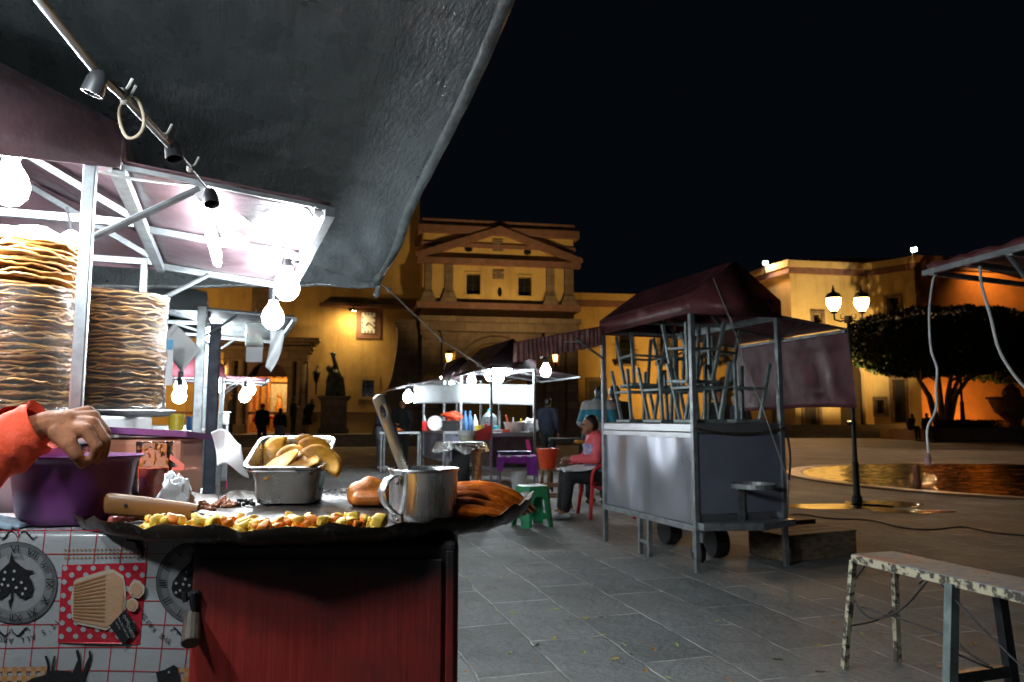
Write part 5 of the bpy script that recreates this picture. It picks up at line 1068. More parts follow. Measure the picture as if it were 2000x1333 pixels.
mb = MB(); p0 = jc + V((.043, -.012, .12)); mb.grid(lambda u, v: p0 + V((.036 * u, .004 * v, -.026 * u + .012 * v)), 6, 2); mb.grid(lambda u, v: p0 + V((.036 - .03 * u, .004 * v, -.026 - .002 * u + .008 * v)), 6, 2); tag(mb.build('orange_clip', m_['orange'], solid=.003), 'bright orange folded plastic handle beside the salsa jar', 'handle')
crumple('napkin', 'crumpled white paper napkin at the left back of the griddle', 'napkin', V((-.785, 1.76, FZ + .03)), (.036, .03, .052), m_['paper'], 9, .6, 1.5)
mb = MB(); p0 = V((-.81, 2.0, 1.135)); mb.grid(lambda u, v: p0 + V((.005 + .085 * u + .02 * v, .012 * sin(4 * u + 3 * v), .01 - .09 * v - .02 * u * u + .012 * sin(5 * u))), 16, 16); tag(mb.build('paper_towel', m_['paper'], smooth=180, solid=.002), 'folded white paper towel hanging at the right of the purple lid', 'towel')
mb = MB(); p0 = P(0, 990, 1.5); mb.grid(lambda u, v: V((p0.x - .12 + .17 * u, 1.46 + .1 * v, TZ + .003 + .05 * (1 - u) ** .8 * sin(pi * min(1, v + .15)) + .008 * noise.noise((u * 7, v * 7, 0)))), 30, 16); tag(mb.build('cloth_rag', mat('blue_grey_rag', (.16, .22, .27), .9, 0, .3, 12, .6, 40), smooth=180, solid=.004), 'wrinkled blue grey rag left of the purple tub', 'rag')
pc = P(262, 838, 2.35); pc.z = .966; t = thing('steel_pot', 'wide steel pot under the right tostada tray', 'pot', pc)
mb = MB(); mb.lathe([(.001, 0), (.11, 0), (.12, .02), (.125, .17), (.13, .175), (.13, .18), (.12, .178), (.117, .02), (.001, .012)], pc, 32); mb.build('body', m_['steel'], t, smooth=50)
mb = MB(); mb.lathe([(.001, .16), (.06, .158), (.115, .15)], pc, 24); mb.build('cream', m_['white'], t, smooth=180)
# ---- tostada stacks
def tostada_mat():
    m, t, b = nt('fried_tostada'); co = coord(t); n = noise_(t, co, 13, 6, .65); n2 = noise_(t, co, 45, 4, .6)
    base = ramp(t, n, .3, .72, (.20, .08, .018), (.58, .31, .085)); t.links.new(mixc(t, ramp(t, n2, .6, .75), base, (.66, .42, .15)), b.inputs['Base Color'])
    b.inputs['Roughness'].default_value = .38; b.inputs['Subsurface Weight'].default_value = .12; b.inputs['Subsurface Radius'].default_value = (.01, .005, .002); bump_(t, b, mixc(t, .4, n, n2), .5, .005); return m
m_tost = tostada_mat()
def tostada(seed, r):
    mb = MB(); N = 56; rings = [.001, .3, .55, .75, .88, .96, 1.0]
    vs = []
    for top in (1, 0):
        for k in (rings if top else rings[::-1]):
            for j in range(N):
                a = 2 * pi * j / N; x, y = cos(a), sin(a); w = 1 + .06 * noise.noise((x * 1.6, y * 1.6, seed)) + .035 * noise.noise((x * 7, y * 7, seed))
                z = (.012 * noise.noise((x * k * 2.4, y * k * 2.4, seed * 3.1)) + .006 * noise.noise((x * k * 8, y * k * 8, seed)) + .003 * noise.noise((x * k * 17, y * k * 17, seed))) * (.4 + .6 * k) + (.0055 + .004 * max(0, noise.noise((x * k * 11, y * k * 11, seed + 5)))) * top
                vs.append((r * k * w * x, r * k * w * y, z))
    n = len(vs) // N; mb.add(vs, [(i * N + j, i * N + (j + 1) % N, (i + 1) * N + (j + 1) % N, (i + 1) * N + j) for i in range(n - 1) for j in range(N)]); return mb
TV = [tostada(s, .142) for s in (1.3, 4.7, 8.1, 12.9, 17.3)]; tproto = []
def tost_stack(x, y, z0, h, label, group, gap, wob):
    z = z0; k = 0
    while z < z0 + h:
        i = rnd.randrange(5)
        if len(tproto) <= i: i = len(tproto); o = TV[i].build('tostada', m_tost, None, smooth=180); tproto.append(o)
        else: o = tproto[i].copy(); COL.objects.link(o)
        s = rnd.uniform(.9, 1.02); o.scale = (s, s, rnd.uniform(.8, 1.2)); o.location = (x + rnd.uniform(-wob, wob), y + rnd.uniform(-wob, wob), z + .004); o.rotation_euler = (rnd.uniform(-.05, .05), rnd.uniform(-.05, .05), rnd.uniform(0, 6.28)); tag(o, label, 'tostada', group)
        z += gap * rnd.uniform(.8, 1.25)
SL = P(28, 800, 2.12); SR = P(222, 800, 2.5)
tost_stack(SL.x, SL.y, 1.2, .475, 'golden fried tostada in the tall left stack at the picture edge', 'tostadas in the tall left stack', .0105, .012)
tost_stack(SR.x, SR.y, 1.212, .385, 'golden fried tostada in the film wrapped right stack', 'tostadas in the wrapped right stack', .0100, .009)
m_wrap = film('cling_film', (1, 1, 1), .985, .08, .8, 11, (1, 1, 3.5), 1.3)
def wrap(label, c, z0, z1, r, seed, open_top=False):
    mb = MB(); N = 90; M_ = 50
    def f(u, v):
        a = 2 * pi * u; z = z0 + (z1 - z0) * v; k = r * (1 + .05 * noise.noise((cos(a) * 2.5, sin(a) * 2.5, z * 14 + seed)) + .02 * abs(noise.noise((cos(a) * 9, sin(a) * 9, z * 34 + seed))))
        if v > .96 and not open_top: k *= max(.001, 1 - ((v - .96) / .04) ** 1.5)
        if v < .05: k *= 1 + .22 * ((.05 - v) / .05) ** 2
        return V((c.x + k * cos(a), c.y + k * sin(a), z + (.012 * noise.noise((cos(a) * 3, sin(a) * 3, seed)) if v > .9 else 0)))
    mb.grid(f, N, M_); return tag(mb.build('cling_film', m_wrap, smooth=180), label, 'plastic wrap')
wrap('clear cling film wrapped round the right tostada stack', SR, 1.207, 1.615, .152, 4)
wrap('clear cling film wrapped round the lower half of the left tostada stack', SL, 1.2, 1.55, .152, 9, True)
crumple('plastic_bag', 'frosted plastic bag crumpled over the top of the left tostada stack', 'bag', V((SL.x - .01, SL.y, 1.695)), (.12, .11, .04), film('frosted_bag', (1, .97, .92), .55, .25, .6, 18), 5, .4, 1.5)
t = thing('steel_tray', 'round steel tray carrying the wrapped right tostada stack', 'tray', V((SR.x, SR.y, 1.195)))
mb = MB(); mb.lathe([(.001, 1.192), (.15, 1.192), (.17, 1.2), (.19, 1.212), (.192, 1.209), (.172, 1.194), (.15, 1.189)], (SR.x, SR.y, 0), 48); mb.build('dish', m_['steel'], t, smooth=60)
# ================================================================ PEOPLE
m_skin = mat('skin', (.30, .15, .085), .5, 0, .12, 12, .1, 60, sss=.12); m_skind = mat('brown_skin', (.26, .105, .05), .6, 0, .18, 16, .25, 120, sss=.15, bdist=.002)
m_hair = mat('dark_hair', (.012, .009, .008), .45, 0, .3, 30); m_navy = mat('navy_cloth', (.02, .025, .045), .85, 0, .3, 8, .3, 25); m_blk = mat('black_cloth', (.014, .014, .016), .85, 0, .3, 8, .3, 25); m_gry = mat('grey_trousers', (.12, .12, .13), .85, 0, .2, 8, .3, 25)
m_wshoe = mat('white_shoe', (.6, .6, .6), .5); m_dshoe = mat('dark_shoe', (.02, .018, .016), .4); m_tan = mat('tan_jacket', (.2, .13, .07), .8)
def person(label, loc, rot, top, bottom, shoes, group=None, seated=0, lean=0, arms=None, cap=None, hairlong=False, skirt=False, h=1.0, vox=.022, apron=None, knees=None, nod=0, skin=None):
    skin = skin or m_skin; loc = V(loc); t = thing('person', label, 'person', (0, 0, 0), group); dz = (seated - .92) if seated else 0
    def u(x, y, z):   # upper body point with lean
        zz = z - .92; return V((x, y - zz * sin(lean), .92 + dz + zz * cos(lean)))
    hd = u(0, -.01 - nod * .09, 1.585 - nod * .04); nk = u(0, .0, 1.44); sh = [u(s * .175, 0, 1.39) for s in (-1, 1)]; hip = [V((s * .09, 0, .93 + dz)) for s in (-1, 1)]
    if arms: el = [u(*arms[0]), u(*arms[2])]; ha = [u(*arms[1]), u(*arms[3])]
    else: el = [u(s * .24, .03, 1.12) for s in (-1, 1)]; ha = [u(s * .23, -.08, .87) for s in (-1, 1)]
    if seated: kn = knees or [V((s * .11, -.43, seated + .03)) for s in (-1, 1)]; an = [V((k.x * 1.05, k.y - .05, .08)) for k in kn]
    else: kn = [V((s * .1, -.02, .5)) for s in (-1, 1)]; an = [V((s * .105 , .02 * s, .08)) for s in (-1, 1)]
    C_ = [(hd + V((0, .01, .03)), hd + V((0, -.005, -.03)), .092, .075), (hd + V((0, -.03, -.06)), hd + V((0, -.04, -.075)), .05, .045), (hd + V((0, -.095, -.01)), hd + V((0, -.105, -.025)), .012, .017), (hd + V((.088, .01, 0)), hd + V((.088, .012, -.03)), .014, .012), (hd + V((-.088, .01, 0)), hd + V((-.088, .012, -.03)), .014, .012),
          (hd, nk, .055, .06), (nk, u(0, 0, 1.3), .08, .12), (u(0, 0, 1.32), u(0, 0, 1.0), .125, .12)]
    for i in (0, 1):
        C_ += [(nk, sh[i], .06, .06), (sh[i], el[i], .05, .04), (el[i], ha[i], .04, .028), (hip[i], kn[i], .085, .055), (kn[i], an[i], .055, .035), (an[i], an[i] + V((0, -.13, -.05)), .035, .03)]
        f = (ha[i] - el[i]).normalized(); sd = f.cross(V((0, 0, 1))); sd = sd.normalized() if sd.length > .1 else V((1, 0, 0))
        C_ += [(ha[i], ha[i] + f * .08, .03, .028)] + [(ha[i] + f * .07 + sd * (k * .017), ha[i] + f * (.14 - .012 * abs(k)) + sd * (k * .019) + V((0, 0, -.01)), .011, .009) for k in (-1.5, -.5, .5, 1.5)] + [(ha[i] + f * .02 + sd * .03, ha[i] + f * .07 + sd * .055, .012, .01)]
    blob('body', C_, skin, t, vox, 3)
    J = [(nk + V((0, 0, -.02)), u(0, 0, 1.28), .1, .165), (u(0, 0, 1.3), u(0, 0, .93), .165, .165)]
    for i in (0, 1): J += [(nk + V((0, 0, -.03)), sh[i], .07, .085), (sh[i], el[i], .082, .064), (el[i], el[i].lerp(ha[i], .9), .064, .048)]
    blob('jacket', J, top, t, vox, 3)
    if skirt: mb = MB(); mb.lathe([(.16, .98 + dz), (.2, .8 + dz), (.24, .45), (.23, .44)], n=20); mb.build('skirt', bottom, t, smooth=60)
    else:
        Tq = []
        for i in (0, 1): Tq += [(hip[i], kn[i], .112, .078), (kn[i], an[i].lerp(kn[i], .1), .078, .058)]
        blob('trousers', Tq + [(hip[0], hip[1], .12, .12)], bottom, t, vox, 3)
    for i in (0, 1): blob('shoe', [(an[i] + V((0, .03, -.035)), an[i] + V((0, -.15, -.045)), .042, .036)], shoes, t, .015, 2)
    if cap: blob('cap', [(hd + V((0, .012, .05)), hd + V((0, .012, .055)), .1, .1), (hd + V((0, -.08, .04)), hd + V((0, -.14, .035)), .03, .025)], cap, t, .018, 2)
    hc_ = [(hd + V((0, .025, .045)), hd + V((0, .03, .0)), .096, .09)]
    if hairlong: hc_ += [(hd + V((0, .06, 0)), hd + V((0, .08, -.2)), .085, .08)]
    if not cap or hairlong: blob('hair', hc_, m_hair, t, .018, 2)
    mb = MB()
    for s in (-1, 1): mb.ball(hd + V((s * .032, -.083, .012)), .011, 8)
    mb.build('eyes', m_['black'], t, smooth=180)
    if apron: apron(t, u, dz)
    t.location = loc; t.rotation_euler = (0, 0, rot); t.scale = (h, h, h); return t
def stripes(name, c1, c2, c3):
    m, tt, b = nt(name); co = coord(tt); s = nd(tt, 'ShaderNodeSeparateXYZ'); tt.links.new(co, s.inputs[0])
    w = nd(tt, 'ShaderNodeMath', operation='MULTIPLY_ADD'); tt.links.new(s.outputs[2], w.inputs[0]); w.inputs[1].default_value = 3.1; w.inputs[2].default_value = .35
    fr = nd(tt, 'ShaderNodeMath', operation='FRACT'); tt.links.new(w.outputs[0], fr.inputs[0]); r = nd(tt, 'ShaderNodeValToRGB'); r.color_ramp.interpolation = 'CONSTANT'; e = r.color_ramp.elements; e[0].color = c4(c1); e[1].position = .45; e[1].color = c4(c2); q = e.new(.9); q.color = c4(c3)
    tt.links.new(fr.outputs[0], r.inputs[0]); tt.links.new(r.outputs[0], b.inputs['Base Color']); b.inputs['Roughness'].default_value = .7; bump_(tt, b, noise_(tt, co, 9, 3), .4, .02); return m
def at(px, Y, z=0): p = P(px, 800, Y); return (p.x, Y, z)
# near people
m_pinkj = mat('coral_pink_sleeve', (.75, .10, .12), .7, 0, .1, 8, .3, 20); m_flor = mat('flowered_apron', (.5, .5, .6), .7, 0, .5, 24, col2=(.18, .16, .38))
def apr(t, u, dz):
    mb = MB()
    def f(a, v):
        an = -pi * .95 + pi * .9 * a; z = 1.34 - .36 * v; r = .174 + .006 * sin(8 * a + 5 * v); return u(r * cos(an), r * sin(an), z)
    mb.grid(f, 20, 12); mb.build('apron', m_flor, t, smooth=180, solid=.004)
    mb = MB(); mb.grid(lambda a, v: V((-.22 + .44 * a, -.08 - .42 * v, .92 + dz + .135 - .03 * v + .02 * sin(9 * a + 4 * v))), 14, 12); mb.build('lap_cloth', m_['whitecloth'], t, smooth=180, solid=.006)
person('seated person in a coral pink top and flowered apron on a red chair, eating', at(1172, 9.25), R(-80), m_pinkj, m_blk, m_wshoe, seated=.47, lean=.12, arms=((-.25, -.08, 1.16), (-.1, -.36, 1.12), (.25, -.1, 1.16), (.06, -.36, 1.16)), nod=.6, vox=.014, apron=apr, skin=m_skind)
mb = MB(); p = V(at(1128, 9.2, 1.0)); mb.ball(p + V((.02, 0, -.09)), (.07, .04, .025), 10); tag(mb.build('flatbread', m_tor, smooth=180), 'piece of stuffed flatbread held by the seated person in pink', 'bread')
person('standing person in a teal and grey colour block windbreaker behind the red chair', at(1163, 10.6), R(150), stripes('teal_grey_windbreaker', (.02, .2, .28), (.36, .36, .35), (.02, .2, .28)), m_navy, m_dshoe, lean=.22, nod=1.0, vox=.016, arms=((-.26, -.02, 1.14), (-.16, -.26, 1.05), (.26, -.02, 1.14), (.18, -.26, 1.05)))
person('standing person in black seen between the cart posts, left of another', at(1398, 13.2), R(20), m_navy, m_blk, m_dshoe, lean=.05)
person('standing person in dark blue behind the right stools of the cart', at(1438, 13.6), R(-30), m_navy, m_blk, m_dshoe, h=.97)
person('person in black standing just behind the left cart post', at(1206, 11.5), R(200), m_blk, m_blk, m_dshoe, lean=.15)
person('standing person in a long navy jacket, grey trousers and white shoes by the far stall', at(746, 18.1), R(70), m_navy, m_gry, m_wshoe, lean=.1, arms=((-.25, -.02, 1.12), (-.2, -.25, 1.08), (.25, -.02, 1.12), (.2, -.25, 1.08)))
person('dark figure standing behind the left end of the second lit stall', at(786, 19.5), R(10), m_blk, m_blk, m_dshoe)
person('dark figure standing right of the central lit stall', at(1070, 18), R(160), m_navy, m_blk, m_dshoe)
# people by the church door
def ch(px, y, z): x = CH(px, 800, y)[0]; return CHM @ V((x, y, z))
person('broad person in a dark coat and red cap facing the lit church doorway', ch(513, -2.9, 0), R(190), m_blk, m_blk, m_dshoe, cap=mat('red_cap', (.3, .03, .04), .8), h=1.08)
person('dark haired person in black top and grey skirt facing the church doorway', ch(548, -2.9, 0), R(190), m_blk, mat('grey_skirt', (.16, .17, .22), .8), m_dshoe, hairlong=True, skirt=True, h=.97)
person('thin person in black by the right side of the church doorway', ch(573, -.6, .5), R(120), m_blk, m_blk, m_dshoe, arms=((-.25, -.05, 1.12), (-.1, -.2, 1.25), (.25, -.05, 1.12), (.1, -.22, 1.15)))
person('hunched person in a dark cloak at the right of the doorway', ch(600, -.4, .5), R(60), m_blk, m_blk, m_dshoe, lean=.5, hairlong=True, skirt=True)
person('person in navy standing left of the church doorway near the far stall', ch(452, -.8, .5), R(-60), m_navy, m_navy, m_dshoe, h=1.06)
# people on the planter
person('seated person in dark brown at the left end of the planter kerb', at(1776, 41.1), R(20), mat('dark_brown_coat', (.05, .025, .015), .8), m_blk, m_dshoe, seated=.74, lean=.25)
person('seated person in olive trousers on the planter kerb, second from left', at(1808, 41.1), R(-5), m_blk, mat('olive_trousers', (.06, .05, .02), .8), m_dshoe, seated=.74, lean=.1)
person('seated person in black leaning back at the right by the stone fountain', at(1982, 44.7), R(-35), m_blk, m_navy, m_wshoe, seated=.78, lean=-.1)
# ---- the cook's arm reaching in from the left
ck_ = thing('person', 'cook in an orange sweater reaching over the purple tub from the left edge', 'person', (-1.72, 1.45, 0)); m_swt = mat('orange_knit', (.80, .085, .03), .8, 0, .18, 5, .55, 70, bdist=.006)
El = P(-170, 945, 1.44); Wr = P(98, 830, 1.47); Sh = V((-1.6, 1.42, 1.36)); bod = V((-1.78, 1.42, 0))
def hp(px, py, Y): return P(px, py, Y)
K = [hp(168, 842, 1.437), hp(180, 828, 1.458), hp(181, 815, 1.48), hp(172, 805, 1.50)]; PIP = [hp(190, 872, 1.432), hp(206, 860, 1.455), hp(206, 844, 1.478), hp(197, 832, 1.50)]; DIP = [hp(184, 892, 1.44), hp(203, 886, 1.46), hp(205, 869, 1.482), hp(199, 855, 1.502)]; TIP = [hp(172, 902, 1.45), hp(190, 901, 1.47), hp(196, 886, 1.488), hp(192, 872, 1.506)]
HC = [(Wr.lerp(El, .25), Wr, .036, .029), (Wr, Wr.lerp(K[1], .4), .029, .03)]
for i in range(4):
    HC += [(Wr.lerp(K[i], .25), K[i], .020, .0145 - .001 * (i == 3)), (K[i], PIP[i], .0125 - .0012 * (i == 3), .0108 - .001 * (i == 3)), (PIP[i], DIP[i], .0108 - .001 * (i == 3), .0095 - .001 * (i == 3)), (DIP[i], TIP[i], .0095 - .001 * (i == 3), .0078)]
HC += [(hp(116, 846, 1.445), hp(136, 868, 1.43), .02, .0155), (hp(136, 868, 1.43), hp(150, 890, 1.43), .0145, .0125), (hp(150, 890, 1.43), hp(160, 908, 1.44), .012, .0085)]
HC += [(bod + V((0, 0, 1.58)), bod + V((0, 0, 1.52)), .1, .08), (bod + V((.1, 0, 1.55)), bod + V((.11, 0, 1.53)), .013, .018), (bod + V((0, 0, 1.5)), bod + V((0, 0, 1.38)), .055, .07), (bod + V((0, 0, 1.35)), bod + V((0, 0, 1.0)), .14, .13), (bod + V((0, 0, 1.35)), Sh, .07, .055), (Sh, El, .05, .042), (El, Wr.lerp(El, .2), .042, .036)]
HC += [(bod + V((0, s * .1, .95)), bod + V((0, s * .1, .1)), .09, .04) for s in (-1, 1)] + [(bod + V((0, -.2, 1.38)), bod + V((.05, -.26, 1.1)), .05, .04), (bod + V((.05, -.26, 1.1)), bod + V((.18, -.2, .95)), .04, .028)]
o = blob('body', HC, mat('cook_skin', (.23, .09, .042), .75, 0, .3, 26, .5, 150, sss=.12, bdist=.003, spec=.25), ck_, .0032, 3)
mb = MB()
for i in range(4):
    d = (TIP[i] - DIP[i]).normalized(); nn = V((.6, -.5, .2)).normalized(); nn = (nn - d * nn.dot(d)).normalized(); sd = d.cross(nn); c = DIP[i].lerp(TIP[i], .85) + nn * .0072
    mb.grid(lambda u, v: c + d * (.011 * (u - .5)) + sd * (.0085 * (v - .5)) - nn * (.003 * (2 * v - 1) ** 2), 4, 4)
mb.build('fingernails', mat('fingernail', (.42, .25, .18), .3), ck_, smooth=180)
cf = P(84, 829, 1.47); ax_ = (cf - El).normalized()
mb = MB(); a1 = ax_.cross(V((0, 1, 0))).normalized(); a2 = a1.cross(ax_)
def slv(u, v):
    k = u; c = El.lerp(cf, k); r = .074 - .019 * k + .006 * sin(26 * k + 2 * sin(2 * pi * v)) * (1 - k * .5) + .004 * noise.noise((k * 9, cos(2 * pi * v) * 2, sin(2 * pi * v) * 2))
    if k > .9: r = .053 + .003 * sin((k - .9) * 60)
    return c + a1 * (r * cos(2 * pi * v)) + a2 * (r * .9 * sin(2 * pi * v)) + V((0, 0, -.02 * sin(pi * k) * (sin(2 * pi * v) < 0)))
mb.grid(slv, 60, 28)
mb.grid(lambda u, v: cf - ax_ * (.0 + .012 * u) + a1 * ((.053 - .014 * u) * cos(2 * pi * v)) + a2 * ((.048 - .012 * u) * sin(2 * pi * v)), 3, 28)
mb.build('sleeve', m_swt, ck_, smooth=180)
blob('sweater', [(bod + V((0, 0, 1.4)), bod + V((0, 0, .95)), .17, .18), (bod + V((0, 0, 1.38)), Sh, .09, .09), (Sh, El, .088, .078), (bod + V((0, 0, 1.38)), bod + V((.0, -.22, 1.36)), .09, .08), (bod + V((0, -.2, 1.38)), bod + V((.05, -.26, 1.1)), .08, .065)], m_swt, ck_, .012, 4)
blob('hair', [(bod + V((-.02, 0, 1.62)), bod + V((-.03, 0, 1.56)), .105, .1)], m_hair, ck_, .015, 3)
blob('trousers', [(bod + V((0, s * .1, .95)), bod + V((0, s * .1, .12)), .12, .07) for s in (-1, 1)], m_navy, ck_, .015, 3)
# ================================================================ SMALL THINGS ROUND THE STALLS
def lathe_thing(name, label, cat, c, prof, m, n=20, group=None, **k):
    mb = MB(); mb.lathe(prof, c, n, **k); return tag(mb.build(name, m, smooth=50), label, cat, group)
# plastic stools and chair
def green_stool(label, loc, rot):
    t = thing('plastic_stool', label, 'stool'); mb = MB()
    def sq(r, z, c=.3): return [V((x * r, y * r, z)) for x, y in ((1 - c, -1), (1, -1 + c), (1, 1 - c), (1 - c, 1), (-1 + c, 1), (-1, 1 - c), (-1, -1 + c), (-1 + c, -1))]
    vs = sq(.12, .45) + sq(.145, .445) + sq(.15, .435) + sq(.152, .41); mb.add(vs, [tuple(range(8))] + [(i * 8 + j, i * 8 + (j + 1) % 8, (i + 1) * 8 + (j + 1) % 8, (i + 1) * 8 + j) for i in range(3) for j in range(8)])
    mb.build('seat', m_['green'], t, bevel=.004)
    for k in range(4):
        Q = Matrix.Rotation(k * pi / 2, 4, 'Z'); mb = MB(Q); rr = lambda z: .152 + .04 * (1 - z / .41)
        a = [(-.07, .24), (-.062, .29), (-.04, .325), (0, .335), (.04, .325), (.062, .29), (.07, .24), (.085, .13)]
        arch = [V((x, -rr(z), z)) for x, z in a]; lo_ = [V((x, -rr(z), z)) for x, z in ((.1, .12), (-.1, .12))]
        o_ = [V((x * rr(z), -rr(z), z)) for x, z in ((-.7, .41), (.7, .41))]
        pts = [V((-.085, -rr(.13), .13))] + arch
        top = [V((-.7 * rr(.41), -rr(.41), .41)) for _ in range(1)]
        for i in range(len(pts) - 1):
            f0, f1 = i / (len(pts) - 1), (i + 1) / (len(pts) - 1); A = V((-.7 * rr(.41) + 1.4 * rr(.41) * f0, -rr(.41), .41)); B = V((-.7 * rr(.41) + 1.4 * rr(.41) * f1, -rr(.41), .41)); mb.add([pts[i], pts[i + 1], B, A], [(0, 1, 2, 3)])
        mb.add([V((-.085, -rr(.13), .13)), V((.085, -rr(.13), .13)), V((.085, -rr(.09), .09)), V((-.085, -rr(.09), .09))], [(0, 1, 2, 3)])
        mb.build('side_panel', m_['green'], t, solid=.005)
        mb = MB(Q); r0, r1 = rr(.41), rr(0)
        vs = []
        for z in (.41, .13, 0):
            r = rr(z); iw = {.41: .7 * r, .13: .085, 0: .11}[z]; vs += [V((iw, -r, z)), V((.7 * r, -r, z)), V((r, -.7 * r, z)), V((r, -iw, z))]
        mb.add(vs, [(i * 4 + j, i * 4 + j + 1, i * 4 + j + 5, i * 4 + j + 4) for i in range(2) for j in range(3)]); mb.build('leg', m_['green'], t, solid=.006)
    t.location = loc; t.rotation_euler = (0, 0, rot); return t
g1 = G(1040, 1030); green_stool('green plastic stool right of the griddle, fully in view', (g1.x, g1.y + .1, 0), R(25))
g2 = G(921, 1028); green_stool('green plastic stool mostly hidden behind the griddle rim', (g2.x, g2.y + .1, 0), R(10))
ct = thing('plastic_chair', 'red plastic armchair half hidden behind the closed steel cart', 'chair')
mb = MB(); mb.grid(lambda u, v: V((-.22 + .44 * u, -.22 + .44 * v, .42 + .012 * cos(2 * pi * u) + .02 * (v - .5))), 8, 8); mb.build('seat', m_['red'], ct, solid=.012, smooth=180)
mb = MB(); mb.grid(lambda u, v: V((-.23 + .46 * u, .2 + .1 * v - .03 * sin(pi * u), .43 + .4 * v + .03 * sin(pi * u) * v)), 10, 8); mb.build('backrest', m_['red'], ct, solid=.01, smooth=180)
for s in (-1, 1):
    mb = MB(); mb.tube(smoothpts([V((s * .26, -.22, .40)), V((s * .275, -.2, .56)), V((s * .28, -.1, .635)), V((s * .275, .1, .645)), V((s * .25, .26, .66))], 4), [.022] * 17, 8); mb.build('armrest', m_['red'], ct, smooth=180)
    for y, yo in ((-.22, -.05), (.22, .06)): mb = MB(); mb.prism([(s * .2, y, .42), (s * .26, y, .42), (s * .3, y + yo, 0), (s * .265, y + yo, 0)], (0, .04, 0)); mb.build('leg', m_['red'], ct, bevel=.006)
ct.location = at(1176, 9.3); ct.rotation_euler = (0, 0, R(-80))
ws = thing('wooden_stool', 'brown square wooden bar stool carrying the orange bucket', 'stool'); c = G(1086, 995)
mb = MB(); mb.box(-.17, .17, -.17, .17, .49, .52); mb.build('seat', m_['wood'], ws, bevel=.008)
for sx in (-1, 1):
    for sy in (-1, 1): mb = MB(); mb.bar((sx * .13, sy * .13, .49), (sx * .17, sy * .17, 0), .035, up=(0, 1, 0)); mb.build('leg', m_['wood'], ws)
for z, k in ((.16, .157), (.3, .146)):
    for a, b in (((-k, -k), (k, -k)), ((-k, k), (k, k)), ((-k, -k), (-k, k)), ((k, -k), (k, k))): mb = MB(); mb.bar((*a, z), (*b, z), .022, .03); mb.build('stretcher', m_['wood'], ws)
ws.location = (c.x, c.y + .2, 0); ws.rotation_euler = (0, 0, R(15))
bq = V((c.x - .1, c.y + .2, .522)); t = thing('bucket', 'bright orange bucket standing on the brown wooden stool', 'bucket', bq)
mb = MB(); mb.lathe([(.001, 0), (.1, 0), (.105, .01), (.145, .25), (.155, .255), (.155, .268), (.142, .266), (.1, .02), (.001, .016)], bq, 28); mb.build('body', m_['orange'], t, smooth=50)
# folding table with purple cloth
pt = thing('folding_table', 'small metal legged table draped with a purple cloth before the lit stall', 'table', at(1010, 12.3)); b0 = V(at(1010, 12.3)); zt4 = .6
mb = MB(); mb.box(b0.x - .31, b0.x + .31, b0.y - .22, b0.y + .22, zt4 - .02, zt4); mb.build('top', m_['steel'], pt)
for sx in (-1, 1):
    for sy in (-1, 1): mb = MB(); mb.tube([b0 + V((sx * .28, sy * .19, zt4 - .02)), b0 + V((sx * .28, sy * .19, 0))], .014, 8); mb.build('leg', m_['steelpost'], pt)
mb = MB()
def pcl(u, v):
    x = -.36 + .72 * u; y = -.28 + .56 * v; ex, ey = max(0, abs(x) - .31), max(0, abs(y) - .22); d = ex + ey; hang = 5.2 if (u > .7 and v < .55) else (4.2 if u < .2 and v < .5 else 2.0)
    return b0 + V((max(-.318, min(.318, x)) + .012 * sin(30 * v) * (d > 0), max(-.228, min(.228, y)) + .012 * sin(26 * u) * (d > 0), zt4 + .004 - d * hang))
mb.grid(pcl, 40, 30); tag(mb.build('purple_cloth', m_['purplecloth'], smooth=60), 'purple cloth hanging unevenly over the small folding table', 'cloth')
bb = V(at(1014, 12.3, 0)); t = thing('bucket', 'white plastic bucket standing under the purple covered table', 'bucket', bb)
mb = MB(); mb.lathe([(.001, 0), (.11, 0), (.13, .3), (.14, .305), (.14, .33), (.13, .33), (.105, .02), (.001, .02)], bb, 24); mb.build('body', m_['white'], t, smooth=50)
for x, y, s, lab in ((-.16, -.06, 1, 'shallow enamel tray at the left on the purple cloth'), (.08, .05, 1.05, 'shallow enamel tray at the right on the purple cloth')):
    c_ = b0 + V((x, y, zt4 + .006)); t = thing('tray', lab, 'tray', c_); mb = MB(); mb.lathe([(.001, 0), (.12 * s, 0), (.16 * s, .055), (.172 * s, .058), (.16 * s, .05), (.118 * s, .006), (.001, .005)], c_, 24, sy=.7); mb.build('dish', m_bluepanel, t, smooth=50)
# foil covered table
ft_ = V(at(900, 11.7)); t = thing('foil_table', 'round table wrapped in crumpled aluminium foil before the lit stall', 'table', ft_); zf = .83
mb = MB()
def foil(u, v):
    a = 2 * pi * u; r = v * .45; d = max(0, v - .86) / .14; n = noise.noise((cos(a) * 3 * v, sin(a) * 3 * v, 1)); n2 = noise.noise((cos(a) * 9, sin(a) * 9, v * 5))
    return ft_ + V(((r + .03 * n2 * d) * cos(a), .75 * (r + .03 * n2 * d) * sin(a), zf + .012 * n * v - d * (.13 + .1 * noise.noise((cos(a) * 2, sin(a) * 2, 7))) + .02 * n2 * d))
mb.grid(foil, 64, 20); mb.build('foil_cover', mat('crumpled_foil', (.7, .7, .68), .22, 1, .1, 10, 1.0, 26, bdist=.02), t, smooth=30)
for a in range(4): aa = pi / 4 + a * pi / 2; mb = MB(); mb.tube([ft_ + V((.26 * cos(aa), .2 * sin(aa), zf - .02)), ft_ + V((.3 * cos(aa), .22 * sin(aa), 0))], .015, 8); mb.build('leg', m_['steelpost'], t)
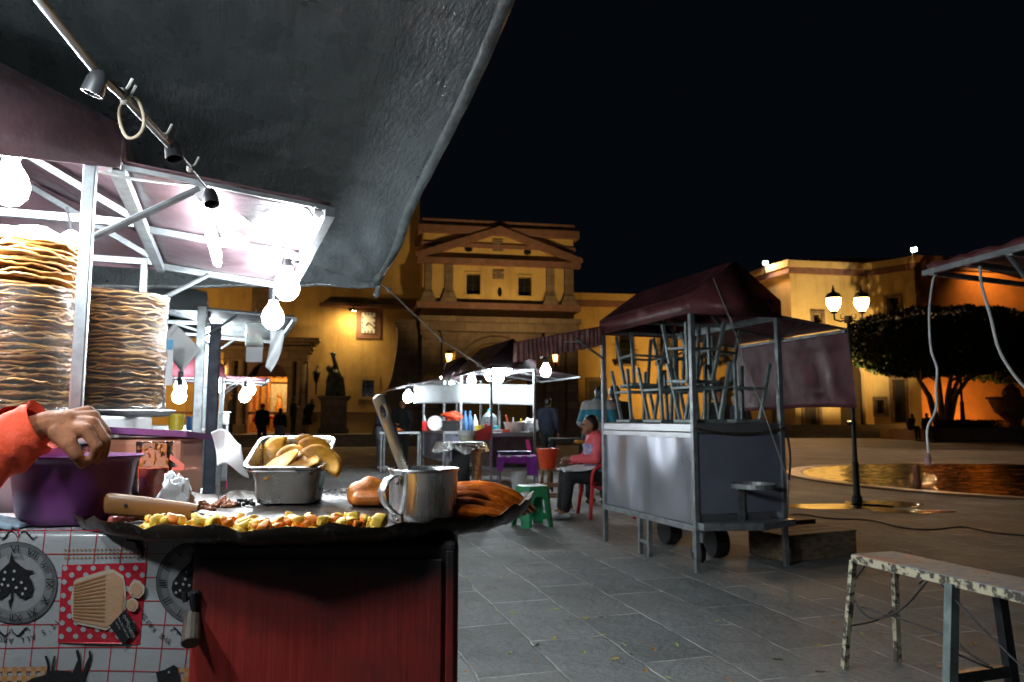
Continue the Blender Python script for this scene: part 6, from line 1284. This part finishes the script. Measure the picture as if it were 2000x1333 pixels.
mb = MB(); mb.grid(lambda u, v: ft_ + V((-.12 + .28 * u, -.2 + .05 * sin(4 * u + 3 * v), zf - .08 - .55 * v + .03 * sin(5 * u))), 14, 14); tag(mb.build('dark_apron_cloth', m_blk, smooth=180, solid=.006), 'black cloth hanging below the foil covered table', 'cloth')
mb = MB(); mb.grid(lambda u, v: ft_ + V((.2 + .13 * u, -.16 + .03 * sin(5 * u + 3 * v), zf - .1 - .5 * v)), 10, 12); tag(mb.build('flowered_cloth', mat('red_flowered_cloth', (.4, .06, .03), .8, 0, .5, 26, col2=(.5, .3, .12)), smooth=180, solid=.006), 'red flowered cloth hanging at the right of the foil table', 'cloth')
wp = ft_ + V((.1, 0, zf + .01)); t = thing('white_pail', 'white pail lined with a plastic bag on the foil table', 'pail', wp)
mb = MB(); mb.lathe([(.001, 0), (.1, 0), (.125, .14), (.13, .15), (.12, .15), (.095, .01), (.001, .01)], wp, 24); mb.build('body', mat('cream_plastic', (.6, .58, .46), .5), t, smooth=50)
mb = MB(); mb.lathe([(.13, .10), (.135, .155), (.145, .17), (.12, .16), (.1, .12)], wp, 24); mb.build('liner', m_['paper'], t, smooth=60)
mb = MB(); q_ = wp + V((.1, .12, .02)); mb.prism([q_, q_ + V((.26, .05, .0)), q_ + V((.3, .05, .25)), q_ + V((-.02, .0, .12))], (0, .02, 0)); tag(mb.build('red_tray', m_['red'], bevel=.004), 'red plastic tray propped behind the white pail', 'tray')
# counter things of the central stalls
ZA = .962
def onA(px, Y): p = P(px, 840, Y); return V((p.x, Y, ZA))
bprof = [(.001, 0), (.032, 0), (.036, .01), (.036, .15), (.03, .19), (.013, .235), (.013, .25)]
m_bott = film('blue_water_bottle', (.25, .55, .95), .6, .1)
for px, Y, s, lab in ((908, 13.6, 1.35, 'left of two blue water bottles on the lit stall counter'), (918, 13.65, 1.35, 'right of two blue water bottles on the lit stall counter')):
    c = onA(px, Y); t = thing('water_bottle', lab, 'bottle', c); mb = MB(); mb.lathe([(r * s, z * s) for r, z in bprof], c, 16); mb.build('body', m_bott, t, smooth=50); mb = MB(); mb.lathe([(.016 * s, .25 * s), (.016 * s, .28 * s)], c, 12); mb.build('cap', m_['blue'], t)
lathe_thing('white_bottle', 'slim white squeeze bottle right of the blue water bottles', 'bottle', onA(928, 13.6), [(.001, 0), (.045, 0), (.045, .18), (.02, .24), (.012, .3), (.001, .31)], m_['white'])
c = onA(956, 13.5); t = thing('water_jug', 'big ribbed clear water jug with a turquoise cap on the lit stall counter', 'jug', c)
mb = MB(); mb.lathe([(.001, 0), (.13, 0), (.14, .02), (.132, .06), (.14, .1), (.132, .14), (.14, .18), (.132, .22), (.13, .27), (.05, .35), (.03, .37)], c, 24); mb.build('body', film('jug_plastic', (.75, .88, .95), .8, .12), t, smooth=40)
mb = MB(); mb.lathe([(.034, .365), (.034, .41), (.001, .412)], c, 14); mb.build('cap', mat('turquoise_plastic', (.05, .5, .55), .4), t)
lathe_thing('teal_bowl', 'turquoise bowl beside the big water jug', 'bowl', onA(966, 13.2), [(.001, 0), (.05, 0), (.09, .1), (.095, .105), (.085, .1), (.001, .02)], bpy.data.materials['turquoise_plastic'])
c = onA(1004, 13.25); t = thing('utensil_bowl', 'translucent bowl holding orange and yellow utensils on the stall end counter', 'bowl', c)
mb = MB(); mb.lathe([(.001, 0), (.13, 0), (.19, .17), (.2, .175), (.19, .172), (.125, .01), (.001, .008)], c, 24); mb.build('bowl', mat('milky_plastic', (.66, .66, .58), .4), t, smooth=50)
for dx, dz, m, l in ((-.14, .3, 'orange', .035), (-.02, .25, 'steel', .02), (.13, .24, 'yellow', .025)): mb = MB(); mb.bar(c + V((dx * .6, 0, .05)), c + V((dx, -.03, dz)), l, .015); mb.build('utensil', m_[m], t, bevel=.004)
crumple('plastic_bag', 'knotted white plastic bag at the right end of the stall counter', 'bag', onA(1034, 13.3) + V((0, 0, .1)), (.13, .1, .12), m_['paper'], 21, .6, 1.8, 30)
for px, Y, w, h, m, lab in ((972, 13.05, .2, .05, 'white', 'flat white package on the stall end counter'), (988, 13.0, .12, .05, 'orange', 'orange packet on the stall end counter'), (949, 13.3, .06, .14, 'red', 'small red tub left of the near stall post'), (937, 13.6, .16, .12, 'yellow', 'pale yellow lidded box on the stall counter'), (880, 14.2, .3, .2, 'black', 'dark crate on the counter between the stall posts')):
    c = onA(px, Y); mb = MB(); mb.box(c.x - w / 2, c.x + w / 2, c.y - w / 3, c.y + w / 3, c.z, c.z + h * .8); mb.box(c.x - w * .53, c.x + w * .53, c.y - w * .36, c.y + w * .36, c.z + h * .8, c.z + h); tag(mb.build('food_box', m_[m], bevel=.008), lab, 'box')
crumple('orange_bag', 'orange plastic bag on top of the dark crate at the stall', 'bag', onA(884, 14.2) + V((0, 0, .27)), (.17, .1, .09), m_['orange'], 31, .5, 1.8, 24)
ZB = .952
def onB(px, Y): p = P(px, 840, Y); return V((p.x, Y, ZB))
lathe_thing('white_plate', 'white round plastic plate standing on the second stall counter', 'plate', onB(850, 15.75) + V((0, 0, .15)), [(.001, -.01), (.15, -.005), (.16, .012), (.001, .01)], m_['white'], 24, None, T=Matrix.Rotation(R(75), 4, 'X') @ Matrix.Rotation(.3, 4, 'Z'))
c = onB(833, 15.9); t = thing('red_cup', 'red cup with a drinking straw at the end of the second stall', 'cup', c); mb = MB(); mb.lathe([(.001, 0), (.09, 0), (.1, .19), (.09, .19), (.08, .01), (.001, .01)], c, 16); mb.build('body', m_['red'], t, smooth=50); mb = MB(); mb.tube([c + V((0, 0, .05)), c + V((-.05, 0, .32))], .012, 6); mb.build('straw', m_['white'], t)
tb2 = V(at(788, 17.2)); t = thing('side_table', 'low counter board with legs left of the second lit stall', 'table', tb2)
mb = MB(); mb.box(tb2.x - .5, tb2.x + .42, tb2.y - .25, tb2.y + .25, .86, .9); mb.build('top', m_['steel'], t)
for sx in (-.46, .38):
    for sy in (-.2, .2): mb = MB(); mb.bar(tb2 + V((sx, sy, 0)), tb2 + V((sx, sy, .86)), .035, up=(0, 1, 0)); mb.build('leg', m_['steelpost'], t)
crumple('orange_food', 'orange heap of food at the left end of the counter board', 'food', tb2 + V((-.2, 0, .94)), (.18, .1, .05), m_red, 41, .4, 2, 20)
mb = MB(); q_ = AT @ V((.62, -.03, .83)); mb.prism([q_, q_ + V((.06, .01, 0)), q_ + V((.11, .02, -.2)), q_ + V((.1, .02, -.24)), q_ + V((.03, .01, -.22))], (0, -.015, 0)); tag(mb.build('pink_pouch', m_['pink']), 'hot pink pouch hanging on the dark end panel of the central stall', 'pouch')
dk = V(at(1105, 12.6)); t = thing('dark_table', 'tall dark bare table right of the orange bucket', 'table', dk); mb = MB(); mb.box(dk.x - .28, dk.x + .28, dk.y - .25, dk.y + .25, .83, .87); mb.build('top', m_['blackiron'], t)
for sx in (-.25, .25):
    for sy in (-.22, .22): mb = MB(); mb.bar(dk + V((sx, sy, 0)), dk + V((sx, sy, .83)), .04, up=(0, 1, 0)); mb.build('leg', m_['blackiron'], t)
# left row clutter
c = P(350, 682, 5.0); mb = MB(); T_ = Matrix.Translation(c) @ Matrix.Rotation(R(-15), 4, 'Z') @ Matrix.Rotation(R(42), 4, 'Y'); mb.M = T_; mb.grid(lambda u, v: V((-.125 + .25 * u, .02 * sin(3 * u), -.1 + .2 * v)), 10, 6); mb.grid(lambda u, v: V((-.125 - .03 * sin(pi * u), .03 * u - .02, -.1 + .2 * v)), 6, 4); tag(mb.build('white_card', m_['paper'], smooth=60, solid=.004), 'tilted white card hanging from the second left stall strut', 'card')
c = P(320, 690, 4.6); t = thing('poster_panel', 'white panel with a blue top hanging behind the tostada stack', 'panel', c); mb = MB(); mb.box(c.x - .06, c.x + .055, c.y, c.y + .012, c.z - .2, c.z + .09); mb.build('sheet', m_['white'], t); mb = MB(); mb.box(c.x - .06, c.x + .055, c.y - .003, c.y, c.z + .02, c.z + .085); mb.build('blue_band', mat('sky_blue_print', (.15, .42, .65), .5), t)
c = P(497, 660, 5.6); t = thing('hanging_bag', 'clear bag of coloured sweets with a white card hanging from an awning', 'bag', c)
mb = MB(); mb.grid(lambda u, v: c + V((-.068 + .136 * u, -.02 * sin(pi * u) * sin(pi * v), .11 - .18 * v + .01 * sin(4 * u))), 10, 10); mb.build('pouch', film('sweet_bag', (.9, .95, .92), .6, .15), t, smooth=180, solid=.004)
for k, (mm, dx, dz) in enumerate((('red', -.02, .02), ('orange', .02, .05), ('green', -.03, -.03), ('yellow', .03, -.02), ('green', .0, -.045), ('red', .03, .01), ('orange', -.035, .045))): mb = MB(); mb.ball(c + V((dx, .012, dz)), (.018, .012, .012), 8); mb.build('sweet', m_[mm], t, smooth=180)
mb = MB(); mb.grid(lambda u, v: c + V((-.06 + .125 * u, .012 * sin(3 * u), -.07 - .115 * v)), 6, 6); mb.build('white_card', m_['paper'], t, solid=.003); mb = MB(); mb.tube([c + V((0, 0, .105)), c + V((.005, 0, .22))], .003, 5); mb.build('string', m_['cable'], t)
mb = MB(); a = P(536, 645, 4.4); mb.grid(lambda u, v: a + V((-.025 + .09 * u * (1 - v ** 2 * .75) - .015 * v, .02 * sin(5 * u + 4 * v), -.22 * v - .03 * u * v)), 10, 16); tag(mb.build('cloth_strip', m_['whitecloth'], smooth=180, solid=.003), 'limp pinkish white cloth strip hanging below the pear shaped bulb', 'cloth')
crumple('plastic_scrap', 'crumpled clear plastic scrap stuck to the underside of the stall flap', 'plastic', P(458, 472, 2.5), (.045, .03, .022), film('clear_scrap', (1, 1, 1), .7, .1, .8, 30), 51, .7, 2, 24)
c = T3 @ V((-.12, .2, 1.102)); t = thing('food_tub', 'clear lidded tub of tostadas on the far left stall counter', 'tub', c); mb = MB(); mb.box(c.x - .14, c.x + .2, c.y - .12, c.y + .12, c.z, c.z + .17); mb.build('tub', film('tub_plastic', (.95, .95, .9), .6, .2), t, bevel=.02); mb = MB(); mb.box(c.x - .12, c.x + .18, c.y - .1, c.y + .1, c.z + .01, c.z + .12); mb.build('filling', m_tost, t, bevel=.02); mb = MB(); mb.box(c.x - .15, c.x + .21, c.y - .13, c.y + .13, c.z + .172, c.z + .185); mb.build('lid', m_['white'], t)
c = T3 @ V((-.2, .3, 1.29)); mb = MB()
for k in range(12): mb.lathe([(.001, .012 * k), (.11 + .01 * sin(k * 3), .012 * k), (.112, .012 * k + .008), (.001, .012 * k + .011)], c, 18)
tag(mb.build('tostada_bag', m_tost, smooth=40), 'small bagged stack of tostadas on the lidded tub at the far left stall', 'tostadas')
mb = MB(); c = T3 @ V((.05, .25, 1.1)); mb.grid(lambda u, v: c + V((-.03 + .1 * u, -.05 + .02 * sin(6 * u + 3 * v), -.75 * v)), 8, 12); tag(mb.build('hanging_towel', m_['whitecloth'], smooth=180, solid=.004), 'long white towel hanging on the corner of the far left stall', 'towel')
pk = V(at(415, 13.0)); t = thing('pink_bench', 'low pink metal folding bench by the far left stall', 'bench', pk); mb = MB(); mb.box(pk.x - .3, pk.x + .28, pk.y - .15, pk.y + .15, .39, .41); mb.build('top', m_['pink'], t)
for sx in (-.2, .2): mb = MB(); mb.tube([pk + V((sx - .12, 0, 0)), pk + V((sx + .06, 0, .39))], .015, 6); mb.tube([pk + V((sx + .1, 0, 0)), pk + V((sx + .06, 0, .55))], .015, 6); mb.build('leg', m_['pink'], t)
for px, Y, w, h, mm, lab in ((344, 5.35, .1, .12, 'yellow', 'yellow lidded jar on the second left stall counter'), (374, 5.4, .07, .1, 'blue', 'dark blue bottle top at the second left stall')):
    c = P(px, 830, Y); c.z = 1.102; lathe_thing('jar', lab, 'jar', c, [(.001, 0), (w / 2, 0), (w / 2, h * .8), (w * .54, h * .82), (w * .54, h), (.001, h)], m_[mm])
# crate, bench, ground things
cT = Matrix.Translation((G(1537, 1100).x, G(1537, 1100).y, 0)) @ Matrix.Rotation(R(24), 4, 'Z'); t = thing('wooden_crate', 'low weathered plank crate on the paving right of the closed cart', 'crate', cT.translation)
for y, nm in ((0, 'front_board'), (.42, 'back_board')): mb = MB(cT); mb.box(0, .80, y, y + .03, .004, .2); mb.build(nm, m_['greywood'], t, bevel=.004)
for x in (0, .77): mb = MB(cT); mb.box(x, x + .03, .031, .419, .004, .195); mb.build('end_board', m_['greywood'], t, bevel=.004)
for k in range(3): mb = MB(cT); mb.box(-.01, .81, .0 + .15 * k, .14 + .15 * k, .203, .222); mb.build('top_plank', m_['greywood'], t, bevel=.004)
cT2 = Matrix.Translation(G(1530, 1048)) @ Matrix.Rotation(R(24), 4, 'Z'); mb = MB(cT2); mb.box(.0, .45, 0, .35, 0, .06); mb.box(.02, .43, .02, .33, .062, .1); mb.box(.0, .45, 0, .35, .102, .15); tag(mb.build('wooden_pallet', m_['greywood'], bevel=.004), 'dark wooden pallet board behind the low plank crate', 'pallet')
def bench_mat():
    m, t, b = nt('flaking_bench_paint'); co = coord(t); n = noise_(t, co, 7, 6, .7, (1, 5, 1)); n2 = noise_(t, co, 30, 5, .7)
    base = ramp(t, n, .35, .62, (.42, .36, .20), (.20, .23, .33)); base = mixc(t, ramp(t, noise_(t, co, 3, 3), .52, .62), base, (.42, .22, .15)); t.links.new(mixc(t, ramp(t, n2, .58, .66), base, (.07, .05, .04)), b.inputs['Base Color']); b.inputs['Roughness'].default_value = .6; bump_(t, b, n2, .8, .004); return m
m_edge = mat('flaked_cream_edge', (.06, .05, .04), .7, 0, .5, 26, .9, 40, col2=(.52, .47, .32), lo=.44, hi=.52, bdist=.006)
BZ = .54; b1, b2 = G(1664, 1082, BZ), G(1744, 1073, BZ); ax = (G(2000, 1158, BZ) - b1).normalized(); L_ = 1.42; ay = (b2 - b1); ay = (ay - ax * ay.dot(ax)).normalized() * .25
bn = thing('bench', 'narrow bench with flaking painted top and wired metal legs at the right front', 'bench', b1)
def bp(x, y, z): return b1 + ax * (x * L_) + ay * y + V((0, 0, z - BZ))
mb = MB(); mb.prism([bp(0, 0, BZ - .022), bp(1, 0, BZ - .022), bp(1, 1, BZ - .022), bp(0, 1, BZ - .022)], (0, 0, .022)); mb.build('top_board', bench_mat(), bn, bevel=.004)
for y in (-.0, 1.0): mb = MB(); mb.bar(bp(0, y, BZ - .022), bp(1, y, BZ - .022), .012, .036); mb.build('edge_rail', m_edge, bn)
for y in (0, 1): 
    mb = MB(); mb.bar(bp(.005, y, BZ - .03), bp(-.03, y + (y - .5) * .3, 0), .028, .022, up=ax); mb.build('leg', m_edge, bn)
    XL = (G(1882, 1124, BZ) - b1).dot(ax) / L_; mb = MB(); mb.bar(bp(XL, y, BZ - .03), bp(XL + .0, y + (y - .5) * .45, 0), .045, .035, up=ax); mb.build('leg', m_['darksteel'] if y else m_stool, bn)
mb = MB(); mb.bar(bp(XL, -.14, .14), bp(XL, 1.14, .14), .03, .045); mb.build('crossbar', m_['darksteel'], bn)
for pts in ([bp(-.015, .0, .34), bp(.06, .05, .26), bp(.16, .2, .33), bp(.30, .0, .5)], [bp(-.02, 1.05, .25), bp(.0, .5, .22), bp(-.018, 0, .2)], [bp(0, .05, .42), bp(.06, .1, .53)], [bp(.12, .9, .42), bp(.2, .95, .52)], [bp(.32, .02, .52), bp(.5, -.1, .36), bp(.66, -.1, .22), bp(.85, -.1, .08)], [bp(.3, .5, .52), bp(.31, .5, .25), bp(.45, .3, .2), bp(XL - .01, -.05, .24)], [bp(.5, .95, .52), bp(.51, .95, .35), bp(.5, 1, .28)], [bp(.02, .05, .30), bp(.15, .3, .28), bp(.3, .5, .25)]):
    mb = MB(); mb.tube(smoothpts(pts, 5), .0045, 5); mb.build('wire_brace', m_['darksteel'], bn, smooth=180)
rope('ground_cable', 'long black cable snaking across the paving right of the crate', smoothpts([G(px, py) + V((0, 0, .008)) for px, py in ((1520, 1012), (1560, 1006), (1620, 1014), (1700, 1018), (1760, 1032), (1820, 1036), (1880, 1031), (1940, 1042), (2000, 1048), (2080, 1060))], 8), .0085, m_['black'], 'cable')
lc = {'y': mat('yellow_leaf', (.5, .38, .04), .55, 0, .3, 40), 'g': mat('pale_green_leaf', (.3, .42, .1), .55, 0, .3, 40), 'o': mat('orange_leaf', (.42, .19, .04), .6, 0, .3, 40), 'd': mat('dark_leaf', (.05, .06, .03), .6, 0, .3, 40)}
lnm = {'y': 'yellow fallen leaf on the grey paving', 'g': 'pale green fallen leaf on the grey paving', 'o': 'orange brown fallen leaf on the grey paving', 'd': 'dark shrivelled leaf on the grey paving'}
lp_ = {}
for px, py, c in ((1102, 1080, 'y'), (978, 1129, 'g'), (911, 1131, 'g'), (1002, 1199, 'y'), (1007, 1170, 'g'), (1084, 1192, 'g'), (1143, 1210, 'y'), (1176, 1241, 'y'), (1219, 1261, 'g'), (1322, 1262, 'g'), (1200, 1289, 'y'), (1046, 1290, 'o'), (996, 1278, 'g'), (1261, 1313, 'o'), (1306, 1326, 'g'), (1083, 1249, 'y'), (1401, 1214, 'y'), (1414, 1213, 'g'), (1499, 1219, 'o'), (1631, 1218, 'o'), (1597, 1263, 'y'), (1601, 1314, 'd'), (1425, 1330, 'o'), (909, 1314, 'o'), (1044, 1265, 'd'), (970, 1194, 'g'), (1684, 1240, 'g'), (1902, 1259, 'y'), (1836, 1305, 'o'), (1174, 1208, 'd'), (1168, 1200, 'o'), (1520, 1290, 'd'), (1234, 1281, 'd'), (1140, 1277, 'g'), (1278, 1271, 'o'), (968, 1150, 'o'), (1050, 1262, 'd'), (1770, 1215, 'o')):
    p = G(px, py); s = rnd.uniform(.015, .026); L2 = lp_.get(c)
    if not L2:
        mb = MB(); mb.grid(lambda u, v: V((2 * u - 1, (.42 * sin(pi * min(.97, u * .94 + .04))) * (2 * v - 1), .15 * (2 * v - 1) ** 2 + .12 * (2 * u - 1) ** 2 + .03)), 10, 4); mb.tube([(.95, 0, .14), (1.35, .06, .1)], .03, 5); o = mb.build('fallen_leaf', lc[c], None, smooth=180); lp_[c] = o
    else: o = L2.copy(); COL.objects.link(o)
    o.location = p + V((0, 0, .002)); o.scale = (s, s, s); o.rotation_euler = (rnd.uniform(-.15, .15), rnd.uniform(-.15, .15), rnd.uniform(0, 6.28)); tag(o, lnm[c], 'leaf', 'fallen leaves on the paving')
